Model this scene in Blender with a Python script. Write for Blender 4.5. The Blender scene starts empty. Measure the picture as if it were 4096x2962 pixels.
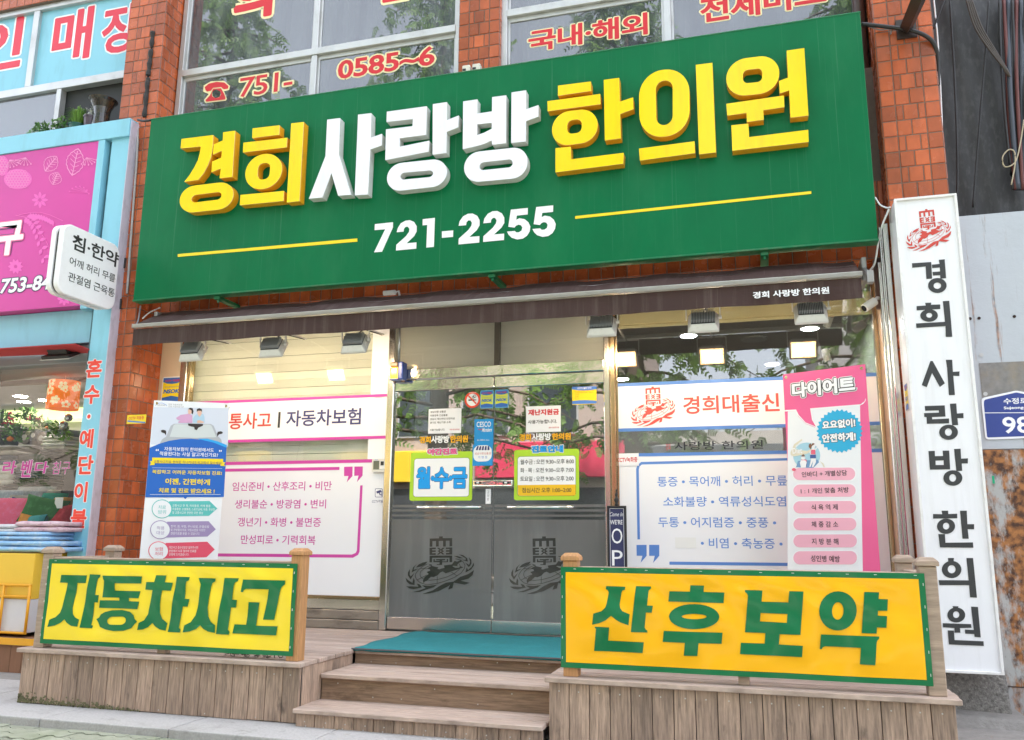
import bpy, bmesh, math, random
import numpy as np
from mathutils import Vector, Matrix
R_ = math.radians
scene = bpy.context.scene
COL = scene.collection
random.seed(7)

# ------------------------------------------------------------------ camera
CAMP = np.array((0.0, -6.878, 1.18)); FPX = 3379.15; CX, CY = 2048.0, 1481.0
def _rot(y, p, r):
    cy, sy = math.cos(y), math.sin(y); cp, sp = math.cos(p), math.sin(p); cr, sr = math.cos(r), math.sin(r)
    return (np.array([[cy, -sy, 0], [sy, cy, 0], [0, 0, 1]]) @ np.array([[1, 0, 0], [0, cp, -sp], [0, sp, cp]])
            @ np.array([[cr, 0, sr], [0, 1, 0], [-sr, 0, cr]]))
RM = _rot(R_(16.25138), R_(11.25395), R_(-0.50649))
cam = bpy.data.cameras.new("camera"); camo = bpy.data.objects.new("camera", cam); COL.objects.link(camo)
cam.sensor_width = 36.0; cam.lens = 36.0 * FPX / 4096.0; cam.clip_end = 500; cam.clip_start = 0.05
r_, f_, u_ = RM @ np.array([1, 0, 0]), RM @ np.array([0, 1, 0]), RM @ np.array([0, 0, 1])
camo.matrix_world = Matrix(((r_[0], u_[0], -f_[0], CAMP[0]), (r_[1], u_[1], -f_[1], CAMP[1]), (r_[2], u_[2], -f_[2], CAMP[2]), (0, 0, 0, 1)))
scene.camera = camo

# ------------------------------------------------------------------ light
SUN_EL, SUN_AZ = 62.0, 22.0
world = bpy.data.worlds.new("World"); scene.world = world; world.use_nodes = True
nt = world.node_tree; bg = nt.nodes["Background"]
sky = nt.nodes.new("ShaderNodeTexSky"); sky.sky_type = 'NISHITA'; sky.sun_disc = False
sky.sun_elevation = R_(SUN_EL); sky.sun_rotation = R_(SUN_AZ); sky.dust_density = 4.0; sky.air_density = 1.0; sky.ozone_density = 1.0
hs = nt.nodes.new("ShaderNodeHueSaturation"); hs.inputs["Saturation"].default_value = 0.4
nt.links.new(sky.outputs[0], hs.inputs["Color"]); nt.links.new(hs.outputs[0], bg.inputs[0])
bg.inputs[1].default_value = 0.15
sl = bpy.data.lights.new("sun", 'SUN'); sl.energy = 4.0; sl.angle = R_(1.0); sl.color = (1.0, .965, .92)
so = bpy.data.objects.new("sun", sl); COL.objects.link(so)
_d = Vector((math.sin(R_(SUN_AZ)) * math.cos(R_(SUN_EL)), math.cos(R_(SUN_AZ)) * math.cos(R_(SUN_EL)), math.sin(R_(SUN_EL))))
so.rotation_euler = _d.to_track_quat('Z', 'Y').to_euler()
so.location = (0, -8, 14)
vs = scene.view_settings; vs.view_transform = 'Standard'; vs.look = 'None'; vs.gamma = 1.0; vs.exposure = 2.62
scene.cycles.max_bounces = 8; scene.cycles.transparent_max_bounces = 16; scene.cycles.sample_clamp_indirect = 6

# ------------------------------------------------------------------ helpers
def lin(h, k=1.0):
    h = h.lstrip('#'); o = []
    for i in (0, 2, 4):
        c = int(h[i:i + 2], 16) / 255.0
        o.append((c / 12.92 if c <= .04045 else ((c + .055) / 1.055) ** 2.4) * k)
    return tuple(o)
MATS = {}
def M(name, col, rough=.5, metal=0.0, var=.08, vscale=6.0, stretch=(1, 1, 1), bump=0.0, bscale=60.0, bstretch=None, island=0.0,
      coat=0.0, spec=.5, stain=None, stain_amt=0.0, stain_scale=3.0, stain_stretch=(1, 1, 1), emit=None, estr=0.0, ribs=None, rvar=0.0, stain2=None):
    """procedural surface: base colour with noise variation, optional stains, bump and per-piece variation"""
    if name in MATS: return MATS[name]
    m = bpy.data.materials.new(name); MATS[name] = m; m.use_nodes = True
    n = m.node_tree.nodes; l = m.node_tree.links; b = n["Principled BSDF"]
    if isinstance(col, str): col = lin(col)
    b.inputs["Roughness"].default_value = rough; b.inputs["Metallic"].default_value = metal
    b.inputs["Specular IOR Level"].default_value = spec; b.inputs["Coat Weight"].default_value = coat; b.inputs["Coat Roughness"].default_value = .08
    tc = n.new("ShaderNodeTexCoord")
    def mp(s):
        q = n.new("ShaderNodeMapping"); q.inputs["Scale"].default_value = s; l.new(tc.outputs["Object"], q.inputs["Vector"]); return q.outputs[0]
    def noise(sc, s, det=4.0, ro=.6):
        q = n.new("ShaderNodeTexNoise"); q.inputs["Scale"].default_value = sc; q.inputs["Detail"].default_value = det; q.inputs["Roughness"].default_value = ro
        l.new(mp(s), q.inputs["Vector"]); return q.outputs["Fac"]
    def math_(op, a, c, d=None):
        q = n.new("ShaderNodeMath"); q.operation = op
        for i, v in enumerate((a, c, d)):
            if v is None: continue
            if isinstance(v, (int, float)): q.inputs[i].default_value = v
            else: l.new(v, q.inputs[i])
        return q.outputs[0]
    val = None
    if var > 0: val = math_('MULTIPLY_ADD', noise(vscale, stretch), 2 * var, 1 - var)
    if island > 0:
        g = n.new("ShaderNodeNewGeometry"); iv = math_('MULTIPLY_ADD', g.outputs["Random Per Island"], 2 * island, 1 - island)
        val = iv if val is None else math_('MULTIPLY', val, iv)
    c = None
    if val is not None:
        q = n.new("ShaderNodeMix"); q.data_type = 'RGBA'; q.blend_type = 'MULTIPLY'; q.inputs["Factor"].default_value = 1
        q.inputs["A"].default_value = (*col, 1); l.new(val, q.inputs["B"]); c = q.outputs["Result"]
    if stain is not None:
        if isinstance(stain, str): stain = lin(stain)
        r = n.new("ShaderNodeValToRGB"); r.color_ramp.elements[0].position = .5; r.color_ramp.elements[1].position = .78
        l.new(noise(stain_scale, stain_stretch, 6, .65), r.inputs[0])
        q = n.new("ShaderNodeMix"); q.data_type = 'RGBA'; l.new(math_('MULTIPLY', r.outputs[0], stain_amt), q.inputs["Factor"])
        if c is None: q.inputs["A"].default_value = (*col, 1)
        else: l.new(c, q.inputs["A"])
        q.inputs["B"].default_value = (*stain, 1); c = q.outputs["Result"]
    if stain2 is not None:                      # colour, amount, scale, stretch, threshold
        sc_, am_, s_, st_, th_ = stain2; r = n.new("ShaderNodeValToRGB"); r.color_ramp.elements[0].position = th_; r.color_ramp.elements[1].position = min(.99, th_ + .16)
        l.new(noise(s_, st_, 5, .6), r.inputs[0]); q = n.new("ShaderNodeMix"); q.data_type = 'RGBA'; l.new(math_('MULTIPLY', r.outputs[0], am_), q.inputs["Factor"])
        if c is None: q.inputs["A"].default_value = (*col, 1)
        else: l.new(c, q.inputs["A"])
        q.inputs["B"].default_value = (*sc_, 1); c = q.outputs["Result"]
    if c is None: b.inputs["Base Color"].default_value = (*col, 1)
    else: l.new(c, b.inputs["Base Color"])
    if rvar > 0: l.new(math_('MULTIPLY_ADD', noise(vscale * 1.7, stretch), rvar, rough - rvar / 2), b.inputs["Roughness"])
    if bump > 0:
        q = n.new("ShaderNodeBump"); q.inputs["Strength"].default_value = 1.0; q.inputs["Distance"].default_value = bump
        h = noise(bscale, bstretch or stretch, 5)
        if ribs is not None:
            w = n.new("ShaderNodeTexWave"); w.wave_type = 'BANDS'; w.bands_direction = ribs[0]; w.inputs["Scale"].default_value = ribs[1]; w.inputs["Distortion"].default_value = .4
            l.new(tc.outputs["Object"], w.inputs["Vector"]); h = math_('MULTIPLY_ADD', w.outputs["Fac"], ribs[2], h)
        l.new(h, q.inputs["Height"]); l.new(q.outputs[0], b.inputs["Normal"])
    if emit is not None:
        b.inputs["Emission Color"].default_value = (*emit, 1); b.inputs["Emission Strength"].default_value = estr
    return m
def GLASS(name, refl, tint=(1, 1, 1), f2=2.0, rough=0.0, dust=0.0):
    if name in MATS: return MATS[name]
    m = bpy.data.materials.new(name); MATS[name] = m; m.use_nodes = True
    n = m.node_tree.nodes; l = m.node_tree.links; n.remove(n["Principled BSDF"])
    t = n.new("ShaderNodeBsdfTransparent"); t.inputs[0].default_value = (*tint, 1)
    g = n.new("ShaderNodeBsdfGlossy"); g.inputs["Roughness"].default_value = rough
    fr = n.new("ShaderNodeFresnel"); fr.inputs[0].default_value = 1.5
    a = n.new("ShaderNodeMath"); a.operation = 'MULTIPLY_ADD'; a.use_clamp = True; l.new(fr.outputs[0], a.inputs[0]); a.inputs[1].default_value = f2; a.inputs[2].default_value = refl
    ge = n.new("ShaderNodeNewGeometry"); iv = n.new("ShaderNodeMath"); iv.operation = 'SUBTRACT'; iv.inputs[0].default_value = 1; l.new(ge.outputs["Backfacing"], iv.inputs[1]); am = n.new("ShaderNodeMath"); am.operation = 'MULTIPLY'; l.new(a.outputs[0], am.inputs[0]); l.new(iv.outputs[0], am.inputs[1]); a = am
    x = n.new("ShaderNodeMixShader"); l.new(a.outputs[0], x.inputs[0]); l.new(t.outputs[0], x.inputs[1]); l.new(g.outputs[0], x.inputs[2])
    out = x.outputs[0]
    if dust > 0:
        tc = n.new("ShaderNodeTexCoord"); mp_ = n.new("ShaderNodeMapping"); mp_.inputs["Scale"].default_value = (3, 3, .5); l.new(tc.outputs["Object"], mp_.inputs[0]); no = n.new("ShaderNodeTexNoise"); no.inputs["Scale"].default_value = 2.0; no.inputs["Detail"].default_value = 6; l.new(mp_.outputs[0], no.inputs["Vector"])
        q = n.new("ShaderNodeMath"); q.operation = 'MULTIPLY_ADD'; l.new(no.outputs["Fac"], q.inputs[0]); q.inputs[1].default_value = dust * 2.4; q.inputs[2].default_value = -dust * .5; q.use_clamp = True
        d = n.new("ShaderNodeBsdfDiffuse"); d.inputs[0].default_value = (.40, .43, .47, 1); y = n.new("ShaderNodeMixShader"); l.new(q.outputs[0], y.inputs[0]); l.new(out, y.inputs[1]); l.new(d.outputs[0], y.inputs[2]); out = y.outputs[0]
    l.new(out, n["Material Output"].inputs["Surface"]); return m

def wloc(o):
    v = Vector((0, 0, 0))
    while o is not None: v += o.location; o = o.parent
    return v
def link(name, me, mats, parent=None, smooth=False):
    o = bpy.data.objects.new(name, me); COL.objects.link(o)
    if not isinstance(mats, (list, tuple)): mats = [mats]
    for m in mats: me.materials.append(m)
    if parent is not None:
        o.parent = parent; d = wloc(parent)
        if d.length > 0: me.transform(Matrix.Translation(-d))
    if smooth:
        for p in me.polygons: p.use_smooth = True
    return o
class MB:
    def __init__(s): s.v = []; s.f = []; s.mi = []; s.cur = 0
    def add(s, vs, fs):
        k = len(s.v); s.v += [tuple(map(float, p)) for p in vs]; s.f += [tuple(i + k for i in q) for q in fs]; s.mi += [s.cur] * len(fs); return s
    def box(s, x0, y0, z0, x1, y1, z1):
        x0, x1 = sorted((x0, x1)); y0, y1 = sorted((y0, y1)); z0, z1 = sorted((z0, z1))
        return s.add([(x0, y0, z0), (x1, y0, z0), (x1, y1, z0), (x0, y1, z0), (x0, y0, z1), (x1, y0, z1), (x1, y1, z1), (x0, y1, z1)],
                     [(0, 3, 2, 1), (4, 5, 6, 7), (0, 1, 5, 4), (1, 2, 6, 5), (2, 3, 7, 6), (3, 0, 4, 7)])
    def quad(s, *p): return s.add(p, [tuple(range(len(p)))])
    def hexa(s, a, b):
        """two matching quads joined into a solid"""
        return s.add(list(a) + list(b), [(3, 2, 1, 0), (4, 5, 6, 7), (0, 1, 5, 4), (1, 2, 6, 5), (2, 3, 7, 6), (3, 0, 4, 7)])
    def tube(s, path, r, n=8, cap=True):
        P_ = [Vector(p) for p in path]; rings = []
        for i, p in enumerate(P_):
            t = (P_[min(i + 1, len(P_) - 1)] - P_[max(i - 1, 0)]).normalized()
            a = t.cross(Vector((0, 0, 1)))
            if a.length < 1e-3: a = t.cross(Vector((1, 0, 0)))
            a.normalize(); b = t.cross(a); rr = r[i] if isinstance(r, (list, tuple)) else r
            rings.append([p + (a * math.cos(k * 2 * math.pi / n) + b * math.sin(k * 2 * math.pi / n)) * rr for k in range(n)])
        vs = [q for g in rings for q in g]; fs = []
        for i in range(len(rings) - 1):
            for k in range(n):
                fs.append((i * n + k, i * n + (k + 1) % n, (i + 1) * n + (k + 1) % n, (i + 1) * n + k))
        if cap: fs += [tuple(range(n))[::-1], tuple(range((len(rings) - 1) * n, len(rings) * n))]
        return s.add(vs, fs)
    def lathe(s, c, prof, n=20):
        vs = []; fs = []
        for (r, z) in prof:
            vs += [(c[0] + r * math.cos(k * 2 * math.pi / n), c[1] + r * math.sin(k * 2 * math.pi / n), c[2] + z) for k in range(n)]
        for i in range(len(prof) - 1):
            for k in range(n): fs.append((i * n + k, i * n + (k + 1) % n, (i + 1) * n + (k + 1) % n, (i + 1) * n + k))
        fs += [tuple(range(n))[::-1], tuple(range((len(prof) - 1) * n, len(prof) * n))]
        return s.add(vs, fs)
    def build(s, name, mats, parent=None, bevel=0.0, seg=1, smooth=False):
        me = bpy.data.meshes.new(name); me.from_pydata(s.v, [], s.f); me.polygons.foreach_set("material_index", s.mi)
        if bevel > 0:
            bm = bmesh.new(); bm.from_mesh(me)
            ed = [e for e in bm.edges if len(e.link_faces) == 2 and e.calc_face_angle(0) > .6]
            bmesh.ops.bevel(bm, geom=ed, offset=bevel, segments=seg, profile=.6, affect='EDGES', clamp_overlap=True)
            bm.to_mesh(me); bm.free()
        return link(name, me, mats, parent, smooth)
def root(name, loc, label, cat, group=None):
    o = bpy.data.objects.new(name, None); COL.objects.link(o); o.location = loc; o.empty_display_size = .1
    return tag(o, label, cat, group)
def tag(o, label=None, cat=None, group=None, kind=None):
    if label: o["label"] = label
    if cat: o["category"] = cat
    if group: o["group"] = group
    if kind: o["kind"] = kind
    return o
def copy_tree(o, parent=None):
    c = o.copy(); COL.objects.link(c)
    if parent is not None: c.parent = parent
    for ch in list(o.children): copy_tree(ch, c)
    return c

VIEWS = {'z1': (0, 0, .45150), 'z2': (1024, 0, .4515), 'z3': (2048, 0, .4515), 'z4': (3072, 0, .4515), 'z5': (0, 740, .4515), 'z6': (1024, 740, .4515),
         'z7': (2048, 740, .4515), 'z8': (3072, 740, .4515), 'l1': (0, 1480, .4515), 'l2': (1024, 1480, .4515), 'l3': (2048, 1480, .4515), 'l4': (3072, 1480, .4515),
         'b1': (0, 2220, .4525), 'b2': (1024, 2220, .4525), 'b3': (2048, 2220, .4525), 'b4': (3072, 2220, .4525), 'px': (0, 0, 1.0),
         'D1': (0, 1300, .573), 'D2': (540, 1580, .4145), 'D3': (1560, 1440, .40564), 'D4': (3100, 1440, .51225),
         'A': (700, 470, .25), 'B': (1220, 390, .28219), 'C': (1820, 330, .32628), 'D': (2520, 180, .3351), 'E': (1480, 800, .34392),
         'F': (130, 2220, .49383), 'G': (2300, 2300, .30864), 'H': (2900, 2300, .30864), 'I': (3540, 780, .36585), 'J': (3600, 1380, .36585), 'K': (3680, 2000, .39024), 'L': (2480, 1520, .13416)}
def V_(view, x, y):
    o = VIEWS[view]; return o[0] + x * o[2], o[1] + y * o[2]
def ray(u, v): return RM @ np.array([(u - CX) / FPX, 1.0, -(v - CY) / FPX])
def P(u, v, Y=None, X=None, Z=None):
    """where the sight line of photo pixel (u,v) meets a plane of the scene"""
    d = ray(u, v)
    t = ((Y - CAMP[1]) / d[1]) if Y is not None else ((X - CAMP[0]) / d[0]) if X is not None else ((Z - CAMP[2]) / d[2])
    return CAMP + d * t
class Frame:
    """a flat face standing in the scene: a runs along it, z is up, off is how far in front of it"""
    def __init__(s, o, ex):
        s.o = np.array(o, float); s.ex = np.array(ex, float); s.ex /= np.linalg.norm(s.ex); s.n = np.array((s.ex[1], -s.ex[0], 0.0))
    def px(s, u, v):
        d = ray(u, v); t = np.dot(s.o - CAMP, s.n) / np.dot(d, s.n); p = CAMP + d * t
        return float(np.dot(p - s.o, s.ex)), float(p[2])
    def pt(s, a, z, off=0.0):
        q = s.o + s.ex * a + s.n * off; return (q[0], q[1], z)
def FY(y): return Frame((0, y, 0), (1, 0, 0))
JOBS = []
def T(fr, view, s, xL, yt, yb, xR, mat, parent, bold=.012, sp=1.0, off=.003, name='lettering', ol=None, shear=0.0, vertical=False, mirror=False):
    """printed lettering fitted between left edge xL, right edge xR, top and bottom (at the left end)"""
    uL, vt = V_(view, xL, yt); _, vb = V_(view, xL, yb); uR, _ = V_(view, xR, yb)
    a0, z0 = fr.px(uL, vb); _, z1 = fr.px(uL, vt); v = vb
    for _ in range(4):
        a1, zz = fr.px(uR, v); _, zz2 = fr.px(uR, v + 1); v += (z0 - zz) / (zz2 - zz)
    a1, _ = fr.px(uR, v)
    return Tb(fr, s, a0, z0, a1, z1, mat, parent, bold, sp, off, name, ol, shear)
def Tb(fr, s, a0, z0, a1, z1, mat, parent, bold=.012, sp=1.0, off=.003, name='lettering', ol=None, shear=0.0):
    JOBS.append((fr, s, a0, z0, a1, z1, mat, parent, bold, sp, off, name, ol, shear))
def stroke_glyph(v, f, r):
    """letter outline thickened by r: a bar along every edge and a disc at every corner"""
    cnt = {}
    for q in f:
        for i in range(len(q)):
            k = (min(q[i], q[i - 1]), max(q[i], q[i - 1])); cnt[k] = cnt.get(k, 0) + 1
    V = [(p[0], p[1], .0004) for p in v]; F = list(f); n = 0
    for (i, j), c in cnt.items():
        if c != 1: continue
        p, q = v[i], v[j]; d = q - p; L = math.hypot(*d)
        if L < 1e-6: continue
        d = d / L; m = np.array((-d[1], d[0])) * r; k = len(V); h = .00004 * (n % 9); n += 1
        V += [(*(p - m), h), (*(q - m), h), (*(q + m), h), (*(p + m), h)]; F.append((k, k + 1, k + 2, k + 3)); k = len(V); h = .00004 * (n % 9) + .00002; n += 1
        V += [(p[0] + r * math.cos(t * math.pi / 4), p[1] + r * math.sin(t * math.pi / 4), h) for t in range(8)]; F.append(tuple(range(k, k + 8)))
    return V, F
def set_type():
    """lay out all the lettering in a few batches and place it"""
    need = {}
    for J in JOBS:
        s, bold, sp, ol = J[1], J[8], J[9], J[12]
        need.setdefault((min(bold, .012) if bold > .022 else bold, sp), set()).add(s)
    got = {}
    for (o_, sp), ss in need.items():
        ss = sorted(ss); cu = bpy.data.curves.new("t", 'FONT'); cu.body = "\n".join(ss); cu.offset = o_; cu.space_character = sp; cu.space_line = 10; cu.resolution_u = 3
        o = bpy.data.objects.new("t", cu); me = o.to_mesh(); v = np.array([p.co[:2] for p in me.vertices]); fs = [tuple(p.vertices) for p in me.polygons]; idx = np.floor((5 - v[:, 1]) / 10).astype(int)
        for i, s in enumerate(ss):
            w = np.where(idx == i)[0]; mp_ = {int(k): n for n, k in enumerate(w)}
            got[(s, o_, sp)] = (v[w], [tuple(mp_[k] for k in q) for q in fs if q[0] in mp_])
        o.to_mesh_clear(); bpy.data.objects.remove(o); bpy.data.curves.remove(cu)
    for (fr, s, a0, z0, a1, z1, mat, parent, bold, sp, off, name, ol, shear) in JOBS:
        o_ = min(bold, .012) if bold > .022 else bold; v, f = got[(s, o_, sp)]; r = bold - o_; lo, hi = v.min(0) - r, v.max(0) + r
        sx, sz = (a1 - a0) / (hi[0] - lo[0]), (z1 - z0) / (hi[1] - lo[1])
        todo = [((*stroke_glyph(v, f, r),) if r > 0 else ([(p[0], p[1], 0) for p in v], f), mat, off, name)]
        for i, (ex_, om) in enumerate([] if not ol else ol if isinstance(ol, list) else [ol]): todo.append((stroke_glyph(v, f, r + ex_), om, off - .0012 * (i + 1), name + '_outline'))
        for (V, F), mt, of, nm in todo:
            me = bpy.data.meshes.new(nm); me.from_pydata([fr.pt(a0 + (p[0] - lo[0]) * sx + shear * (p[1] - lo[1]) * sz, z0 + (p[1] - lo[1]) * sz, of + p[2]) for p in V], [], F); link(nm, me, mt, parent)
def ring(pts, n=7):
    """closed outline; a point (x,y,r) is a corner rounded over r"""
    out = []; N = len(pts)
    for i, p in enumerate(pts):
        if len(p) == 2: out.append((p[0], p[1])); continue
        a = np.array(pts[i - 1][:2], float); b = np.array(p[:2], float); c = np.array(pts[(i + 1) % N][:2], float)
        da, dc = a - b, c - b; la, lc = np.linalg.norm(da), np.linalg.norm(dc)
        q0 = b + da / la * min(p[2], la / 2); q1 = b + dc / lc * min(p[2], lc / 2)
        h0 = q0 + (b - q0) * .552; h1 = q1 + (b - q1) * .552
        for k in range(n + 1):
            t = k / n; w = q0 * (1 - t) ** 3 + h0 * 3 * t * (1 - t) ** 2 + h1 * 3 * t * t * (1 - t) + q1 * t ** 3; out.append((w[0], w[1]))
    return out
def rr(TL, TR, BR, BL, r): return [(TL[0], TL[1], r), (TR[0], TR[1], r), (BR[0], BR[1], r), (BL[0], BL[1], r)]
def fill(rings2d, extrude=0.0, bevel=0.0):
    cu = bpy.data.curves.new("s", 'CURVE'); cu.dimensions = '2D'; cu.fill_mode = 'BOTH'; cu.extrude = extrude; cu.bevel_depth = bevel; cu.bevel_resolution = 0
    for g in rings2d:
        sp = cu.splines.new('POLY'); sp.points.add(len(g) - 1)
        for q, p in zip(sp.points, g): q.co = (p[0], p[1], 0, 1)
        sp.use_cyclic_u = True
    o = bpy.data.objects.new("s", cu); me = o.to_mesh()
    v = [tuple(p.co) for p in me.vertices]; f = [tuple(p.vertices) for p in me.polygons]
    o.to_mesh_clear(); bpy.data.objects.remove(o); bpy.data.curves.remove(cu); return v, f
def flat(fr, shapes, mat, parent, name='lettering', off=.003, view='px', step=.0004, thick=0.0, coords='px'):
    """flat printed shapes: list of [outline, hole, hole...] traced on the face"""
    mb = MB()
    for i, sh in enumerate(shapes):
        rg = []
        for g in sh:
            q = ring(g)
            rg.append([fr.px(*V_(view, *p)) for p in q] if coords == 'px' else q)
        v, f = fill(rg, thick / 2)
        mb.add([fr.pt(p[0], p[1], off + step * i + (p[2] + thick / 2 if thick else 0)) for p in v], f)
    return mb.build(name, mat, parent)
def rect(fr, a0, z0, a1, z1, mat, parent, name, off=.0, thick=.002, r=0.0):
    if r > 0: return flat(fr, [[rr((a0, z1), (a1, z1), (a1, z0), (a0, z0), r)]], mat, parent, name, off, thick=thick, coords='w')
    a0, a1 = min(a0, a1), max(a0, a1)
    f = [fr.pt(a0, z0, off + thick), fr.pt(a1, z0, off + thick), fr.pt(a1, z1, off + thick), fr.pt(a0, z1, off + thick)]
    b = [fr.pt(a0, z0, off), fr.pt(a1, z0, off), fr.pt(a1, z1, off), fr.pt(a0, z1, off)]
    return MB().hexa(b, f).build(name, mat, parent)
def prect(fr, view, x0, y0, x1, y1, mat, parent, name, off=.0, thick=.002, r=0.0):
    a0, z1 = fr.px(*V_(view, x0, y0)); a1, z0 = fr.px(*V_(view, x1, y1))
    return rect(fr, a0, z0, a1, z1, mat, parent, name, off, thick, r)
ZC = 1.18
# ------------------------------------------------------------------ materials
m_grout = M('grout', (.17, .125, .10), .9, var=.25, vscale=25)
m_tile = M('glazed_tile', (.44, .100, .033), .26, var=.38, vscale=5, island=.28, spec=.45, stain=(.09, .028, .016), stain_amt=.55, stain_scale=2.2, stain_stretch=(1.4, 1.4, .5), bump=.0015, bscale=35, rvar=.15)
m_alu = M('window_aluminium', (.56, .56, .56), .42, metal=.55, var=.12, vscale=5, stretch=(1, 1, .3), stain=(.2, .17, .14), stain_amt=.4, stain_scale=4)
m_steel = M('brushed_stainless', (.68, .66, .63), .2, metal=1.0, var=.1, vscale=4, stretch=(1, 1, .1), bump=.0006, bscale=3, rvar=.08)
m_mirror = M('polished_stainless', (.78, .77, .75), .07, metal=1.0, var=.04, bump=.004, bscale=3.5, stretch=(1, 1, 1.5))
m_grime = M('grimy_stainless', (.36, .32, .28), .38, metal=.7, var=.2, vscale=4, stain=(.05, .04, .035), stain_amt=.8, stain_scale=3, stain_stretch=(1, 1, 2.5))
m_brass = M('bronze_trim', (.55, .42, .26), .2, metal=1.0, var=.1)
m_beige = M('beige_board', (.62, .46, .32), .55, var=.1, vscale=5, stretch=(1, 1, .2))
m_white = M('white_vinyl', (.84, .84, .88), .3, var=.015, vscale=2)
m_black = M('black_plastic', (.02, .02, .022), .5, var=.1)
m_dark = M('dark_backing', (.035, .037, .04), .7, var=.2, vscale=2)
m_glass = GLASS('clear_glass', .02, (.95, .97, .96), 1.2)
m_glass_up = GLASS('tinted_window_glass', .13, (.55, .58, .60), 1.6, dust=.24)
m_glass_door = GLASS('door_glass', .27, (.52, .56, .55), 2.0)
m_concrete = M('rough_concrete', (.26, .245, .23), .9, var=.3, vscale=14, bump=.012, bscale=45)
ink = lambda n, c, **k: M('ink_' + n, c, k.pop('rough', .45), var=k.pop('var', .02), vscale=2, **k)
i_black = ink('black', (.028, .028, .03)); i_white = ink('white', (.86, .86, .88)); i_red = ink('red', (.64, .012, .022)); i_cream = ink('cream', (.85, .74, .42))
i_navy = ink('navy', (.045, .045, .17)); i_mag = ink('magenta', (.60, .055, .36)); i_blue = ink('blue', (.07, .2, .62)); i_lblue = ink('light_blue', (.12, .27, .68))
i_dred = ink('dark_red', (.55, .05, .035)); i_coral = ink('coral', (.72, .09, .07)); i_cyan = ink('cyan', (.02, .36, .78)); i_lime = ink('lime', (.42, .66, .03))
i_yel = ink('yellow', (.88, .66, .01)); i_green = ink('green', (.0, .22, .075)); i_pink = ink('pink', (.86, .12, .33)); i_grey = ink('grey', (.25, .25, .27)); i_lpink = ink('light_pink', (.84, .42, .53))

# ------------------------------------------------------------------ ground
m_paver = M('green_grey_paver', (.27, .285, .22), .9, var=.25, vscale=9, bump=.006, bscale=60, stain=(.15, .19, .09), stain_amt=.5, stain_scale=2.5, island=.16, stain2=((.12, .12, .10), .5, 20, (1, 1, 1), .58))
m_gran = M('granite_kerb_stone', (.40, .39, .385), .85, var=.34, vscale=70, bump=.004, bscale=160, stain=(.20, .19, .175), stain_amt=.6, stain_scale=5, stain2=((.16, .17, .13), .6, 9, (1, 1, 1), .6))
m_joint = M('soil_joint', (.045, .042, .03), 1, var=.3, vscale=30)
m_asph = M('asphalt', (.085, .085, .086), .9, var=.25, vscale=60, bump=.006, bscale=120)
tag(MB().quad((-80, -80, -.034), (80, -80, -.034), (80, 30, -.034), (-80, 30, -.034)).build('ground', m_joint), kind='structure')
tag(MB().box(-60, -13.5, -.0325, 60, -8.8, -.028).build('road', m_asph), kind='structure')
# interlocking zigzag pavers
pv = MB(); sx, sy = .225, .1125
def zig(t): return .018 * (1 if int(math.floor(t * 4)) % 2 == 0 else -1)
for j in range(-70, -16):
    for i in range(-44, 16):
        x0 = i * sx + (sx / 2 if j % 2 else 0); y0 = j * sy; g = .003; N = 12; top = []; bot = []
        if not (-8.8 < y0 < -2.0): continue
        for k in range(N + 1):
            tt = k / N; x = x0 + g + (sx - 2 * g) * tt; w = .013 * math.sin(tt * 4 * math.pi)
            bot.append((x, y0 + g + w)); top.append((x, y0 + sy - g + w))
        dz = random.uniform(-.004, .003); pts = bot + top[::-1]; n = len(pts)
        pv.add([(p[0], p[1], -.004 + dz) for p in pts] + [(p[0], p[1], -.03) for p in pts], [tuple(range(n))] + [(q, (q + 1) % n, n + (q + 1) % n, n + q) for q in range(n)])
tag(pv.build('pavement', m_paver), kind='structure')
kb = MB(); x = -12.0
_ke = P(448, 2899, Z=.045)[1]
while x < 4:
    w = .95; kb.box(x + .003, _ke, -.03, x + w - .003, -1.2, .045 + random.uniform(-.002, .002)); x += w
tag(kb.build('kerb', m_gran, bevel=.008, seg=2), kind='structure')
tag(MB().box(-12, -1.2, -.03, 8, 8, .0445).build('forecourt', m_concrete), kind='structure')

# ------------------------------------------------------------------ brick building
B = root('brick_building', (-2.3, 0, 0.05), 'orange glazed tile building with the herbal clinic on its ground floor and lettered windows above', 'building')
def tiles(mb, o, ex, ez, n, W, H, cw=.1075, ch=.1245, phase=0, pat='pier', jit=.0012):
    """tile skin over a rectangle o + ex*a + ez*b"""
    o, ex, ez, n = (np.array(q, float) for q in (o, ex, ez, n)); j = 0; b = 0.0
    while b < H - .01:
        h = min(ch, H - b)
        if pat == 'pier': ws = ([1, .5, 1, .5, 1] if (j + phase) % 2 else [1, 1, 1, 1])
        elif pat == 'soldier': ws = [1] * 400
        else: ws = ([.5] + [1] * 400 if (j + phase) % 2 else [1] * 400)
        u = W / 4 if pat == 'pier' else cw; a = 0.0
        for w in ws:
            if a > W - .01: break
            a1 = min(a + w * u, W); g = .0035; c = .004; t = .005 + random.uniform(-jit, jit)
            q = lambda A, B_, d: o + ex * A + ez * B_ + n * d
            mb.add([q(a + g, b + g, 0), q(a1 - g, b + g, 0), q(a1 - g, b + h - g, 0), q(a + g, b + h - g, 0),
                    q(a + g + c, b + g + c, t), q(a1 - g - c, b + g + c, t), q(a1 - g - c, b + h - g - c, t), q(a + g + c, b + h - g - c, t)],
                   [(4, 5, 6, 7), (0, 1, 5, 4), (1, 2, 6, 5), (2, 3, 7, 6), (3, 0, 4, 7)])
            a = a1
        b += ch; j += 1
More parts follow.
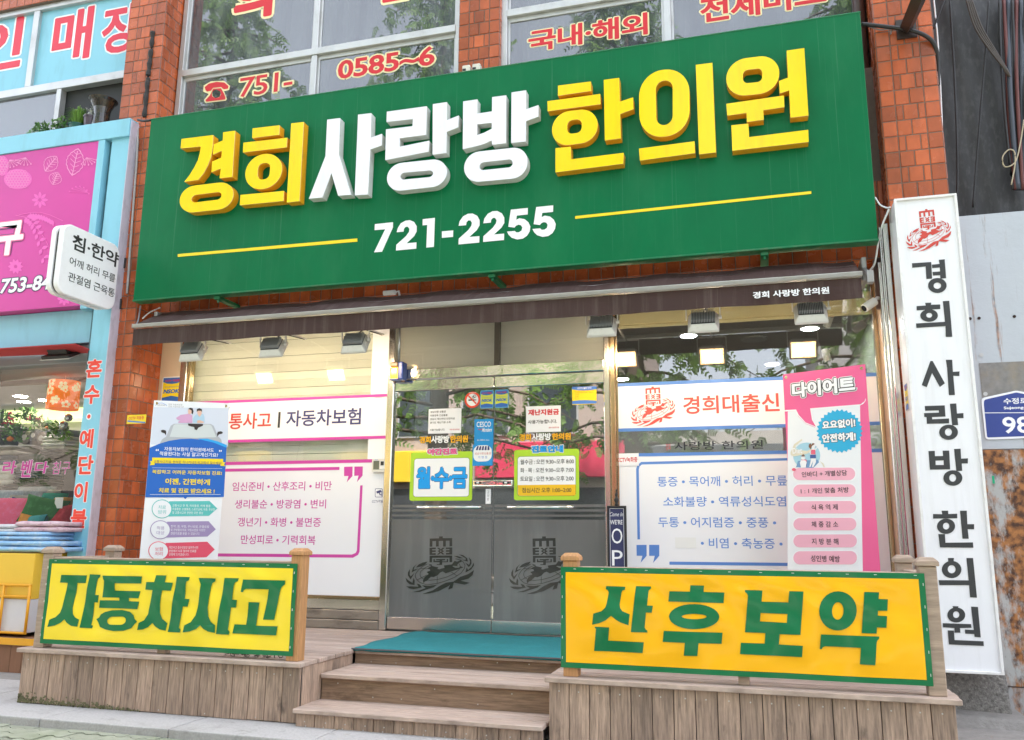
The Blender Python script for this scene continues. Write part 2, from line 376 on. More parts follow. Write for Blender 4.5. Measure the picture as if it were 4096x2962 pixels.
X_, Y_, Z_ = (1, 0, 0), (0, 1, 0), (0, 0, 1)
ZT = 8.6
def pier(x0, x1, yf, yb_l, yb_r, zb, lab=None):
    core = MB().box(x0, yf, zb, x1, .3, ZT).build('pier', m_grout, B)
    if lab: core['label'] = lab
    mb = MB(); tiles(mb, (x0, yf, zb), X_, Z_, (0, -1, 0), x1 - x0, ZT - zb)
    tiles(mb, (x1, yf, zb), Y_, Z_, (1, 0, 0), yb_r - yf, ZT - zb, pat='run', phase=1)
    tiles(mb, (x0, yb_l, zb), (0, -1, 0), Z_, (-1, 0, 0), yb_l - yf, ZT - zb, pat='run')
    mb.build('tile_skin', m_tile, core)
PLX0, PLX1, PRX0, PRX1 = -6.02, -5.58, 1.018, 1.425
pier(PLX0, PLX1, -.45, -.18, -.045, .05); pier(PRX0, PRX1, -.45, -.16, -.1, .42)
mx0, mx1 = P(1836, 150, Y=-.26)[0], P(1998, 150, Y=-.26)[0]
pier(mx0, mx1, -.26, -.18, -.18, 4.2)
sp = MB().box(PLX1, -.245, 3.285, PRX0, .3, 4.86).build('spandrel', m_grout, B)
mb = MB(); tiles(mb, (PLX1, -.245, 3.285), X_, Z_, (0, -1, 0), PRX0 - PLX1, .62, pat='soldier', ch=.21)
tiles(mb, (PLX1, .0, 3.285), X_, (0, -1, 0), (0, 0, -1), PRX0 - PLX1, .24, pat='soldier', ch=.24); mb.build('tile_skin', m_tile, sp)
MB().box(PRX0 + .0, -.12, .1, PRX1, .3, .42).build('plinth', m_concrete, B)
# dark drain pipe in the corner beside the right pier
MB().tube([(.955, -.2, 2.9), (.955, -.2, 8.4)], .045, 12).build('drain_pipe', M('brown_pipe', (.06, .03, .025), .4), B, smooth=True)
bk_ = MB(); bk_.box(-11.2, 4.3, -.03, 5.6, 4.5, 10.5); bk_.box(-11.2, -.1, 10.3, 5.6, 4.3, 10.5); bk_.box(-11.4, -.1, -.03, -11.2, 4.5, 10.5); bk_.box(5.6, -.1, -.03, 5.8, 4.5, 10.5); bk_.box(-11.2, .0, ZT - .05, 5.6, .3, 10.3)
bk_.build('unseen_sun_block_shell', m_concrete, B)  # unseen back and roof added to keep sun out and shade the front
# upper windows
def upper_window(x0, x1, zt, ztr, mull, sillz, tops, low_mull=None):
    fr = MB(); d0, d1 = -.215, -.12
    fr.box(x0, d0, sillz, x0 + .055, d1, 8.4); fr.box(x1 - .05, d0, sillz, x1, d1, 8.4); fr.box(x0 + .055, d0, sillz, x1 - .05, d1, sillz + .05)
    fr.box(x0 + .055, d0 - .006, ztr - .035, x1 - .05, d1, ztr + .035)
    fr.box(mull - .03, d0 + .004, sillz + .05, mull + .03, d1, ztr - .035); fr.box(mull - .03, d0 + .004, ztr + .035, mull + .03, d1, 8.4)
    # inner sash bars
    for (a, b) in ((x0 + .055, mull - .03), (mull + .03, x1 - .05)):
        for (c, e) in ((sillz + .05, ztr - .035), (ztr + .035, 8.38)):
            t = .022; y0, y1 = d0 + .03, d0 + .055
            fr.box(a, y0, c, a + t, y1, e); fr.box(b - t, y0, c, b, y1, e); fr.box(a + t, y0, c, b - t, y1, c + t); fr.box(a + t, y0, e - t * 2, b - t, y1, e)
    f = fr.build('upper_window', m_alu, B, bevel=.003)
    for (a, b) in ((x0 + .055, mull - .03), (mull + .03, x1 - .05)):
        for (c, e) in ((sillz + .05, ztr - .035), (ztr + .035, 8.38)):
            MB().box(a + .005, -.172, c + .005, b - .005, -.166, e - .005).build('pane', m_glass_up, f)
    cb = MB(); n = 60
    for k in range(n):
        xa = x0 + (x1 - x0) * k / n; xb = x0 + (x1 - x0) * (k + 1) / n; ya = -.02 + .03 * math.sin(k * 1.3); yb = -.02 + .03 * math.sin((k + 1) * 1.3)
        cb.quad((xa, ya, sillz), (xb, yb, sillz), (xb, yb, 8.4), (xa, ya, 8.4))
    cb.build('curtain', M('grey_curtain', (.15, .15, .155), .9, var=.45, vscale=3, stretch=(3, 1, .2)), f)
    return f
zc = lambda z: z + ZC
UL = upper_window(-5.56, mx0 - .002, 0, zc(4.66), -3.99, 4.86, 0)
UR = upper_window(mx1 + .002, .985, 0, zc(4.72), -.575, 4.86, 0)
FU = FY(-.172)
OL = (.055, i_cream)
T(FU, 'z1', '751-', 2118, 700, 870, 2268 + 320, i_red, UL, .010, .9, ol=OL, name='phone_lettering')
T(FU, 'z2', '0585~6', 722, 545, 710, 1583, i_red, UL, .025, .95, ol=OL, name='phone_lettering')
# telephone mark
tel = [[[(1822, 800), (1815, 775), (1850, 745), (1920, 728), (1990, 735), (2025, 765), (2022, 788), (1985, 795), (1960, 775), (1890, 782), (1870, 808), (1835, 815)]],
       [[(1890, 790), (1960, 785), (1985, 830), (2000, 870), (1995, 885), (1830, 905), (1822, 890), (1860, 850)], [(1918, 795), (1952, 812), (1960, 838), (1945, 865), (1912, 872), (1882, 858), (1878, 828), (1892, 805)]]]
flat(FU, tel, i_red, UL, 'telephone_mark', .003, 'z1')
flat(FU, [[[(1800, 815), (1805, 760), (1870, 722), (1985, 718), (2040, 765), (2030, 800), (1985, 810), (2012, 880), (2000, 895), (1820, 915), (1808, 890), (1850, 835)], [(1912, 790), (1945, 800), (1958, 830), (1945, 862), (1910, 872), (1885, 855), (1880, 825), (1892, 800)]]], i_cream, UL, 'telephone_mark_outline', .0015, 'z1')
# big upper lettering running out of the picture
a0, z0 = FU.px(930, 92); a1, _ = FU.px(1085, 92)
Tb(FU, '의', a0, z0, a1, z0 + .52, i_red, UL, .05, ol=(.05, i_cream))
a0, z0 = FU.px(1510, 18); a1, _ = FU.px(1640, 10)
Tb(FU, '원', a0, z0, a1, z0 + .5, i_red, UL, .05, ol=(.05, i_cream))
T(FU, 'z3', '국내·해외', 145, 280, 470, 1205, i_red, UR, .03, .95, ol=(.045, i_cream))
T(FU, 'z3', '전세버스', 1672, -15, 215, 2268 + 522, i_red, UR, .03, .95, ol=(.045, i_cream))

# ------------------------------------------------------------------ shopfront of the clinic
ZF = .405           # floor and deck level
ww = MB(); ww.box(-5.6, 4.0, ZF - .3, 1.0, 4.1, 3.3); ww.box(-5.68, .0, ZF - .3, -5.6, 4.1, 3.3); ww.box(1.0, .3, ZF - .3, 1.08, 4.1, 3.3); ww.box(-3.12, .4, ZF, -3.06, 4.0, 3.08)
ww.build('interior_wall', M('interior_wall_paint', (.42, .41, .39), .8, var=.05), B)
MB().box(-5.6, .06, ZF - .06, 1.0, 4.0, ZF - .002).build('interior_floor', M('interior_floor_tile', (.3, .27, .24), .35, var=.1), B)
MB().box(-5.6, .06, 3.08, 1.0, 4.0, 3.2).build('interior_ceiling', M('ceiling_board', (.27, .25, .22), .8, var=.1, bump=.002), B)
MB().box(-1.05, 2.7, ZF, .9, 3.1, ZF + 1.0).build('reception_counter', M('counter_wood', (.3, .2, .12), .4, var=.2, stretch=(.2, 1, 3)), B, bevel=.01)
MB().box(-1.08, .03, zc(1.77), .93, .1, zc(1.93)).box(-1.08, .02, zc(1.74), .93, .045, zc(1.77)).build('blind_cassette', M('cream_blind_case', (.74, .64, .42), .5, var=.05), B, bevel=.008)
jm = MB(); jm.box(-3.155, -.045, ZF, -3.09, .05, 3.25); jm.build('door_jamb', m_steel, B, bevel=.006)
jm = MB(); jm.box(-1.20, -.045, ZF, -1.15, .05, 3.25); jm.build('door_jamb', m_steel, B, bevel=.006)
MB().box(-1.147, -.05, ZF, -1.10, .05, 3.25).build('window_post', m_brass, B, bevel=.008)
MB().box(-1.098, -.02, zc(-.5), -1.088, .0, 3.2).build('glazing_bead', m_brass, B)
hd = MB(); hd.box(-3.09, -.04, zc(1.378), -1.2, .04, zc(1.47)); hd.build('door_header', m_mirror, B, bevel=.004)
MB().box(-3.09, -.004, zc(1.47), -1.2, .004, 3.24).build('transom_pane', m_glass, B)
tb_ = MB(); tb_.box(-3.08, .04, zc(1.475), -2.165, .046, 3.24); tb_.box(-2.12, .04, zc(1.475), -1.21, .046, 3.24); tb_.build('transom_blind', M('transom_blind_fabric', (.62, .58, .52), .8, var=.06, vscale=3, stretch=(1, 1, 8)), B)
def translucent(m, f):
    n = m.node_tree.nodes; l = m.node_tree.links; b = n["Principled BSDF"]; t = n.new("ShaderNodeBsdfTranslucent")
    if b.inputs["Base Color"].links: l.new(b.inputs["Base Color"].links[0].from_socket, t.inputs[0])
    x = n.new("ShaderNodeMixShader"); x.inputs[0].default_value = f; l.new(b.outputs[0], x.inputs[1]); l.new(t.outputs[0], x.inputs[2]); l.new(x.outputs[0], n["Material Output"].inputs["Surface"])
translucent(MATS['transom_blind_fabric'], .5)
MB().box(-2.165, -.012, zc(1.47), -2.12, .03, 3.24).build('transom_mullion', M('dark_mullion', (.09, .08, .07), .4), B)
# left display window
lw = MB(); lw.box(-5.272, -.035, zc(-.52), -5.24, .04, 3.24); lw.box(-5.24, -.03, zc(-.53), -3.155, .04, zc(-.505)); lw.box(-5.24, -.02, 3.17, -3.155, .04, 3.24)
LW = lw.build('display_window', m_brass, B, bevel=.004)
MB().box(-5.24, -.004, zc(-.505), -3.16, .004, 3.17).build('pane', m_glass, LW)
bl = MB(); z = zc(-.5); k = 0
while z < 3.2:
    bl.box(-5.34, .06 + (.006 if k % 2 else 0), z, -3.16, .066 + (.006 if k % 2 else 0), min(z + .075, 3.2)); z += .078; k += 1
bl.build('zebra_blind', M('cream_blind_fabric', (.72, .69, .60), .8, var=.06, vscale=6, stretch=(.2, 1, 20), island=.09), LW)
MB().box(-5.62, -.045, ZF, -5.352, .02, 3.25).build('facing_board', m_beige, B, bevel=.004)
MB().box(-5.35, -.05, ZF, -5.275, .02, 3.25).build('window_post', m_steel, B, bevel=.006)
bs = MB(); bs.box(-5.55, -.03, zc(-.615), -3.156, .03, zc(-.53)); bs.build('sill_panel', m_steel, B, bevel=.004)
bs = MB(); bs.box(-5.55, -.045, zc(-.695), -3.156, .03, zc(-.62)); bs.box(-5.55, -.05, ZF, -3.156, .03, zc(-.70)); bs.build('base_panel', m_grime, B, bevel=.005)
F0 = FY(-.0055)
W0, W1 = -5.235, -3.165
def band(fr, x0, x1, view, x, vt, vb, mat, parent, name, off=0.0):
    _, z1 = fr.px(*V_(view, x, vt)); _, z0 = fr.px(*V_(view, x, vb)); return rect(fr, x0, z0, x1, z1, mat, parent, name, off, .002)
band(F0, W0, W1, 'l2', 0, 283, 617, m_white, LW, 'poster_band'); band(F0, W0, W1, 'l2', 0, 262, 285, i_mag, LW, 'poster_stripe', .0024); band(F0, W0, W1, 'l2', 0, 615, 640, i_mag, LW, 'poster_stripe', .0024)
band(F0, W0, W1, 'l2', 0, 830, 1978, m_white, LW, 'poster_band'); band(F0, W0, W1, 'l2', 0, 812, 840, i_mag, LW, 'poster_stripe', .0024)
a0 = F0.px(*V_('z6', 1030, 1500))[0]; _, zz = F0.px(*V_('l2', 1030, 250))
rect(F0, a0, zz, W1, 3.15, m_white, LW, 'poster_band', .0, .002, r=.06)
_, z1 = F0.px(*V_('l2', 0, 640)); _, z0 = F0.px(*V_('l2', 0, 812)); rect(F0, F0.px(*V_('l2', 992, 700))[0], z0, W1, z1, m_white, LW, 'poster_band', .0, .0016)
a1 = F0.px(*V_('l2', 740, 880))[0]; _, z1 = F0.px(*V_('l2', 0, 873)); _, z0 = F0.px(*V_('l2', 0, 899)); rect(F0, W0, z0, a1, z1, i_mag, LW, 'frame_line', .0024)
flat(F0, [[[(782, 860), (857, 858), (855, 942), (805, 997), (820, 942), (781, 942)]], [[(873, 858), (948, 857), (945, 938), (895, 996), (910, 938), (872, 940)]]], i_mag, LW, 'quote_mark', .0026, 'l2')
flat(F0, [[[(924, 1025), (946, 1024), (918, 1612), (905, 1640), (860, 1665), (-900, 1650), (-900, 1622), (850, 1637), (885, 1622), (895, 1600)]]], i_mag, LW, 'frame_line', .0024, 'l2')
T(F0, 'l2', '교통사고', -368, 392, 534, 132, i_dred, LW, .02, off=.003); T(F0, 'l2', '|', 192, 375, 515, 212, i_black, LW, .0, off=.003); T(F0, 'l2', '자동차보험', 265, 362, 506, 928, i_navy, LW, .02, off=.003)
for (s, xl, yt, yb, xr) in (('임신준비 • 산후조리 • 비만', -210, 996, 1075, 670), ('생리불순 • 방광염 • 변비', -188, 1152, 1230, 620), ('갱년기 • 화병 • 불면증', -163, 1309, 1388, 574), ('만성피로 • 기력회복', -135, 1463, 1544, 526)):
    T(F0, 'l2', s, xl, yt, yb, xr, i_mag, LW, .008, off=.003)
# right display window
rw = MB(); rw.box(-1.098, -.03, zc(-.62), .93, .04, zc(-.59)); rw.box(-1.098, -.02, 3.17, .93, .04, 3.24); rw.box(.905, -.035, zc(-.59), .935, .04, 3.17)
RW = rw.build('display_window', m_brass, B, bevel=.004)
MB().box(-1.095, -.004, zc(-.59), .905, .004, 3.17).build('pane', GLASS('window_pane_glass', .16, (.85, .87, .85), 2.0), RW)
MB().box(-1.098, -.03, ZF, .93, .03, zc(-.62)).build('base_panel', m_grime, B)
Q0, Q1 = -1.086, .9
i_wb = ink('window_blue', (.10, .24, .62))
band(F0, Q0, Q1, 'l3', 820, 154, 527, m_white, RW, 'poster_band'); band(F0, Q0, Q1, 'l3', 820, 127, 156, i_wb, RW, 'poster_stripe', .0024); band(F0, Q0, Q1, 'l3', 820, 525, 553, i_wb, RW, 'poster_stripe', .0024)
band(F0, Q0, Q1, 'l3', 820, 770, 1990, m_white, RW, 'poster_band'); band(F0, Q0, Q1, 'l3', 820, 746, 774, i_wb, RW, 'poster_stripe', .0024)
flat(F0, [[[(1112, 1503), (1100, 880), (1110, 845), (1145, 817), (2600, 778), (2600, 800), (1150, 840), (1130, 858), (1124, 885), (1135, 1503)]], [[(1395, 1700), (2600, 1712), (2600, 1740), (1395, 1727)]]], i_wb, RW, 'frame_line', .0024, 'l3')
flat(F0, [[[(1103, 1552), (1193, 1551), (1193, 1648), (1140, 1710), (1155, 1648), (1105, 1648)]], [[(1215, 1551), (1305, 1551), (1305, 1648), (1250, 1712), (1265, 1648), (1216, 1648)]]], i_wb, RW, 'quote_mark', .0026, 'l3')
T(F0, 'l3', '경희대출신', 1518, 237, 396, 2373, i_coral, RW, .02, off=.003)
for (s, xl, yt, yb, xr) in (('통증 • 목어깨 • 허리 • 무릎', 1290, 948, 1036, 2440), ('소화불량 • 역류성식도염', 1341, 1125, 1213, 2430), ('두통 • 어지럼증 • 중풍 •', 1297, 1305, 1395, 2343), ('• 비염 • 축농증 •', 1674, 1488, 1580, 2400)):
    T(F0, 'l3', s, xl, yt, yb, xr, i_lblue, RW, .008, off=.003)
prect(F0, 'l3', 1445, 1485, 1632, 1580, M('correction_tape', (.8, .8, .8), .6, var=.05), RW, 'cover_strip', .0026)
T(F0, 'l3', '사랑방 한의원', 1440, 640, 715, 2225, M('ink_faded_black', (.03, .03, .04), .4), RW, .01, 1.05, off=.001)
T(F0, 'l3', '경희', 1362, 655, 715, 1405, i_dred, RW, .0, off=.001)

# emblem (a tower of characters over a laurelled globe) in local photo units of view L
def ribbon(pts, w):
    p = np.array(pts, float); out = []; back = []
    for i in range(len(p)):
        t = p[min(i + 1, len(p) - 1)] - p[max(i - 1, 0)]; t /= np.linalg.norm(t); n = np.array((-t[1], t[0])) * w / 2; out.append(tuple(p[i] + n)); back.append(tuple(p[i] - n))
    return [out + back[::-1]]
EMB = [[[(770, 275), (960, 268), (960, 230), (1032, 228), (1032, 264), (1222, 260), (1226, 425), (1172, 428), (1170, 312), (1095, 315), (1097, 430), (1043, 433), (1040, 318), (953, 322), (955, 432), (900, 435), (898, 322), (825, 325), (827, 438), (772, 440)]],
       [[(770, 460), (898, 455), (898, 487), (825, 490), (825, 512), (898, 510), (898, 543), (826, 546), (826, 572), (900, 568), (900, 600), (775, 604)]],
       [[(1100, 452), (1228, 447), (1230, 590), (1105, 592), (1105, 560), (1172, 558), (1172, 535), (1103, 538), (1103, 505), (1172, 502), (1172, 480), (1100, 483)]],
       [[(920, 462), (965, 458), (998, 490), (1035, 455), (1080, 455), (1030, 502), (1070, 525), (1030, 550), (1080, 590), (1035, 592), (1000, 560), (960, 595), (925, 595), (975, 550), (935, 525), (975, 500)], [(998, 508), (1016, 525), (998, 542), (980, 525)]],
       [[(777, 620), (1230, 610), (1232, 740), (1180, 742), (1178, 652), (828, 662), (828, 752), (778, 752)]],
       [[(910, 685), (1092, 680), (1092, 703), (1035, 712), (1035, 730), (1125, 728), (1125, 680), (1150, 680), (1150, 742), (1035, 748), (1033, 800), (925, 802), (925, 788), (980, 785), (982, 748), (857, 748), (857, 685), (885, 685), (885, 722), (982, 718), (982, 708), (910, 708)]],
       [[(745, 780), (830, 800), (830, 825), (905, 840), (960, 850), (940, 880), (980, 890), (1030, 870), (1085, 860), (1070, 810), (1230, 785), (1280, 715), (1330, 730), (1400, 700), (1425, 730), (1370, 750), (1330, 800), (1350, 820), (1250, 810), (1240, 825), (1300, 855), (1370, 850), (1400, 820), (1460, 840), (1380, 870), (1240, 920), (1110, 965), (1050, 930), (1000, 950), (950, 1010), (870, 1045), (820, 1040), (770, 1085), (740, 1120), (700, 1135), (670, 1170), (655, 1120), (690, 1050), (740, 1010), (770, 985), (725, 945), (800, 920), (790, 890), (730, 880), (820, 825)]],
       [[(740, 738), (640, 760), (560, 800), (505, 862), (610, 840), (690, 800)]], [[(530, 785), (450, 860), (420, 965), (560, 880), (460, 910), (480, 850)]],
       [[(385, 895), (350, 960), (348, 1020), (405, 1105), (485, 965), (405, 1045), (385, 1010)]], [[(302, 1070), (330, 1150), (390, 1200), (490, 1212), (490, 1120), (465, 1070), (445, 1170), (360, 1120)]],
       [[(320, 1245), (400, 1285), (480, 1295), (640, 1255), (600, 1200), (535, 1180), (570, 1245), (430, 1240)]], [[(465, 1352), (600, 1345), (720, 1300), (870, 1250), (945, 1195), (800, 1220), (640, 1215), (720, 1265), (600, 1315)]],
       [[(655, 1383), (800, 1370), (980, 1320), (1170, 1215), (1205, 1185), (1165, 1283), (1250, 1255), (1275, 1145), (1490, 1180), (1590, 1142), (1410, 1105), (1560, 1060), (1640, 990), (1668, 890), (1560, 970), (1400, 1030), (1270, 1125), (1120, 1150), (990, 1220), (860, 1310)]],
       [[(1265, 620), (1340, 618), (1450, 660), (1380, 662)]], [[(1365, 585), (1450, 600), (1530, 660), (1545, 725), (1400, 685), (1500, 695), (1500, 660)]],
       [[(1560, 635), (1610, 690), (1615, 760), (1590, 810), (1560, 830), (1490, 745), (1570, 790), (1590, 730)]], [[(1660, 740), (1665, 800), (1610, 880), (1500, 940), (1525, 840), (1550, 890), (1620, 830)]],
       ribbon([(740, 785), (640, 840), (560, 910), (505, 990), (500, 1040), (530, 1100), (600, 1160), (700, 1190), (820, 1190), (960, 1165), (1120, 1115), (1290, 1040), (1420, 950), (1480, 860), (1490, 800), (1460, 740), (1400, 695), (1300, 672)], 11),
       ribbon([(830, 800), (700, 860), (610, 940), (595, 1000), (620, 1060), (690, 1095), (800, 1110), (960, 1090), (1130, 1040), (1290, 960), (1380, 880), (1395, 810), (1370, 765)], 10),
       ribbon([(945, 1030), (945, 1165)], 10), ribbon([(1220, 935), (1340, 1015)], 10), ribbon([(540, 1110), (740, 1005)], 10), ribbon([(600, 875), (740, 885)], 9)]
def emblem(fr, a0, z0, a1, z1, mat, parent, off=.003):
    sh = [[[(a0 + (p[0] - 302) / 1366 * (a1 - a0), z1 - (p[1] - 228 - (1000 - p[0]) * -.0) / 1155 * (z1 - z0)) for p in g] for g in s] for s in EMB]
    return flat(fr, sh, mat, parent, 'emblem', off, step=.0002, coords='w')
def emblem_px(fr, view, xl, yt, xr, yb, mat, parent, off=.003):
    a0, z1 = fr.px(*V_(view, xl, yt)); a1, z0 = fr.px(*V_(view, xr, yb)); return emblem(fr, a0, z0, a1, z1, mat, parent, off)
emblem_px(F0, 'l3', 1047, 157, 1452, 497, i_coral, RW)
# right reveal beside the window
rv = MB(); rv.box(.94, -.22, ZF, .99, .0, 3.2); rv.build('facing_board', m_beige, B, bevel=.004)
rv = MB(); rv.box(.935, -.262, ZF, .985, -.225, 3.25); rv.box(.95, -.33, ZF - .2, 1.0, -.27, 3.5); rv.box(.965, -.405, ZF - .2, 1.01, -.345, 3.5); rv.build('steel_trim', m_steel, B, bevel=.006)
# glass doors
m_film = M('frosted_film', (.145, .147, .148), .24, var=.06, vscale=1.2, spec=.55, stain2=((.19, .195, .195), .6, 2.0, (3, 3, .3), .5))
m_logo = M('clear_cut_glass', (.045, .045, .04), .06, var=.5, vscale=7, stretch=(1, 1, 2), spec=.9)
def door(x0, x1, hx0, hx1, vv, ex):
    zb, zt = ZF + .012, zc(1.372)
    d = MB().box(x0, -.005, zb + .1, x1, .005, zt - .095).build('door', m_glass_door, B)
    MB().box(x0, -.02, zb, x1, .02, zb + .1).build('bottom_rail', m_steel, d, bevel=.003)
    MB().box(x0, -.02, zt - .095, x1, .02, zt).build('top_rail', m_mirror, d, bevel=.003)
    fr = FY(-.0062); _, z1 = fr.px(*V_('l2', 1700, 1325)); rect(fr, x0 + .01, zb + .1, x1 - .004, z1, m_film, d, 'frosted_film', 0, .001)
    for (t, b) in ((1195, 1218), (1237, 1257), (1282, 1300)):
        _, za = fr.px(*V_('l2', 1700, t)); _, zb2 = fr.px(*V_('l2', 1700, b)); rect(fr, x0 + .01, zb2, x1 - .004, za, m_film, d, 'frosted_stripe', 0, .001)
    a, zh = FY(-.07).px(*V_('l2', hx0, 1219)); b, _ = FY(-.07).px(*V_('l2', hx1, 1219))
    h = MB().tube([(a, -.01, zh), (a, -.06, zh), (a + .012, -.07, zh), (b - .012, -.07, zh), (b, -.06, zh), (b, -.01, zh)], .0125, 12).build('handle', m_mirror, d, smooth=True)
    emblem_px(fr, 'b2', ex[0], ex[1], ex[2], ex[3], m_logo, d, .0015)
    return d
DL = door(-3.088, -2.162, 1425, 1978, 0, (1335, -165, 1925, 358)); DR = door(-2.156, -1.202, 2225, 2268 + 535, 0, (2240, -165, 2268 + 585, 360))
# lock across both doors
lk = MB(); a, z1 = FY(-.03).px(*V_('D3', 817, 1185)); b, z0 = FY(-.03).px(*V_('D3', 1208, 1250))
LK = MB().box(a, -.042, z0, b, -.007, z1).build('door_lock', m_mirror, B, bevel=.012, seg=3)
for xx in (868, 1145):
    c, zz = FY(-.043).px(*V_('D3', xx, 1215)); MB().box(c - .03, -.0445, zz - .009, c + .03, -.0425, zz + .009).build('slot', m_black, LK); MB().lathe((0, 0, 0), [(.012, 0), (.012, .012), (.008, .016)], 14).build('knob', m_mirror, LK, smooth=True).data.transform(Matrix.Translation(Vector((c, -.044, zz)) - wloc(LK)) @ Matrix.Rotation(R_(90), 4, 'X') @ Matrix.Translation(wloc(LK)))
c, zz = FY(-.043).px(*V_('D3', 1045, 1215)); MB().box(c - .004, -.046, zz - .012, c + .004, -.0425, zz + .012).build('key_slot', m_black, LK)
# ceiling lamps
m_lamp = M('downlight_lens', (.9, .9, .9), .5, emit=(.92, .95, 1.0), estr=34)
labs = ['round white recessed lamp behind the middle floodlight of the right window', 'round white recessed lamp close to the dome camera and right edge of the window', 'round white recessed lamp deep inside, above the wall emblem band', 'round white recessed lamp further back behind the pink diet banner']
for (x, y), lb in zip(((-.575, 1.05), (.51, 1.03), (-1.52, 3.1), (.2, 2.6)), labs):
    r = root('ceiling_lamp', (x, y, 3.08), lb, 'ceiling lamp', 'recessed lamps in the clinic ceiling')
    MB().lathe((x, y, 3.068), [(.075, .012), (.088, .012), (.088, 0), (.072, 0), (.072, .008)], 24).build('rim', m_white, r, smooth=False); MB().lathe((x, y, 3.066), [(.071, 0), (.071, .006)], 24).build('lens', m_lamp, r)
r = root('ceiling_speaker', (.02, 1.35, 3.08), 'round grey flush speaker in the dark ceiling between two recessed lamps', 'speaker')
MB().lathe((.02, 1.35, 3.062), [(.02, .018), (.12, .018), (.12, .004), (.1, 0)], 24).build('grille', M('grey_grille', (.3, .29, .27), .6), r)
for (x, y), lb in zip(((-2.6, .7), (-1.7, .7)), ('unseen round lamp added above the left door leaf to light the transom blind', 'unseen round lamp added above the right door leaf to light the transom blind')):  # two unseen lamps added so the transom blind glows from behind
    r = root('ceiling_lamp', (x, y, 3.08), lb, 'ceiling lamp', 'recessed lamps in the clinic ceiling')
    MB().lathe((x, y, 3.068), [(.075, .012), (.088, .012), (.088, 0), (.072, 0), (.072, .008)], 24).build('rim', m_white, r); MB().lathe((x, y, 3.066), [(.071, 0), (.071, .006)], 24).build('lens', m_lamp, r)
# ------------------------------------------------------------------ green fascia sign
m_sign = M('green_sign_sheet', (.0, .135, .047), .36, var=.22, spec=.18, vscale=1.6, stretch=(1.2, 1, .7), stain=(.02, .165, .068), stain_amt=.6, stain_scale=1.3, stain_stretch=(1.6, 1, .5), stain2=((.07, .21, .12), .6, 2.2, (26, 1, .22), .60), bump=.002, bscale=3, bstretch=(1.2, 1, .4), rvar=.12)
m_signedge = M('green_sign_edge', (.0, .15, .055), .4, var=.2, vscale=6, stain=(.2, .2, .12), stain_amt=.5, stain_scale=9)
SX0, SX1, SZ0, SZ1, SY = -5.50, .906, zc(2.124), zc(3.955), -.60
S = root('fascia_sign', (-2.3, -.55, SZ0), 'large green fascia sign with thick yellow and white Korean letters and a phone number', 'sign')
MB().box(SX0, SY, SZ0, SX1, SY + .1, SZ1).build('sign_box', m_sign, S, bevel=.004)
MB().box(SX0 - .004, SY - .006, SZ0 - .003, SX1 + .004, SY + .105, SZ0 + .012).build('edge_trim', m_signedge, S, bevel=.003)
MB().box(SX0 - .004, SY - .004, SZ1 - .008, SX1 + .004, SY + .105, SZ1 + .004).build('edge_trim', m_signedge, S, bevel=.003)
for x in (-4.62, -2.02, .12):
    mb = MB(); mb.box(x - .03, SY + .03, SZ0 - .035, x + .03, SY + .36, SZ0 - .004); mb.tube([(x, SY + .06, SZ0 - .06), (x, SY + .06, SZ0 - .02)], .012, 8); mb.build('bracket', m_signedge, S, bevel=.004)
m_lyf = M('yellow_acrylic_face', (.93, .65, .0), .22, var=.03, vscale=3, stain=(.6, .36, .02), stain_amt=.35, stain_scale=3, stain_stretch=(4, 1, .6), spec=.4)
m_lys = M('yellow_letter_side', (.82, .36, .008), .35, var=.10, vscale=5, stain=(.4, .2, .02), stain_amt=.5, stain_scale=7)
m_lwf = M('white_acrylic_face', (.82, .82, .90), .22, var=.02, vscale=3, stain=(.6, .59, .62), stain_amt=.25, stain_scale=4, stain_stretch=(3, 1, .6), stain2=((.30, .29, .30), .55, 9, (1, 1, 1), .68))
m_lws = M('white_letter_side', (.66, .66, .64), .4, var=.08, vscale=5, stain=(.3, .27, .24), stain_amt=.5, stain_scale=9, stain2=((.12, .10, .09), .8, 45, (1, 1, 1), .66))
m_lyt = M('pale_yellow_trim', (.9, .74, .34), .3, var=.05); m_lwt = M('pale_white_trim', (.84, .83, .8), .3, var=.05)
o_ = lambda *q: [list(q)]
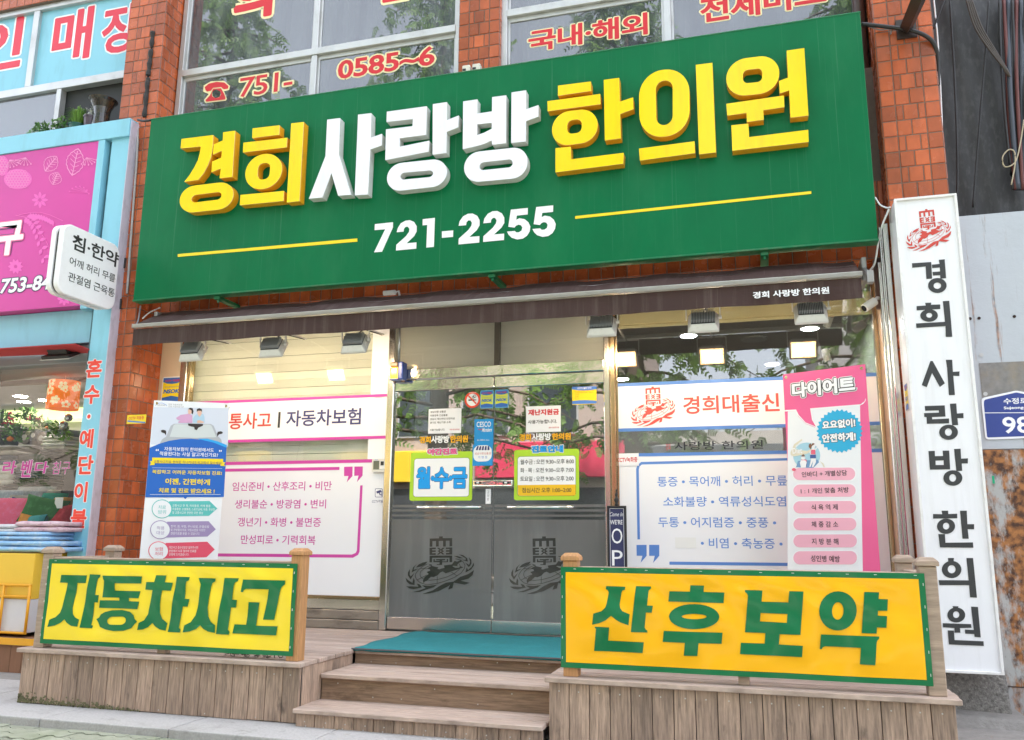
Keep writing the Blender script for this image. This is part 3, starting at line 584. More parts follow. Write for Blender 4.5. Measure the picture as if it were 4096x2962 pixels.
LETTERS = [
 ('A', 'y', [[[(105, 347), (608, 285), (606, 440), (598, 520), (575, 640), (530, 760), (460, 890), (372, 1002), (148, 1033), (230, 930), (310, 800), (365, 690), (395, 580), (412, 468), (90, 498)]],
             [[(770, 240), (962, 215), (915, 955), (712, 975), (732, 820), (582, 880), (594, 710), (740, 645), (750, 535), (607, 598), (620, 435), (765, 370)]],
             [rr((85, 1118), (945, 1018), (924, 1454), (65, 1546), 235), rr((268, 1250), (748, 1190), (740, 1312), (258, 1370), 70)]]),
 ('A', 'y', [[[(1242, 178), (1672, 127), (1665, 280), (1235, 333)]], [[(1095, 407), (1797, 326), (1785, 480), (1087, 563)]],
             [rr((1140, 620), (1725, 552), (1700, 1110), (1110, 1185), 290), rr((1330, 742), (1528, 725), (1508, 985), (1320, 1005), 85)],
             [[(1047, 1243), (1742, 1178), (1735, 1340), (1037, 1407)]], [[(1860, 98), (2060, 75), (1990, 1343), (1787, 1365)]]]),
 ('B', 'w', [[[(315, 318), (498, 295), (478, 808), (655, 1382), (470, 1395), (375, 1075), (245, 1420), (55, 1438), (290, 835)]],
             [[(752, 247), (940, 225), (932, 575), (1090, 518), (1085, 682), (925, 740), (890, 1378), (705, 1390)]]]),
 ('B', 'w', [[[(1160, 205), (1725, 127), (1715, 532), (1342, 580), (1340, 702), (1762, 615), (1750, 770), (1138, 890), (1148, 455), (1522, 410), (1530, 308), (1155, 350)]],
             [[(1812, 98), (2012, 68), (2010, 325), (2180, 258), (2170, 425), (2008, 490), (2002, 790), (1808, 812)]],
             [rr((1167, 950), (2015, 862), (2008, 1250), (1158, 1346), 210), rr((1352, 1072), (1818, 1032), (1812, 1128), (1350, 1172), 60)]]),
 ('C', 'w', [[[(100, 235), (275, 210), (272, 385), (453, 357), (455, 182), (628, 160), (625, 745), (455, 765), (450, 712), (350, 756), (250, 785), (95, 820)], [(273, 515), (450, 495), (450, 570), (360, 617), (270, 650)]],
             [[(693, 125), (872, 98), (868, 333), (1023, 280), (1022, 420), (870, 475), (865, 725), (688, 742)]],
             [rr((112, 868), (892, 784), (885, 1165), (112, 1236), 185), rr((300, 985), (708, 940), (706, 1040), (298, 1082), 50)]]),
 ('C', 'y', [[[(1262, 42), (1665, -10), (1668, 106), (1262, 165)]], [[(1133, 233), (1780, 143), (1785, 268), (1137, 355)]],
             [rr((1192, 376), (1745, 312), (1755, 722), (1186, 795), 210), rr((1375, 470), (1552, 448), (1555, 612), (1378, 640), 65)],
             [[(1824, -29), (2013, -54), (2021, 238), (2183, 185), (2188, 328), (2025, 390), (2033, 688), (1837, 712)]],
             [[(1232, 808), (1420, 790), (1425, 945), (2068, 865), (2063, 998), (1232, 1105)]]]),
 ('D', 'y', [[rr((105, 331), (705, 265), (718, 1062), (115, 1130), 290), rr((305, 440), (510, 415), (510, 945), (318, 972), 100)],
             [[(107, 1240), (770, 1152), (778, 1293), (118, 1382)]], [[(785, 240), (983, 215), (1027, 1285), (825, 1308)]]]),
 ('D', 'y', [[rr((1146, 190), (1780, 110), (1785, 560), (1150, 630), 240), rr((1347, 305), (1578, 278), (1578, 440), (1350, 465), 60)],
             [[(1150, 705), (1838, 605), (1843, 745), (1592, 780), (1597, 895), (1395, 922), (1390, 815), (1160, 845)]],
             [[(1870, 70), (2080, 40), (2130, 845), (1915, 870), (1900, 545), (1788, 580), (1778, 433), (1887, 392)]],
             [[(1210, 962), (1413, 940), (1422, 1103), (2127, 1015), (2133, 1160), (1222, 1265)]]])]
LY = SY - .083; FL = FY(LY)
for view, c, shapes in LETTERS:
    b = MB()
    for sh in shapes:
        rg = [[FL.px(*V_(view, *p)) for p in ring(g, 9)] for g in sh]
        for (t, dz, mi) in ((.077, .006, 0), (.006, 0.0, 1)):
            v, f = fill(rg, t / 2); b.cur = mi; b.add([FL.pt(p[0], p[1], p[2] - t / 2 - dz) for p in v], f)
        v, f = fill(rg); b.cur = 2; b.add([FL.pt(p[0], p[1], .0006) for p in v], f)
    b.build('channel_letter', [m_lys, m_lyt, m_lyf] if c == 'y' else [m_lws, m_lwt, m_lwf], S)
FS = FY(SY)
two = [(1033, 305), (1045, 250), (1085, 195), (1140, 165), (1195, 162), (1250, 190), (1277, 240), (1277, 300), (1245, 355), (1158, 435), (1275, 425), (1273, 500), (1031, 522), (1034, 455), (1145, 355), (1180, 305), (1187, 270), (1170, 243), (1145, 243), (1125, 265), (1120, 298)]
five = [(1640, 118), (1838, 98), (1836, 174), (1710, 187), (1703, 235), (1740, 218), (1800, 228), (1845, 265), (1867, 315), (1860, 370), (1830, 420), (1780, 455), (1715, 465), (1650, 445), (1615, 410), (1596, 373), (1685, 365), (1705, 382), (1735, 380), (1765, 360), (1773, 325), (1758, 300), (1730, 293), (1700, 305), (1683, 327), (1610, 317)]
flat(FS, [[[(58, 285), (270, 262), (268, 325), (142, 606), (48, 613), (178, 345), (55, 355)]],
          [[(312, 380), (325, 330), (360, 275), (415, 245), (465, 238), (515, 260), (545, 310), (545, 370), (515, 425), (428, 508), (542, 497), (540, 570), (304, 592), (308, 525), (420, 425), (455, 375), (460, 340), (440, 315), (415, 318), (397, 340), (393, 372)]],
          [[(615, 228), (757, 212), (745, 550), (657, 558), (667, 295), (613, 300)]], [[(838, 370), (970, 358), (968, 434), (838, 445)]],
          [two], [[(x + 287, y - 29) for x, y in two]], [five], [[(x + 295, y - 30) for x, y in five]]], i_white, S, 'phone_lettering', .003, 'E')
flat(FS, [[[(712, 1018), (1430, 955), (1430, 968), (712, 1029)]]], i_yel, S, 'yellow_line', .003)
flat(FS, [[[(2301, 866), (3245, 766), (3245, 777), (2301, 877)]]], i_yel, S, 'yellow_line', .003)
# junction boxes on the sign's top edge
for i, (xx, lb) in enumerate(((1868, 'small beige junction box on the green sign top, the one nearer the lettered window'), (1908, 'small beige junction box on the green sign top, right of its twin'))):
    a = P(xx, 278, Y=-.55); r = root('junction_box', (a[0], -.55, SZ1), lb, 'junction box', 'junction boxes on the green sign')
    MB().box(a[0] - .035, -.58, SZ1 + .004, a[0] + .035, -.52, SZ1 + .075).build('case', M('beige_plastic', (.62, .6, .52), .5, var=.1), r, bevel=.006); MB().box(a[0] - .03, -.583, SZ1 + .02, a[0] + .0, -.5805, SZ1 + .04).build('cable_gland', m_black, r)

# ------------------------------------------------------------------ awning
m_aw = M('brown_awning_cloth', (.044, .019, .015), .75, var=.2, vscale=4, stain=(.17, .135, .12), stain_amt=.35, stain_scale=2.6, stain_stretch=(6, 1, .35), stain2=((.20, .17, .15), .35, 3.5, (14, 1, .3), .62), bump=.004, bscale=5, bstretch=(1, 1, .3))
AX0, AX1, AY, AZ = -5.33, .752, -.75, zc(1.834)
A = root('awning', (-2.3, -.45, zc(2.05)), 'dark brown cloth awning with an aluminium front bar and small white lettering', 'awning')
mb = MB(); n = 60
for k in range(n):
    xa, xb = AX0 + (AX1 - AX0) * k / n, AX0 + (AX1 - AX0) * (k + 1) / n
    w = lambda x: .006 * math.sin(x * 7) + .004 * math.sin(x * 17)
    for (y0, z0, y1, z1) in ((-.40, zc(2.05), -.56, zc(1.965)), (-.56, zc(1.965), AY, AZ + .01)):
        mb.quad((xa, y0, z0 + w(xa)), (xb, y0, z0 + w(xb)), (xb, y1, z1 + w(xb) * .5), (xa, y1, z1 + w(xa) * .5))
mb.build('canopy', m_aw, A)
mb = MB()
for k in range(n):
    xa, xb = AX0 + (AX1 - AX0) * k / n, AX0 + (AX1 - AX0) * (k + 1) / n
    w = lambda x, t: t * (.009 * math.sin(x * 5.3) + .006 * math.sin(x * 13.1 + 1))
    rows = [0, .35, .7, 1.0]
    for (p, q) in zip(rows[:-1], rows[1:]):
        zA, zB = AZ - .025 - .15 * p, AZ - .025 - .15 * q
        mb.quad((xa, AY + w(xa, p), zA), (xb, AY + w(xb, p), zA), (xb, AY + w(xb, q), zB), (xa, AY + w(xa, q), zB))
mb.build('valance', m_aw, A)
mb = MB(); mb.box(AX0, AY - .026, AZ - .016, AX1 + .01, AY + .02, AZ + .017)
for zz in (-.012, 0, .012): mb.box(AX0, AY - .030, AZ + zz * .7 - .002, AX1 + .01, AY - .0265, AZ + zz * .7 + .002)
mb.build('front_bar', M('dull_aluminium', (.50, .49, .47), .35, metal=.6, var=.12, vscale=6, stain=(.3, .26, .18), stain_amt=.6, stain_scale=8, stain_stretch=(.6, 1, 4)), A, bevel=.003)
MB().tube([(AX0 + .02, -.36, zc(1.99)), (AX1, -.36, zc(1.99))], .035, 12).build('roller_tube', m_alu, A, smooth=True)
for x, s in ((AX0 + .01, 1), (AX1 + .06, -1)):
    mb = MB(); mb.box(x - .018, -.50, zc(1.86), x + .018, -.28, zc(2.04)); mb.tube([(x, -.46, zc(1.96)), (x, AY + .05, AZ + .005)], .02, 8); mb.box(x - (.012 if s > 0 else .022), AY - .029, AZ - (.02 if s > 0 else .07), x + (.0 if s > 0 else .022), AY + .03, AZ + .02); mb.build('side_bracket', M('tarnished_bracket', (.30, .29, .28), .4, metal=.5, var=.3), A, bevel=.005)
T(FY(AY), 'z7', '경희 사랑방 한의원', 2135, 955, 1015, 2268 + 542, i_white, A, .03, 1.0, off=.017)

# ------------------------------------------------------------------ floodlights under the awning
m_fl = M('grey_cast_housing', (.68, .68, .66), .45, metal=.2, var=.1, vscale=9, stain=(.2, .17, .14), stain_amt=.4, stain_scale=12)
m_fin = M('grey_cooling_fins', (.40, .42, .44), .4, metal=.3)
m_flens = M('lit_warm_lens', (.9, .8, .6), .4, emit=(1.0, .80, .56), estr=15)
m_bra = M('white_bracket', (.7, .69, .67), .4, var=.1)
def floodlight(pos, label, rz=0.0, tilt=32):
    r = root('floodlight', pos, label, 'floodlight', 'floodlights hanging under the awning')
    m4 = Matrix.Translation(Vector(pos)) @ Matrix.Rotation(R_(rz), 4, 'Z') @ Matrix.Rotation(R_(-tilt), 4, 'X')
    def put(mb, name, mat, parent, bevel=0.0, seg=1):
        mb.v = [tuple(m4 @ Vector(p)) for p in mb.v]; return mb.build(name, mat, parent, bevel, seg)
    h = MB(); h.box(-.115, .012, -.085, .115, .032, .085); h.hexa([(-.115, .012, -.085), (.115, .012, -.085), (.115, .012, .085), (-.115, .012, .085)], [(-.088, -.03, -.05), (.088, -.03, -.05), (.088, -.03, .078), (-.088, -.03, .078)])
    hh = put(h, 'housing', m_fl, r, .008, 2)
    fn = MB()
    for k in range(15): x = -.081 + k * .01157; fn.box(x - .0028, -.062, -.035, x + .0028, -.031, .074)
    put(MB().box(-.088, -.0315, -.045, .088, -.0303, .078), 'fin_gap_shade', m_black, hh)  # black plate added under the fins, its colour standing in for shaded gaps
    put(fn, 'cooling_fins', m_fin, hh)
    lg = MB()
    for sx in (-1, 1):
        for k in range(4): z = -.055 + k * .032; lg.box(sx * .09, -.006, z, sx * .108, .012, z + .012)
    put(lg, 'side_lug', m_fl, hh)
    put(MB().box(-.082, .030, -.052, .082, .036, .052), 'lens', m_flens, r)
    put(MB().box(-.099, .0325, -.069, .099, .0335, .069), 'lens_rim', M('lit_lens_rim', (.8, .6, .3), .4, emit=(1.0, .55, .2), estr=3.0), r)
    bk = MB(); x0, y0, z0 = pos; c, s = math.cos(R_(rz)), math.sin(R_(rz))
    for sx in (-1, 1):
        px, py = x0 + sx * .124 * c, y0 + sx * .124 * s
        bk.box(px - .004, py - .009, z0 + .02, px + .004, py + .009, z0 + .16); bk.tube([(px - .012 * sx, py, z0 + .03), (px + .012, py, z0 + .03)], .013, 8)
    bk.box(x0 - .128 * c, y0 - .01, z0 + .158, x0 + .128 * c, y0 + .01, z0 + .166); bk.tube([(x0, y0, z0 + .16), (x0, -.05, z0 + .21)], .01, 6); bk.build('bracket', m_bra, r)
    mb = MB().tube([(x0, y0 - .01, z0 + .07), (x0 + .03, y0 + .1, z0 + .15), (x0, -.08, z0 + .2)], .005, 6); mb.build('cable', m_black, r)
FLS = [((770, 1407), 'grey finned floodlight at the far left end, above the orange wall pier'), ((1090, 1390), 'grey finned floodlight above the middle of the magenta poster window'), ((1420, 1373), 'grey finned floodlight in front of the white panel beside the door post'),
       ((2407, 1304), 'grey finned floodlight hanging over the brass post right of the door'), ((2813, 1286), 'grey finned floodlight over the middle of the blue poster window'), ((3243, 1250), 'grey finned floodlight with a dusty lower rim beside the small white camera')]
for (u, v), lb in FLS:
    p = P(u, v + 4, Y=-.6); floodlight((float(p[0]), -.6, float(p[2])), lb)

# ------------------------------------------------------------------ wall boxes, cameras, small fittings on the shopfront
F1 = FY(-.05)
a, z1 = F1.px(*V_('D3', 38, 42)); b, z0 = F1.px(*V_('D3', 165, 208))
r = root('alarm_beacon', (a, -.05, z0), 'amber and blue alarm beacon fixed on the door post', 'alarm beacon')
MB().box(a, -.13, z0 + .012, a + (b - a) * .6, -.045, z1 - .045).build('amber_lens', M('amber_plastic', (.95, .42, .02), .15, emit=(1, .45, .03), estr=.5), r, bevel=.012, seg=2)
hb = MB().box(a + (b - a) * .6, -.14, z0, b, -.045, z1).build('case', M('blue_plastic', (.02, .06, .3), .35), r, bevel=.012, seg=2)
MB().box(a, -.135, z1 - .043, a + (b - a) * .58, -.045, z1).build('cap', M('brown_plastic', (.25, .15, .07), .4), r, bevel=.008); MB().box(a, -.135, z0, a + (b - a) * .58, -.045, z0 + .01).build('cap', M('blue_plastic', 0), r)
def camera_dev(pos, d, label, r0=.028, ln=.12, name='security_camera'):
    r = root(name, pos, label, 'camera', None); p = Vector(pos); d = Vector(d).normalized()
    MB().tube([p, p + d * ln], r0, 16).build('body', M('white_camera_case', (.74, .74, .72), .35, var=.05), r, bevel=.004)
    MB().tube([p + d * ln, p + d * (ln + .004)], r0 * .75, 14).build('lens', M('dark_lens', (.01, .01, .015), .1), r)
    q = p + d * .04; MB().tube([q, q + Vector((.05, .03, .05)), q + Vector((.07, .08, .06))], .012, 8).build('mount', m_bra, r, smooth=True)
p = P(3500, 1205, Y=-.33); camera_dev((p[0], -.33, p[2]), (-.75, -.35, -.55), 'small white cylinder camera on the right wall reveal under the awning end', .032, .11)
p = P(3300, 1400, Y=.25); camera_dev((p[0], .25, p[2]), (.12, -.2, -.97), 'white cylinder camera hanging inside the right window above the pink banner', .03, .11)
p = P(3322, 1265, Y=.35); camera_dev((p[0], .35, p[2]), (-.3, .6, -.7), 'white angled camera bracket inside the glass behind the dusty floodlight', .03, .1)
# intercom and notices on the window
F2 = FY(-.008)
def card(fr, view, x0, y0, x1, y1, mat, name, label, cat, off=.0, r=0.0, group=None, thick=.002):
    a0, z1 = fr.px(*V_(view, x0, y0)); a1, z0 = fr.px(*V_(view, x1, y1))
    pt = fr.pt((a0 + a1) / 2, z0, off)
    ro = root(name, pt, label, cat, group); rect(fr, a0, z0, a1, z1, mat, ro, 'sheet', off, thick, r); return ro
r = root('intercom', P(*V_('l2', 1105, 905), Y=-.02), 'cream door intercom with a small screen on the white panel beside the door', 'intercom')
prect(F2, 'l2', 1042, 793, 1170, 908, M('cream_plastic', (.72, .69, .62), .4, var=.04), r, 'case', .0, .03, r=.008); prect(F2, 'l2', 1055, 810, 1103, 885, M('grey_screen', (.12, .14, .13), .15), r, 'screen', .031); prect(F2, 'l2', 1113, 810, 1153, 882, M('pale_plastic', (.8, .8, .78), .3), r, 'reader', .031, .004); prect(F2, 'l2', 1120, 815, 1147, 850, m_black, r, 'reader_window', .036)
T(F2, 'l2', 'NSOK', 1065, 798, 806, 1095, i_blue, r, .03, off=.0312)
r = card(F2, 'l2', 1020, 1038, 1158, 1193, m_white, 'camera_notice', 'small white notice with a surveillance camera pictogram under the intercom', 'notice', .0)
flat(F2, [[rr((1055, 1052), (1123, 1052), (1123, 1130), (1055, 1130), 10), rr((1059, 1056), (1119, 1056), (1119, 1126), (1059, 1126), 8)], [[(1066, 1078), (1106, 1064), (1113, 1084), (1072, 1097)]], [[(1088, 1090), (1096, 1088), (1104, 1104), (1113, 1104), (1113, 1112), (1098, 1112)]], [[(1113, 1072), (1117, 1072), (1117, 1122), (1113, 1122)]]], i_navy, r, 'camera_mark', .0024, 'l2')
T(F2, 'l2', 'CCTV작동중', 1028, 1153, 1180, 1146, i_navy, r, .015, off=.0024)
r = card(F2, 'l3', 830, 745, 1125, 850, m_white, 'camera_notice', 'white notice with red lettering and a blue camcorder mark on the right window', 'notice', .003)
flat(F2, [[rr((840, 760), (917, 760), (917, 838), (840, 838), 12), rr((844, 764), (913, 764), (913, 834), (844, 834), 10)], [[(852, 788), (892, 785), (892, 815), (852, 816)], [(858, 793), (886, 791), (886, 810), (858, 811)]], [[(892, 796), (906, 789), (906, 810), (892, 803)]]], i_blue, r, 'camcorder_mark', .0055, 'l3')
T(F2, 'l3', 'CCTV녹화중', 930, 775, 822, 1112, i_red, r, .02, off=.0055)
# stickers on the doors
FD = FY(-.0075)
def nsok(view, x0, y0, x1, y1, label, fr=FD, rim=None, grp='alarm company stickers'):
    a0, z1 = fr.px(*V_(view, x0, y0)); a1, z0 = fr.px(*V_(view, x1, y1)); h = z1 - z0; w = a1 - a0
    r = root('alarm_sticker', fr.pt((a0 + a1) / 2, z0), label, 'sticker', grp)
    rect(fr, a0, z0, a1, z1, rim or M('ink_sky_blue', (.12, .45, .72), .4), r, 'sheet', 0, .001, r=w * .1)
    i = w * .05; rect(fr, a0 + i, z0 + i, a1 - i, z1 - i, M('ink_yellow_green', (.62, .66, .06), .4) if rim is None else i_yel, r, 'yellow_field', .0012, .0006)
    flat(fr, [[[(a0 + i, z1 - i), (a1 - i, z1 - i), (a1 - i, z1 - h * .2), (a0 + w * .75, z1 - h * .26), (a0 + w * .5, z1 - h * .28), (a0 + w * .25, z1 - h * .26), (a0 + i, z1 - h * .2)]], [[(a0 + i, z0 + i), (a1 - i, z0 + i), (a1 - i, z0 + h * .2), (a0 + w * .5, z0 + h * .27), (a0 + i, z0 + h * .2)]]], M('ink_sticker_blue', (.03, .14, .5), .4), r, 'blue_field', .0024, coords='w')
    Tb(fr, 'CCTV 작동중', a0 + w * .14, z1 - h * .20, a0 + w * .86, z1 - h * .11, i_red, r, .03, off=.0034); Tb(fr, 'NSOK', a0 + w * .1, z0 + h * .36, a0 + w * .88, z0 + h * .52, M('ink_sticker_blue', 0), r, .05, off=.0024, shear=.2); Tb(fr, '전자경비감시구역', a0 + w * .15, z0 + h * .58, a0 + w * .85, z0 + h * .635, M('ink_sticker_blue', 0), r, .0, off=.0024)
    return r
nsok('D3', 892, 305, 1020, 476, 'yellow and blue alarm sticker beside the round red sticker, on the left door'); nsok('D3', 1035, 298, 1166, 470, 'yellow and blue alarm sticker at the top left corner of the right door')
c, zc_ = FD.px(*V_('D3', 813, 395)); a_, _ = FD.px(*V_('D3', 890, 395)); rd = a_ - c
circ = lambda a, z, q, n=32: [(a + q * math.cos(2 * math.pi * k / n), z + q * math.sin(2 * math.pi * k / n)) for k in range(n)]
r = root('no_smoking_sticker', FD.pt(c, zc_ - rd), 'round red and white no smoking sticker on the left door', 'sticker')
flat(FD, [[circ(c, zc_, rd)]], i_dred if False else ink('orange_red', (.78, .06, .02)), r, 'red_disc', 0, coords='w', thick=.001); flat(FD, [[circ(c, zc_, rd * .76)]], i_white, r, 'white_disc', .0014, coords='w')
flat(FD, [[[(c - rd * .5, zc_ - rd * .12), (c + rd * .28, zc_ - rd * .12), (c + rd * .28, zc_ + rd * .06), (c - rd * .5, zc_ + rd * .06)]], [[(c + rd * .32, zc_ - rd * .12), (c + rd * .38, zc_ - rd * .12), (c + rd * .38, zc_ + rd * .06), (c + rd * .32, zc_ + rd * .06)]], [[(c + rd * .43, zc_ - rd * .12), (c + rd * .49, zc_ - rd * .12), (c + rd * .49, zc_ + rd * .06), (c + rd * .43, zc_ + rd * .06)]], [circ(c + rd * .1, zc_ + rd * .3, rd * .16, 12), circ(c + rd * .1, zc_ + rd * .3, rd * .10, 12)], [circ(c + rd * .3, zc_ + rd * .42, rd * .2, 12), circ(c + rd * .3, zc_ + rd * .42, rd * .14, 12)]], i_black, r, 'cigarette_mark', .0022, coords='w')
s_ = rd * .72 * .707; t_ = rd * .06
flat(FD, [[[(c - s_ - t_, zc_ + s_ - t_), (c - s_ + t_, zc_ + s_ + t_), (c + s_ + t_, zc_ - s_ + t_), (c + s_ - t_, zc_ - s_ - t_)]]], ink('orange_red', 0), r, 'red_bar', .0046, coords='w')
Tb(FD, 'No Smoking!', c - rd * .45, zc_ + rd * .8, c + rd * .45, zc_ + rd * .93, i_white, r, .02, off=.0016)
# notices
r = card(FD, 'D3', 383, 488, 700, 722, m_white, 'paper_notice', 'white paper notice with five lines of black print on the left door', 'notice', group='paper notices on the doors')
for (s, xl, yt, yb, xr) in (('성남사랑 상품권', 398, 505, 527, 550), ('아동양육 긴급돌봄', 397, 541, 562, 568), ('성남시 재난연대 안전자금', 395, 576, 597, 640), ('경기도 재난기본 소득', 394, 611, 632, 600), ('사용가능합니다.', 392, 682, 704, 542)): T(FD, 'D3', s, xl, yt, yb, xr, i_black, r, .02, off=.0024)
T(FD, 'D3', '경희사랑방한의원', 588, 682, 697, 685, i_dred, r, .02, off=.0024)
r = card(FD, 'D3', 1343, 462, 1684, 708, m_white, 'paper_notice', 'white paper notice with a red headline on the right door', 'notice', group='paper notices on the doors')
T(FD, 'D3', '재난지원금', 1363, 492, 552, 1668, i_red, r, .045, off=.0024); T(FD, 'D3', '사용가능합니다.', 1360, 595, 634, 1648, i_black, r, .025, off=.0024); T(FD, 'D3', '경희사랑방한의원', 1565, 662, 678, 1666, i_dred, r, .02, off=.0024)
r = card(FD, 'D3', 1797, 270, 2037, 436, i_yel, 'camera_notice', 'yellow and blue surveillance notice in the upper right corner of the right door', 'notice')
flat(FD, [[[(1797, 268), (2037, 262), (2037, 290), (1975, 300), (1920, 303), (1860, 302), (1797, 294)]], [[(1797, 408), (1860, 400), (1920, 398), (1975, 400), (2037, 404), (2037, 432), (1797, 438)]]], i_blue, r, 'blue_field', .0024, 'D3')
T(FD, 'D3', 'CCTV 설치 안내', 1850, 272, 293, 1985, i_white, r, .02, off=.0034)
for k, (xl, yt, xr) in enumerate(((1822, 306, 2012), (1822, 322, 2005))): T(FD, 'D3', ('본 시설은 고객의 안전을 위하여' if k == 0 else 'CCTV를 설치하여 운영하고 있습니다'), xl, yt, yt + 11, xr, i_red, r, .0, off=.0024)
for k, s in enumerate(('설치목적', '촬영범위', '책 임 자')): T(FD, 'D3', s, 1826, 342 + k * 20, 353 + k * 20, 1862, i_black, r, .0, off=.0024)
# clinic name on each door: yellow, white, yellow
for (sh, x, lb) in ((0, 0, 'yellow and white clinic name decal on the left door'), (1, 0, 'yellow and white clinic name decal on the right door')):
    r = root('name_decal', FD.pt(*((-2.75, 1.9) if sh == 0 else (-1.75, 1.9))), lb, 'decal', 'clinic name decals')
    d_ = [((290, 402), 757, 825), ((405, 585), 750, 824), ((592, 770), 748, 820)] if sh == 0 else [((1275, 1390), 732, 802), ((1398, 1590), 726, 798), ((1597, 1784), 724, 792)]
    for ((xl, xr), yt, yb), s, m in zip(d_, ('경희', '사랑방', '한의원'), (i_yel, i_white, i_yel)): T(FD, 'D3', s, xl, yt, yb, xr, M('ink_amber', (.85, .42, .01), .4) if m is i_yel else m, r, .04, .95, off=.002, ol=(.03, i_black))
def green_board(pts, label, head, hx, hm):
    (x0, y0, x1, y1), (i0, j0, i1, j1) = pts; r = root('hours_board', P(*V_('D3', (x0 + x1) / 2, y1), Y=-.0075), label, 'hours board', 'lime green opening boards')
    prect(FD, 'D3', x0, y0, x1, y1, i_lime, r, 'board', 0, .003, r=.02); prect(FD, 'D3', i0 - 3, j0 - 3, i1 + 3, j1 + 3, i_black, r, 'field_rim', .0034, .0003, r=.024); prect(FD, 'D3', i0, j0, i1, j1, i_white, r, 'white_field', .0042, .0003, r=.022)
    T(FD, 'D3', head, hx[0], hx[1], hx[2], hx[3], hm, r, .045, 1.0, off=.006, ol=(.03, i_black)); T(FD, 'D3', head, hx[0] - 8, hx[1] - 8, hx[2] + 8, hx[3] + 8, i_white, r, .12, 1.0, off=.004); return r
r = green_board(((207, 915, 808, 1388), (243, 978, 778, 1348)), 'lime green board with big cyan weekday letters on the left door', '야간진료', (370, 878, 940, 664), i_pink)
T(FD, 'D3', '월·수·금', 258, 1056, 1275, 762, M('ink_sky', (.0, .33, .83), .4), r, .05, .92, off=.006, ol=(.018, i_black))
r = green_board(((1227, 890, 1866, 1383), (1262, 958, 1832, 1340)), 'lime green board with opening hours and a yellow lunch row on the right door', '진료안내', (1396, 850, 918, 1708), M('ink_sky', 0))
flat(FD, [[[(1262, 1236), (1832, 1230), (1832, 1318, 22), (1830, 1340, 22), (1262, 1342, 22), (1262, 1300)]]], M('ink_warm_yellow', (.85, .50, .01), .4), r, 'lunch_field', .005, 'D3')
for (s, xl, yt, yb, xr) in (('월수금 : 오전 9:30~오후 8:00', 1287, 985, 1034, 1815), ('화 · 목 : 오전 9:30~오후 7:00', 1286, 1068, 1116, 1813), ('토요일 : 오전 9:30~오후 2:00', 1286, 1150, 1200, 1812), ('점심시간 오후 1:00~2:00', 1303, 1262, 1312, 1790)): T(FD, 'D3', s, xl, yt, yb, xr, i_black, r, .008, .95, off=.006)
r = card(FD, 'D3', 835, 588, 1018, 835, M('ink_clear_blue', (.01, .28, .66), .35), 'service_sticker', 'blue pest control membership sticker at the inner edge of the left door', 'sticker')
T(FD, 'D3', 'CESCO', 855, 612, 665, 995, i_white, r, .01, off=.0024); T(FD, 'D3', 'Members', 905, 672, 712, 1000, i_white, r, .01, off=.0024, shear=.3); T(FD, 'D3', '세스코멤버스 Zone', 858, 785, 802, 980, i_white, r, .0, off=.0024)
flat(FD, [[[(866, 678), (880, 686), (900, 686), (918, 674), (905, 690), (885, 693), (872, 690)]]], i_red, r, 'smile_mark', .0024, 'D3')
r = card(FD, 'D3', 817, 840, 1012, 1043, M('ink_clear_blue', 0), 'voucher_sticker', 'white and blue voucher sticker with a striped awning mark under the blue sticker', 'sticker', off=.001)
flat(FD, [[rr((826, 846), (1006, 842), (1004, 1000), (822, 1008), 60)]], i_white, r, 'white_field', .0036, 'D3')
flat(FD, [[[(862 + k * 26, 852), (877 + k * 26, 852), (867 + k * 29, 892), (846 + k * 29, 892)]] for k in range(5)], i_navy, r, 'awning_mark', .0042, 'D3')
T(FD, 'D3', '성남사랑상품권', 836, 914, 938, 995, i_dred, r, .0, off=.0042); T(FD, 'D3', '가 맹 점', 870, 950, 975, 958, i_blue, r, .0, off=.0042)
r = card(FD, 'D3', 945, 1275, 993, 1420, m_white, 'fixed_door_label', 'narrow white label with three stacked characters under the door lock', 'label', off=.0)
for k, s in enumerate('고정문'): T(FD, 'D3', s, 958, 1292 + k * 35, 1317 + k * 35, 978, i_black, r, .0, off=.0024)
# stickers left and right on the frames
nsok('l1', 1443, 65, 1600, 290, 'large yellow and blue alarm sticker on the beige board beside the left window', FY(-.047), M('ink_pale', (.8, .8, .78), .4))
r = card(FY(-.4575), 'l1', 1130, 402, 1290, 475, i_yel, 'camera_notice', 'small yellow camera notice stuck on the orange tiled pier', 'notice', r=.006, off=.0)
# small notice text on the pier sticker
FP = FY(-.4575)
T(FP, 'l1', 'CCTV 작동중', 1140, 414, 445, 1275, i_red, r, .02, off=.0026)
flat(FP, [[[(1131, 448), (1289, 462), (1288, 474), (1131, 462)]]], i_blue, r, 'blue_field', .0024, 'l1')

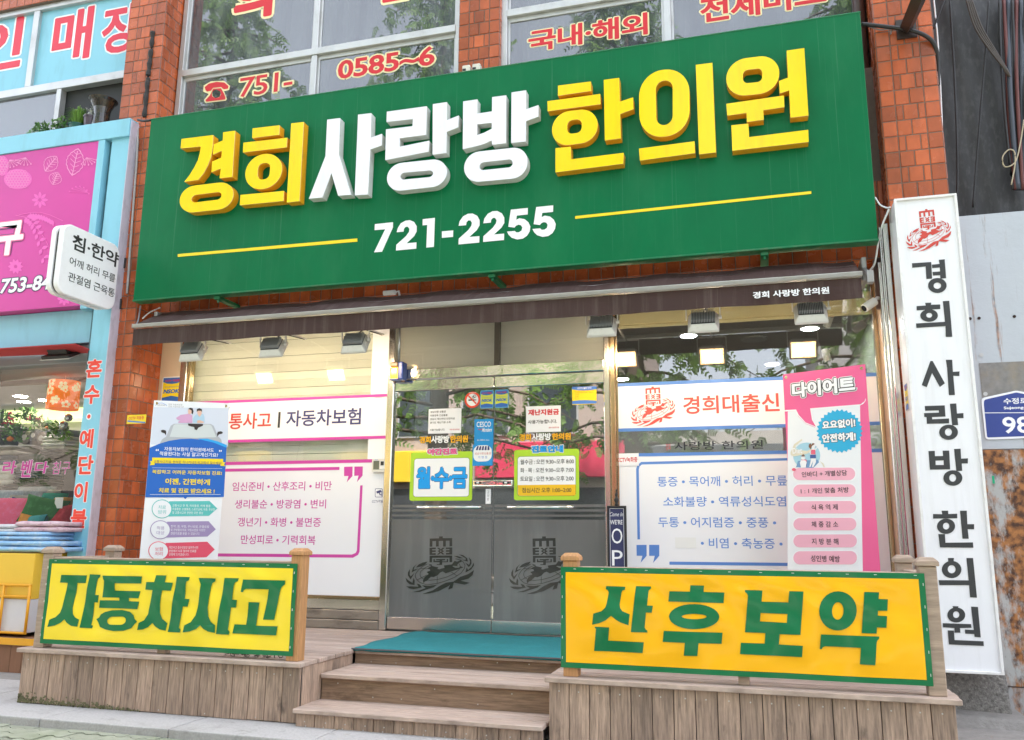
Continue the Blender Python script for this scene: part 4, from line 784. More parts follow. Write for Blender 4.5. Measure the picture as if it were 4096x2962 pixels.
# ------------------------------------------------------------------ timber deck and steps
m_wood = M('weathered_decking', (.38, .29, .24), .75, var=.8, vscale=9, stretch=(.7, 16, 1), island=.17, stain=(.17, .125, .10), stain_amt=.5, stain_scale=3, stain_stretch=(.5, 5, 1), bump=.002, bscale=22, bstretch=(1.2, 22, 1), stain2=((.46, .39, .34), .5, 3, (.6, 3, 1), .55))
m_woodv = M('weathered_cladding', (.37, .262, .195), .8, var=.95, vscale=7, stretch=(14, 14, 1), island=.20, stain=(.13, .095, .075), stain_amt=.75, stain_scale=2.6, stain_stretch=(5, 5, .7), bump=.003, bscale=20, bstretch=(18, 18, 1), ribs=('X', 75, .35), stain2=((.07, .05, .04), .8, 5, (2.2, 2.2, .9), .60))
m_woods = M('reeded_riser_board', (.31, .205, .135), .8, var=.8, vscale=6, stretch=(1, 1, 14), island=.12, stain=(.13, .085, .05), stain_amt=.55, stain_scale=3, stain_stretch=(.8, 1, 6), stain2=((.09, .055, .03), .7, 5, (1, 1, 2.2), .6), bump=.003, bscale=20, bstretch=(1, 1, 18), ribs=('Z', 75, .5))
m_post = M('fence_post_timber', (.46, .235, .095), .65, var=.6, vscale=6, stretch=(12, 12, 1), stain=(.28, .16, .08), stain_amt=.5, stain_scale=3, stain_stretch=(5, 5, .7), bump=.002, bscale=24, bstretch=(14, 14, 1))
m_postg = M('grey_rail_timber', (.36, .27, .205), .75, var=.6, vscale=6, stretch=(1, 10, 10), bump=.002, bscale=20, bstretch=(1, 16, 16))
m_screw = M('screw_head', (.55, .53, .5), .4, metal=.8)
D_ = root('wooden_deck', (-2.0, -1.0, .045), 'weathered timber deck with central steps and vertical board cladding', 'deck')
def boards_along_x(x0, x1, y0, y1, z, w, th=.028):
    mb = MB(); y = y0
    while y < y1 - .02: e = min(y + w, y1); mb.box(x0 + random.uniform(-.004, .004), y + .002, z - th, x1 + random.uniform(-.006, .006), e - .002, z + random.uniform(-.001, .001)); y = e
    return mb
DLx0, DLx1, DRx0, DRx1 = -4.985, -2.785, -1.225, .93
ytop = -1.965
boards_along_x(DLx0, DLx1, ytop, -.05, ZF, .118).build('floor_boards', m_wood, D_, bevel=.004)
boards_along_x(DRx0, DRx1, ytop, -.05, ZF, .118).build('floor_boards', m_wood, D_, bevel=.004)
boards_along_x(DLx1 + .004, DRx0 - .004, -1.225, -.05, ZF, .118).build('floor_boards', m_wood, D_, bevel=.004)
def clad(x0, x1, y, z0, z1, w=.117, moss=False):
    mb = MB(); n = max(1, round((x1 - x0) / w)); q = (x1 - x0) / n
    for k in range(n): mb.box(x0 + k * q + .0022, y + random.uniform(-.0015, .0015), z0 + random.uniform(0, .004), x0 + (k + 1) * q - .0022, y + .022, z1)
    o = mb.build('front_cladding', m_woodv, D_, bevel=.0025)
    sc = MB()
    for k in range(n):
        for zz in ([z1 - .045] + ([z0 + .02] if (k % 3 == 0 or z1 - z0 < .2) else [])):
            x = x0 + (k + .5) * q + random.uniform(-.012, .012); sc.tube([(x, y - .002, zz), (x, y + .001, zz)], .0042, 8)
    sc.build('screw_heads', m_screw, o)
    MB().box(x0, y + .023, z0, x1, y + .03, z1).build('backing', m_black, D_)
clad(DLx0 + .03, DLx1 - .012, -1.935, .046, ZF - .03)
ms_ = MB()
for k in range(330):
    t = random.random() ** 1.7; x = DLx0 + .04 + t * 1.0; z = .05 + abs(random.gauss(0, .028)) * (1.15 - t); s = random.uniform(.004, .011); ms_.quad(*[(x + s * math.cos(q * 1.256 + k), -1.9385 - .0006 * (k % 5), z + s * .8 * math.sin(q * 1.256 + k)) for q in range(5)])
tag(ms_.build('moss', M('moss_green', (.15, .145, .075), .95, var=.4, vscale=30)), 'thin green moss growing along the foot of the left deck boards', 'moss', kind='stuff')
clad(DRx0 + .02, DRx1 - .03, -1.935, .02, ZF - .03)
def clad_side(x, y0, y1, z0, z1, sgn, w=.1):
    mb = MB(); n = max(1, round((y1 - y0) / w)); q = (y1 - y0) / n
    for k in range(n): mb.box(x, y0 + k * q + .002, z0, x - sgn * .022, y0 + (k + 1) * q - .002, z1)
    mb.build('side_cladding', m_woodv, D_, bevel=.0025); MB().box(x - sgn * .024, y0, z0, x - sgn * .03, y1, z1).build('backing', m_black, D_)
clad_side(DLx1 - .01, -1.91, -1.22, .046, ZF - .03, 1); clad_side(DRx0 + .018, -1.91, -1.22, .046, ZF - .03, -1); clad_side(DLx0 + .028, -1.91, -.3, .046, ZF - .03, -1); clad_side(DRx1 - .028, -1.91, -.5, .046, ZF - .03, 1)
sx0, sx1 = DLx1 + .002, DRx0 - .002
z2, z3 = zc(-.871), zc(-1.03)
boards_along_x(sx0, sx1, -1.70, -1.20, z2, .125).build('tread', m_wood, D_, bevel=.005); boards_along_x(sx0 - .012, sx1 + .004, -2.015, -1.66, z3, .13).build('tread', m_wood, D_, bevel=.005)
for (y, a, b) in ((-1.205, z2 + .001, ZF - .03), (-1.672, z3 + .001, z2 - .029)):
    rb = MB().box(sx0, y, a, sx1, y + .02, b).build('riser', m_woods, D_); sc = MB()
    for k in range(7):
        x = sx0 + .1 + k * .235 + random.uniform(-.03, .03); zz = (a + b) / 2 + random.choice((-1, 1)) * (b - a) * .28; sc.tube([(x, y - .002, zz), (x, y + .001, zz)], .0042, 8)
    sc.build('screw_heads', m_screw, rb)
clad(sx0, sx1, -1.985, .03, z3 - .03, .128)
# teal mat
m_mat = M('teal_carpet', (.012, .19, .21), .95, var=.2, vscale=40, bump=.006, bscale=180, stain=(.03, .30, .32), stain_amt=.5, stain_scale=4)
mb = MB(); nx, ny = 40, 26; xa, xb, ya, yb = -2.80, -1.22, -1.235, -.09; g = []
for j in range(ny + 1):
    for i in range(nx + 1):
        x = xa + (xb - xa) * i / nx + .02 * math.sin(j * .5) * (i == 0); y = ya + (yb - ya) * j / ny
        z = ZF + .011 + .006 * math.exp(-((x + 2.72) / .03) ** 2) + .002 * math.sin(x * 9) * math.sin(y * 7); g.append((x, y, z if y > -1.225 else z - .012))
fs = [(j * (nx + 1) + i, j * (nx + 1) + i + 1, (j + 1) * (nx + 1) + i + 1, (j + 1) * (nx + 1) + i) for j in range(ny) for i in range(nx)]
r = root('door_mat', (-2.0, -.65, ZF), 'teal carpet mat lying on the deck before the glass doors', 'mat'); mb.add(g, fs); mo = mb.build('carpet', m_mat, r, smooth=True)
sol = mo.modifiers.new('thickness', 'SOLIDIFY'); sol.thickness = .009
MB().box(xa, ya - .006, ZF + .001, xb, ya + .002, ZF + .010).build('edge_binding', M('grey_binding', (.12, .12, .13), .7), r)
# railings
def post(x, y, ztop, par, mat, s=.043):
    p = MB().box(x - s, y - s, ZF, x + s, y + s, ztop - .045).build('post', mat, par, bevel=.004)
    c = MB(); e = s + .012; c.box(x - e, y - e, ztop - .045, x + e, y + e, ztop - .022); c.hexa([(x - e, y - e, ztop - .022), (x + e, y - e, ztop - .022), (x + e, y + e, ztop - .022), (x - e, y + e, ztop - .022)], [(x - e * .6, y - e * .6, ztop), (x + e * .6, y - e * .6, ztop), (x + e * .6, y + e * .6, ztop), (x - e * .6, y + e * .6, ztop)])
    c.build('post_cap', mat, p, bevel=.003); return p
ZR = zc(-.16)
def railing(x0, x1, sx, label, zt):
    r = root('deck_railing', ((x0 + x1) / 2, -1.86, ZF), label, 'railing', 'timber railings on the deck edge')
    post(x0, -1.86, zt[0], r, zt[3]); post(x1, -1.86, zt[1], r, zt[4]); post(sx, -1.30, zt[2], r, m_postg)
    MB().box(x0 + .044, -1.895, ZR - .03, x1 - .044, -1.80, ZR).build('top_rail', m_postg, r, bevel=.004); MB().box(x0 + .044, -1.875, ZF + .10, x1 - .044, -1.835, ZF + .17).build('bottom_rail', m_postg, r, bevel=.004)
    e = x0 if abs(sx - x0) < .3 else x1
    MB().box(e - .04, -1.815, ZR - .03, e + .04, -1.345, ZR).build('side_rail', m_postg, r, bevel=.004)
    n = 6
    for k in range(1, n):
        x = x0 + (x1 - x0) * k / n
        if k == 3: MB().box(x - .03, -1.88, ZF, x + .03, -1.82, ZR - .032).build('baluster', m_postg, r, bevel=.003)
railing(-4.865, -2.882, -4.83, 'timber railing left of the steps carrying the lemon yellow banner', (zc(-.088), zc(-.076), zc(-.08), m_postg, m_post))
railing(-1.085, .83, .80, 'timber railing right of the steps carrying the orange yellow banner', (zc(-.082), zc(-.08), zc(-.077), m_post, m_postg))
# banners
m_gr = lambda n, c: M(n, c, .28, var=.06, vscale=2, spec=.35, coat=.12)
m_bg = m_gr('banner_green', (.0, .155, .052)); m_by = m_gr('banner_lemon', (.90, .68, .03)); m_bo = m_gr('banner_orange_yellow', (.95, .47, .0))
def wrinkle(a, z, W, H, sd):
    u, w = a / W, z / H
    e = min(1, 7 * min(u, 1 - u, ) + .1) * min(1, 5 * min(w, 1 - w) + .12)
    return 1.0 * e * (.006 * math.sin(9 * u + 5 * w + sd) + .005 * math.sin(23 * u - 9 * w + sd * 2) + .0035 * math.sin(41 * u + 13 * w * w + sd) + .005 * math.sin(6 * w + 3 * u + sd)) + .004 * (1 - w) ** 6 * math.sin(18 * u)
def banner(x0, z0, x1, z1, y, mat, name, label, sd, b=.030):
    W, H = x1 - x0, z1 - z0; r = root('banner', ((x0 + x1) / 2, y, z0), label, 'banner', None)
    def sheet(xa, za, xb, zb, off, mt, nm, nx=110, nz=40):
        v = []
        for j in range(nz + 1):
            for i in range(nx + 1):
                x = xa + (xb - xa) * i / nx; z = za + (zb - za) * j / nz; v.append((x, y - off - wrinkle(x - x0, z - z0, W, H, sd), z))
        return MB().add(v, [(j * (nx + 1) + i, j * (nx + 1) + i + 1, (j + 1) * (nx + 1) + i + 1, (j + 1) * (nx + 1) + i) for j in range(nz) for i in range(nx)]).build(nm, mt, r, smooth=True)
    sheet(x0, z0, x1, z1, 0, m_bg, 'border'); sheet(x0 + b, z0 + b, x1 - b, z1 - b, .0016, mat, 'printed_field'); return r, W, H
def banner_letters(r, view, shapes, y, x0, z0, W, H, sd):
    fr = FY(y); i = 0
    for sh in shapes:
        rg = [[fr.px(*V_(view, *p)) for p in ring(g)] for g in sh]; v, f = fill(rg)
        bm = bmesh.new(); vs_ = [bm.verts.new((p[0], 0, p[1])) for p in v]
        for q in f:
            try: bm.faces.new([vs_[k] for k in q])
            except ValueError: pass
        for ax in ((1, 0, 0), (0, 0, 1)):
            lo, hi = (x0, x0 + W) if ax[0] else (z0, z0 + H); st = W / 110 if ax[0] else H / 40; c = lo
            lo_v = min((p[0] if ax[0] else p[1]) for p in v); hi_v = max((p[0] if ax[0] else p[1]) for p in v)
            while c < hi:
                if lo_v < c < hi_v: bmesh.ops.bisect_plane(bm, geom=bm.verts[:] + bm.edges[:] + bm.faces[:], plane_co=(c, 0, 0) if ax[0] else (0, 0, c), plane_no=ax)
                c += st * 2
        for q in bm.verts: q.co.y = y - .0045 - .0003 * i - wrinkle(q.co.x - x0, q.co.z - z0, W, H, sd)
        me = bpy.data.meshes.new('letter'); bm.to_mesh(me); bm.free(); link('letter', me, m_bg, r, True); i += 1
BY = -1.912
bl_, bt_ = P(197, 2237, Y=BY), P(1191, 2254, Y=BY); bb_ = P(147, 2573, Y=BY)
x0, x1, z1, z0 = float(bl_[0]), float(bt_[0]), float(bl_[2]), float(bb_[2])
r, W, H = banner(x0, z0, x1, z1, BY, m_by, 'banner', 'lemon yellow vinyl banner with green slanted lettering left of the steps', 1.0)
banner_letters(r, 'F', [
 [[(235, 163), (440, 167), (432, 230), (360, 228), (335, 360), (328, 430), (333, 480), (350, 507), (380, 525), (368, 582), (320, 575), (285, 550), (265, 522), (235, 550), (190, 572), (128, 584), (142, 525), (190, 505), (225, 470), (240, 430), (280, 228), (221, 225)]],
 [[(465, 158), (562, 162), (555, 180), (535, 195), (527, 220), (512, 325), (542, 327), (530, 387), (500, 385), (470, 570), (483, 575), (478, 596), (384, 590)]],
 [[(580, 168), (896, 175), (885, 233), (680, 230), (672, 290), (878, 295), (865, 352), (568, 345), (590, 210), (583, 195)]], [[(548, 368), (698, 371), (700, 346), (785, 348), (782, 376), (872, 379), (858, 440), (536, 430)]],
 [[(580, 465), (640, 450), (720, 448), (790, 462), (822, 490), (830, 520), (850, 542), (828, 560), (800, 595), (740, 615), (660, 617), (590, 605), (540, 585), (525, 550), (508, 522), (530, 510), (545, 485)], rr((606, 503), (760, 500), (752, 568), (598, 566), 40)],
 [[(1005, 165), (1088, 167), (1080, 222), (1145, 226), (1132, 290), (1065, 287), (1040, 400), (1035, 470), (1050, 520), (1090, 555), (1078, 615), (1030, 605), (995, 580), (975, 552), (940, 585), (895, 605), (847, 610), (862, 552), (910, 530), (945, 480), (960, 400), (982, 285), (918, 282), (930, 220), (995, 221)]],
 [[(1180, 177), (1282, 180), (1278, 205), (1258, 215), (1250, 240), (1235, 357), (1270, 360), (1257, 420), (1222, 418), (1192, 590), (1207, 605), (1202, 629), (1096, 625)]],
 [[(1350, 188), (1485, 192), (1480, 215), (1455, 230), (1445, 260), (1425, 430), (1430, 500), (1450, 545), (1482, 570), (1478, 633), (1425, 622), (1390, 600), (1365, 570), (1335, 600), (1285, 620), (1226, 628), (1240, 570), (1290, 545), (1325, 490), (1340, 420), (1365, 240), (1355, 212)]],
 [[(1560, 187), (1675, 190), (1670, 212), (1648, 222), (1640, 250), (1622, 363), (1660, 366), (1648, 428), (1610, 426), (1585, 605), (1600, 625), (1594, 647), (1487, 642)]],
 [[(1712, 200), (2052, 208), (2050, 240), (2028, 255), (2015, 280), (1960, 527), (1870, 525), (1920, 280), (1740, 275), (1722, 285), (1715, 302), (1697, 300)]], [[(1755, 383), (1840, 386), (1810, 575), (1988, 579), (1975, 653), (1622, 636), (1635, 563), (1725, 568)]]], BY, x0, z0, W, H, 1.0)
bl_, bt_ = P(2243, 2268, Y=BY), P(3697, 2295, Y=BY); bb_ = P(2243, 2670, Y=BY)
x0, x1, z1, z0 = float(bl_[0]), float(bt_[0]), float(bl_[2]), float(bb_[2])
r, W, H = banner(x0, z0, x1, z1, BY, m_bo, 'banner', 'orange yellow vinyl banner with upright green lettering right of the steps', 4.2)
GH = lambda sh: [[[(p[0] + 1944.0, p[1], *p[2:]) for p in g] for g in s] for s in sh]   # second half of the word, 600 px further right
banner_letters(r, 'G', [
 [[(403, 147), (652, 155), (647, 195), (615, 205), (603, 230), (582, 380), (590, 430), (620, 470), (713, 510), (700, 652), (600, 615), (540, 580), (475, 528), (400, 590), (320, 625), (226, 645), (242, 502), (350, 470), (400, 420), (415, 370), (437, 230), (425, 200), (398, 187)]],
 [[(790, 147), (985, 153), (983, 180), (955, 205), (938, 398), (1013, 400), (997, 491), (922, 488), (905, 680), (915, 705), (938, 722), (941, 748), (729, 740)]],
 [[(263, 671), (450, 679), (433, 852), (893, 873), (880, 1012), (251, 986), (277, 700), (262, 686)]],
 [[(1495, 137), (1671, 142), (1665, 225), (1936, 231), (1925, 367), (1210, 348), (1224, 214), (1489, 220)]],
 [rr((1225, 375), (1875, 385), (1868, 706), (1215, 700), 999), rr((1385, 506), (1708, 508), (1706, 577), (1381, 574), 999)],
 [[(1153, 725), (1913, 750), (1900, 895), (1603, 883), (1589, 1050), (1413, 1045), (1428, 878), (1139, 867)]]] + GH([
 [[(258, 196), (485, 203), (474, 348), (821, 359), (832, 212), (1017, 217), (977, 776), (708, 768), (698, 902), (1008, 918), (998, 1066), (195, 1026), (207, 880), (514, 892), (523, 757), (260, 745), (298, 270), (285, 240), (260, 222)], [(462, 494), (810, 509), (801, 622), (453, 605)]],
 [rr((1225, 210), (1712, 217), (1700, 722), (1212, 716), 999), rr((1388, 354), (1538, 355), (1532, 580), (1380, 578), 999)],
 [[(1804, 222), (1997, 228), (1992, 315), (2112, 319), (2105, 468), (1982, 465), (1979, 529), (2100, 535), (2090, 686), (1969, 682), (1964, 762), (1770, 755)]],
 [[(1242, 771), (1997, 799), (1995, 828), (1970, 850), (1960, 890), (1942, 1166), (1743, 1156), (1758, 943), (1295, 926), (1268, 938), (1255, 962), (1228, 963)]]]), BY, x0, z0, W, H, 4.2)
m_stp = M('staple_wire', (.75, .75, .75), .35, metal=.6)
for bo in [o for o in list(COL.objects) if o.name.startswith('banner') and o.type == 'EMPTY']:
    bd = [c_ for c_ in bo.children if c_.name.startswith('border')][0]; xs = [p.co.x for p in bd.data.vertices]; zs = [p.co.z for p in bd.data.vertices]; xa, xb, za, zb_ = min(xs), max(xs), min(zs), max(zs); mb = MB(); bx, by_, bz = bo.location
    for k in range(13): x = xa + (xb - xa) * (k + .5) / 13 + random.uniform(-.03, .03); mb.box(bx + x - .007, by_ - .018, bz + zb_ - .012, bx + x + .007, by_ - .012, bz + zb_ - .0095)
    for k in range(5):
        for e in (xa + .012, xb - .012): z = za + (zb_ - za) * (k + .5) / 5; mb.box(bx + e - .0012, by_ - .018, bz + z - .007, bx + e + .0012, by_ - .012, bz + z + .007)
    mb.build('staples', m_stp, bd)
# chain on the deck
r = root('chain', (-3.2, -1.8, ZF), 'short rusty chain lying on the deck under the lemon banner', 'chain'); mb = MB()
for k in range(22):
    c = Vector((-3.42 + .4 * k / 22 + .02 * math.sin(k * 2.1), -1.80 + .03 * math.sin(k * 1.3), ZF + .01 + .006 * (k % 3))); t = k * 1.1
    a = Vector((math.cos(t), math.sin(t), .2)).normalized(); b = Vector((0, 0, 1)) if k % 2 else Vector((-math.sin(t), math.cos(t), 0))
    mb.tube([c + a * .016 * math.cos(q) + b * .009 * math.sin(q) for q in [i * math.pi / 5 for i in range(11)]], .003, 5, cap=False)
mb.build('links', M('chain_metal', (.13, .11, .09), .45, metal=.7), r)

# ------------------------------------------------------------------ white vertical sign
VX0, VX1, VY0, VY1 = float(P(3577, 799, Y=-.74)[0]), float(P(3824, 774, Y=-.74)[0]), -.74, -.46
vz1, vz0 = float(P(3700, 787, Y=-.74)[2]), float(P(4011, 2700, Y=-.74)[2])
m_vs = M('white_sign_cabinet', (.80, .80, .83), .3, var=.03, vscale=3, stretch=(3, 3, .4), stain=(.5, .48, .46), stain_amt=.25, stain_scale=3, stain_stretch=(6, 6, .5))
VS = root('vertical_sign', ((VX0 + VX1) / 2, VY1, vz0), 'tall white box sign with black vertical letters and a red emblem, right pier', 'sign')
MB().box(VX0, VY0 + .012, vz0, VX1, VY1, vz1).build('cabinet', m_vs, VS, bevel=.004)
fm = MB(); t = .014; fm.box(VX0 - .003, VY0 - .004, vz0 - .003, VX0 + t, VY0 + .02, vz1 + .003); fm.box(VX1 - t, VY0 - .004, vz0 - .003, VX1 + .003, VY0 + .02, vz1 + .003); fm.box(VX0 + t, VY0 - .004, vz1 - t, VX1 - t, VY0 + .02, vz1 + .003); fm.box(VX0 + t, VY0 - .004, vz0 - .003, VX1 - t, VY0 + .02, vz0 + t)
fm.build('face_frame', M('white_aluminium_frame', (.78, .77, .76), .35, var=.08, stain=(.4, .36, .3), stain_amt=.4, stain_scale=10), VS, bevel=.002)
FV = FY(VY0); i_vb = M('ink_faded_vinyl', (.032, .034, .036), .5, var=.25, vscale=30, stretch=(6, 1, .6))
FVb = FY(VY0 + .012)
VL = [('I', [[[(294, 750), (505, 736), (515, 918), (452, 923), (443, 785), (297, 800)]], [[(512, 765), (595, 757), (588, 712), (652, 706), (668, 914), (605, 918), (602, 880), (524, 886), (518, 845), (600, 840), (598, 797), (515, 803)]], [rr((470, 912), (672, 910), (674, 1075), (470, 1075), 999), rr((530, 962), (612, 960), (612, 1030), (530, 1030), 999)]]),
      ('I', [[[(438, 1182), (505, 1180), (502, 1203), (602, 1200), (604, 1250), (345, 1265), (345, 1218), (445, 1212)]], [rr((385, 1254), (577, 1250), (578, 1390), (385, 1390), 999), rr((450, 1292), (515, 1292), (516, 1345), (450, 1345), 999)], [[(338, 1408), (655, 1390), (632, 1165), (702, 1160), (735, 1553), (663, 1556), (660, 1437), (343, 1457)]]]),
      ('J', [[[(332, 178), (357, 178), (490, 422), (435, 463), (350, 310), (292, 465), (237, 442)]], [[(500, 165), (570, 165), (578, 297), (650, 292), (648, 343), (582, 340), (600, 550), (534, 552), (515, 260)]]]),
      ('J', [[[(270, 670), (488, 663), (497, 785), (350, 792), (352, 815), (535, 806), (537, 860), (293, 865), (290, 792), (265, 790), (262, 748), (425, 742), (423, 718), (275, 722)]], [[(545, 645), (615, 642), (622, 752), (693, 747), (694, 803), (628, 803), (635, 878), (570, 882)]], [rr((426, 876), (632, 872), (634, 1040), (428, 1040), 999), rr((490, 915), (567, 915), (567, 996), (490, 996), 999)]]),
      ('J', [[[(310, 1162), (380, 1160), (382, 1218), (470, 1216), (465, 1158), (537, 1157), (548, 1363), (327, 1366)], [(388, 1268), (475, 1264), (478, 1315), (390, 1315)]], [[(590, 1140), (662, 1137), (668, 1245), (742, 1242), (741, 1298), (674, 1298), (680, 1378), (615, 1382)]], [rr((472, 1374), (680, 1370), (682, 1542), (474, 1542), 999), rr((537, 1415), (613, 1415), (614, 1497), (538, 1497), 999)]]),
      ('K', [[[(220, 112), (287, 112), (290, 146), (381, 143), (381, 190), (133, 194), (133, 146), (227, 148)]], [rr((173, 196), (358, 190), (360, 350), (173, 350), 999), rr((234, 235), (300, 235), (300, 305), (234, 305), 999)], [[(409, 112), (479, 112), (484, 250), (554, 250), (554, 303), (488, 301), (499, 399), (435, 399)]], [[(187, 352), (254, 352), (260, 440), (542, 437), (546, 492), (204, 488)]]]),
      ('K', [[[(285, 597), (347, 597), (343, 640), (290, 640)]], [rr((222, 628), (423, 625), (425, 803), (224, 803), 999), rr((283, 670), (363, 670), (364, 754), (284, 754), 999)], [[(190, 824), (498, 826), (475, 597), (543, 597), (583, 1003), (512, 1000), (502, 875), (198, 875)]]]),
      ('K', [[[(332, 1090), (395, 1092), (385, 1115), (342, 1115)]], [rr((280, 1103), (462, 1103), (464, 1258), (280, 1258), 999), rr((337, 1143), (402, 1143), (403, 1212), (338, 1212), 999)], [[(232, 1265), (522, 1274), (527, 1312), (409, 1315), (413, 1362), (352, 1362), (352, 1313), (235, 1308)]], [[(522, 1095), (593, 1098), (622, 1410), (558, 1405), (555, 1375), (462, 1372), (459, 1330), (550, 1334)]], [[(283, 1338), (346, 1340), (354, 1437), (650, 1450), (653, 1498), (296, 1482)]]])]
for view, sh in VL: flat(FVb, sh, i_vb, VS, 'letter', .002, view)
emblem_px(FVb, 'I', 198, 180, 742, 593, i_dred, VS, .002)
nsok_f = Frame((VX0, VY0, 0), (0, -1, 0))
FX = Frame((VX0 - .001, 0, 0), (0, -1, 0))
nsok('J', 47, 440, 103, 706, 'narrow yellow and blue alarm sticker on the side of the tall white sign', FX, M('ink_pale', 0))

# ------------------------------------------------------------------ white projecting box sign on the left pier
BX = -5.727; m_bs = M('white_plastic_sign', (.84, .84, .86), .3, var=.02, coat=.2, stain=(.5, .46, .42), stain_amt=.2, stain_scale=4)
FB = Frame((BX, 0, 0), (0, 1, 0))
yA, yB = -1.245, -.575; bz0, bz1 = zc(2.055), zc(2.68)
BS = root('box_sign', (BX - .06, -.9, bz0), 'white rounded box sign with three black text lines sticking out from the left pier', 'sign')
for (o1, o2, nm) in ((0, -.055, 'sign_face'), (-.085, -.135, 'sign_face')):
    sh = rr((yA, bz1), (yB, bz1), (yB, bz0), (yA, bz0), .09)
    v, f = fill([ring(sh, 8)], abs(o1 - o2) / 2 - .006, .006); MB().add([FB.pt(p[0], p[1], (o1 + o2) / 2 + p[2]) for p in v], f).build(nm, m_bs, BS)
v, f = fill([ring(rr((yA + .012, bz1 - .012), (yB - .012, bz1 - .012), (yB - .012, bz0 + .012), (yA + .012, bz0 + .012), .085), 8)], .017); MB().add([FB.pt(p[0], p[1], -.07 + p[2]) for p in v], f).build('dark_band', M('dark_band_plastic', (.06, .058, .058), .5, var=.2), BS)
bk = MB()
for zz in (bz0 + .1, bz1 - .12): bk.box(BX - .09, yB - .01, zz - .012, BX - .05, -.452, zz + .012); bk.box(BX - .12, -.47, zz - .05, BX - .02, -.455, zz + .05)
bk.build('bracket', m_black, BS, bevel=.003)
def TX(s, pts, bold, mat=None):
    (uL, vt, vb), (uR, vt2, vb2) = pts; a0, za = FB.px(*V_('z5', uL, vb)); _, zb = FB.px(*V_('z5', uL, vt)); a1, zc0 = FB.px(*V_('z5', uR, vb2)); _, zd = FB.px(*V_('z5', uR, vt2))
    Tb(FB, s, a0, (za + zc0) / 2, a1, (zb + zd) / 2, i_black, BS, bold, .95, .0015)
TX('침·한약', ((630, 435, 585), (1045, 590, 720)), .02); TX('어깨 허리 무릎', ((610, 645, 722), (1018, 780, 855)), .006); TX('관절염 근육통', ((597, 785, 865), (1012, 905, 985)), .006)

# ------------------------------------------------------------------ hanging poster banners
def poster(tl, tr, y, zbot, right_fix, label, mat, eyel):
    if right_fix:
        b = P(*tr, Y=y); a = P(*tl, Z=b[2])
    else:
        a = P(*tl, Y=y); b = P(*tr, Z=a[2])
    fr = Frame((a[0], a[1], 0), (b[0] - a[0], b[1] - a[1], 0)); W = math.hypot(b[0] - a[0], b[1] - a[1])
    r = root('poster_banner', ((a[0] + b[0]) / 2, (a[1] + b[1]) / 2, ZF), label, 'poster banner', None)
    rect(fr, 0, zbot, W, a[2], mat, r, 'sheet', -.003, .003)
    rod = MB()
    for q in (0.0, W): rod.tube([fr.pt(W / 2, ZF + .5, -.04), fr.pt(q, a[2] - .03, -.012)], .005, 6)
    rod.tube([fr.pt(W / 2, ZF + .5, -.05), fr.pt(W / 2, ZF, -.3)], .008, 6); rod.tube([fr.pt(W / 2, ZF + .5, -.04), fr.pt(.05, zbot, -.012)], .005, 6); rod.tube([fr.pt(W / 2, ZF + .5, -.04), fr.pt(W - .05, zbot, -.012)], .005, 6); rod.build('stand', m_black, r)
    for q in (.025, W - .025): MB().lathe((0, 0, 0), [(.006, 0), (.012, 0), (.012, .003), (.006, .003)], 14).build('eyelet', m_brass, r).data.transform(Matrix.Translation(Vector(fr.pt(q, a[2] - .025, .0005)) - wloc(r)) @ Matrix.Rotation(R_(90), 4, 'X') @ Matrix.Translation(wloc(r)))
    return r, fr, W, a[2]
m_ps = M('poster_white', (.80, .81, .84), .35, var=.02)
PL, FPL, Wl, zt = poster((616, 1602), (917, 1614), -.93, .46, False, 'white and blue car insurance poster banner showing a couple in a car', m_ps, None)
i_pb = ink('poster_blue', (.01, .12, .50)); i_sky = ink('pale_sky', (.62, .66, .76)); i_teal = ink('teal', (.10, .50, .48)); i_lav = ink('lavender', (.34, .26, .47)); i_crim = ink('crimson', (.72, .08, .14)); i_tskin = ink('skin', (.75, .47, .36)); i_shirtp = ink('shirt_pink', (.62, .35, .55)); i_shirtb = ink('shirt_blue', (.40, .58, .72)); i_hair = ink('hair', (.03, .02, .02)); i_car = ink('car_grey', (.42, .44, .48)); i_scr = ink('screen_grey', (.58, .62, .63))
fl = lambda sh, m, nm, off: flat(FPL, sh, m, PL, nm, off, 'D2')
fl([[[(183, 120), (906, 130), (896, 500), (152, 480)]]], i_sky, 'sky_print', .0006)
fl([[[(240, 470), (262, 430), (300, 405), (345, 300), (375, 280), (730, 282), (760, 300), (800, 400), (832, 430), (840, 470)]]], i_car, 'car_print', .0012)
fl([[[(335, 405), (372, 295), (390, 285), (720, 288), (740, 300), (785, 410), (560, 418)]]], i_scr, 'windscreen_print', .002)
fl([[[(250, 345), (270, 338), (298, 345), (302, 365), (300, 395), (285, 372), (255, 362)]], [[(848, 362), (830, 352), (798, 358), (792, 378), (795, 405), (812, 382), (843, 376)]], [[(510, 278), (660, 282), (655, 300), (612, 318), (598, 342), (575, 335), (572, 312), (545, 308), (515, 298)]]], i_hair, 'mirror_print', .0026)
fl([[[(395, 225), (440, 195), (490, 188), (520, 182), (552, 200), (555, 272), (420, 272), (415, 262), (440, 250), (410, 240)]]], i_shirtp, 'woman_print', .003); fl([[[(575, 205), (600, 182), (660, 185), (670, 215), (672, 270), (560, 270), (562, 225)]]], i_shirtb, 'man_print', .003)
fl([[[(510, 150), (525, 138), (545, 148), (548, 172), (532, 190), (515, 182)]], [[(600, 160), (620, 150), (643, 158), (645, 185), (625, 215), (606, 195)]], [[(600, 250), (625, 245), (668, 262), (660, 272), (600, 272)]]], i_tskin, 'skin_print', .0036)
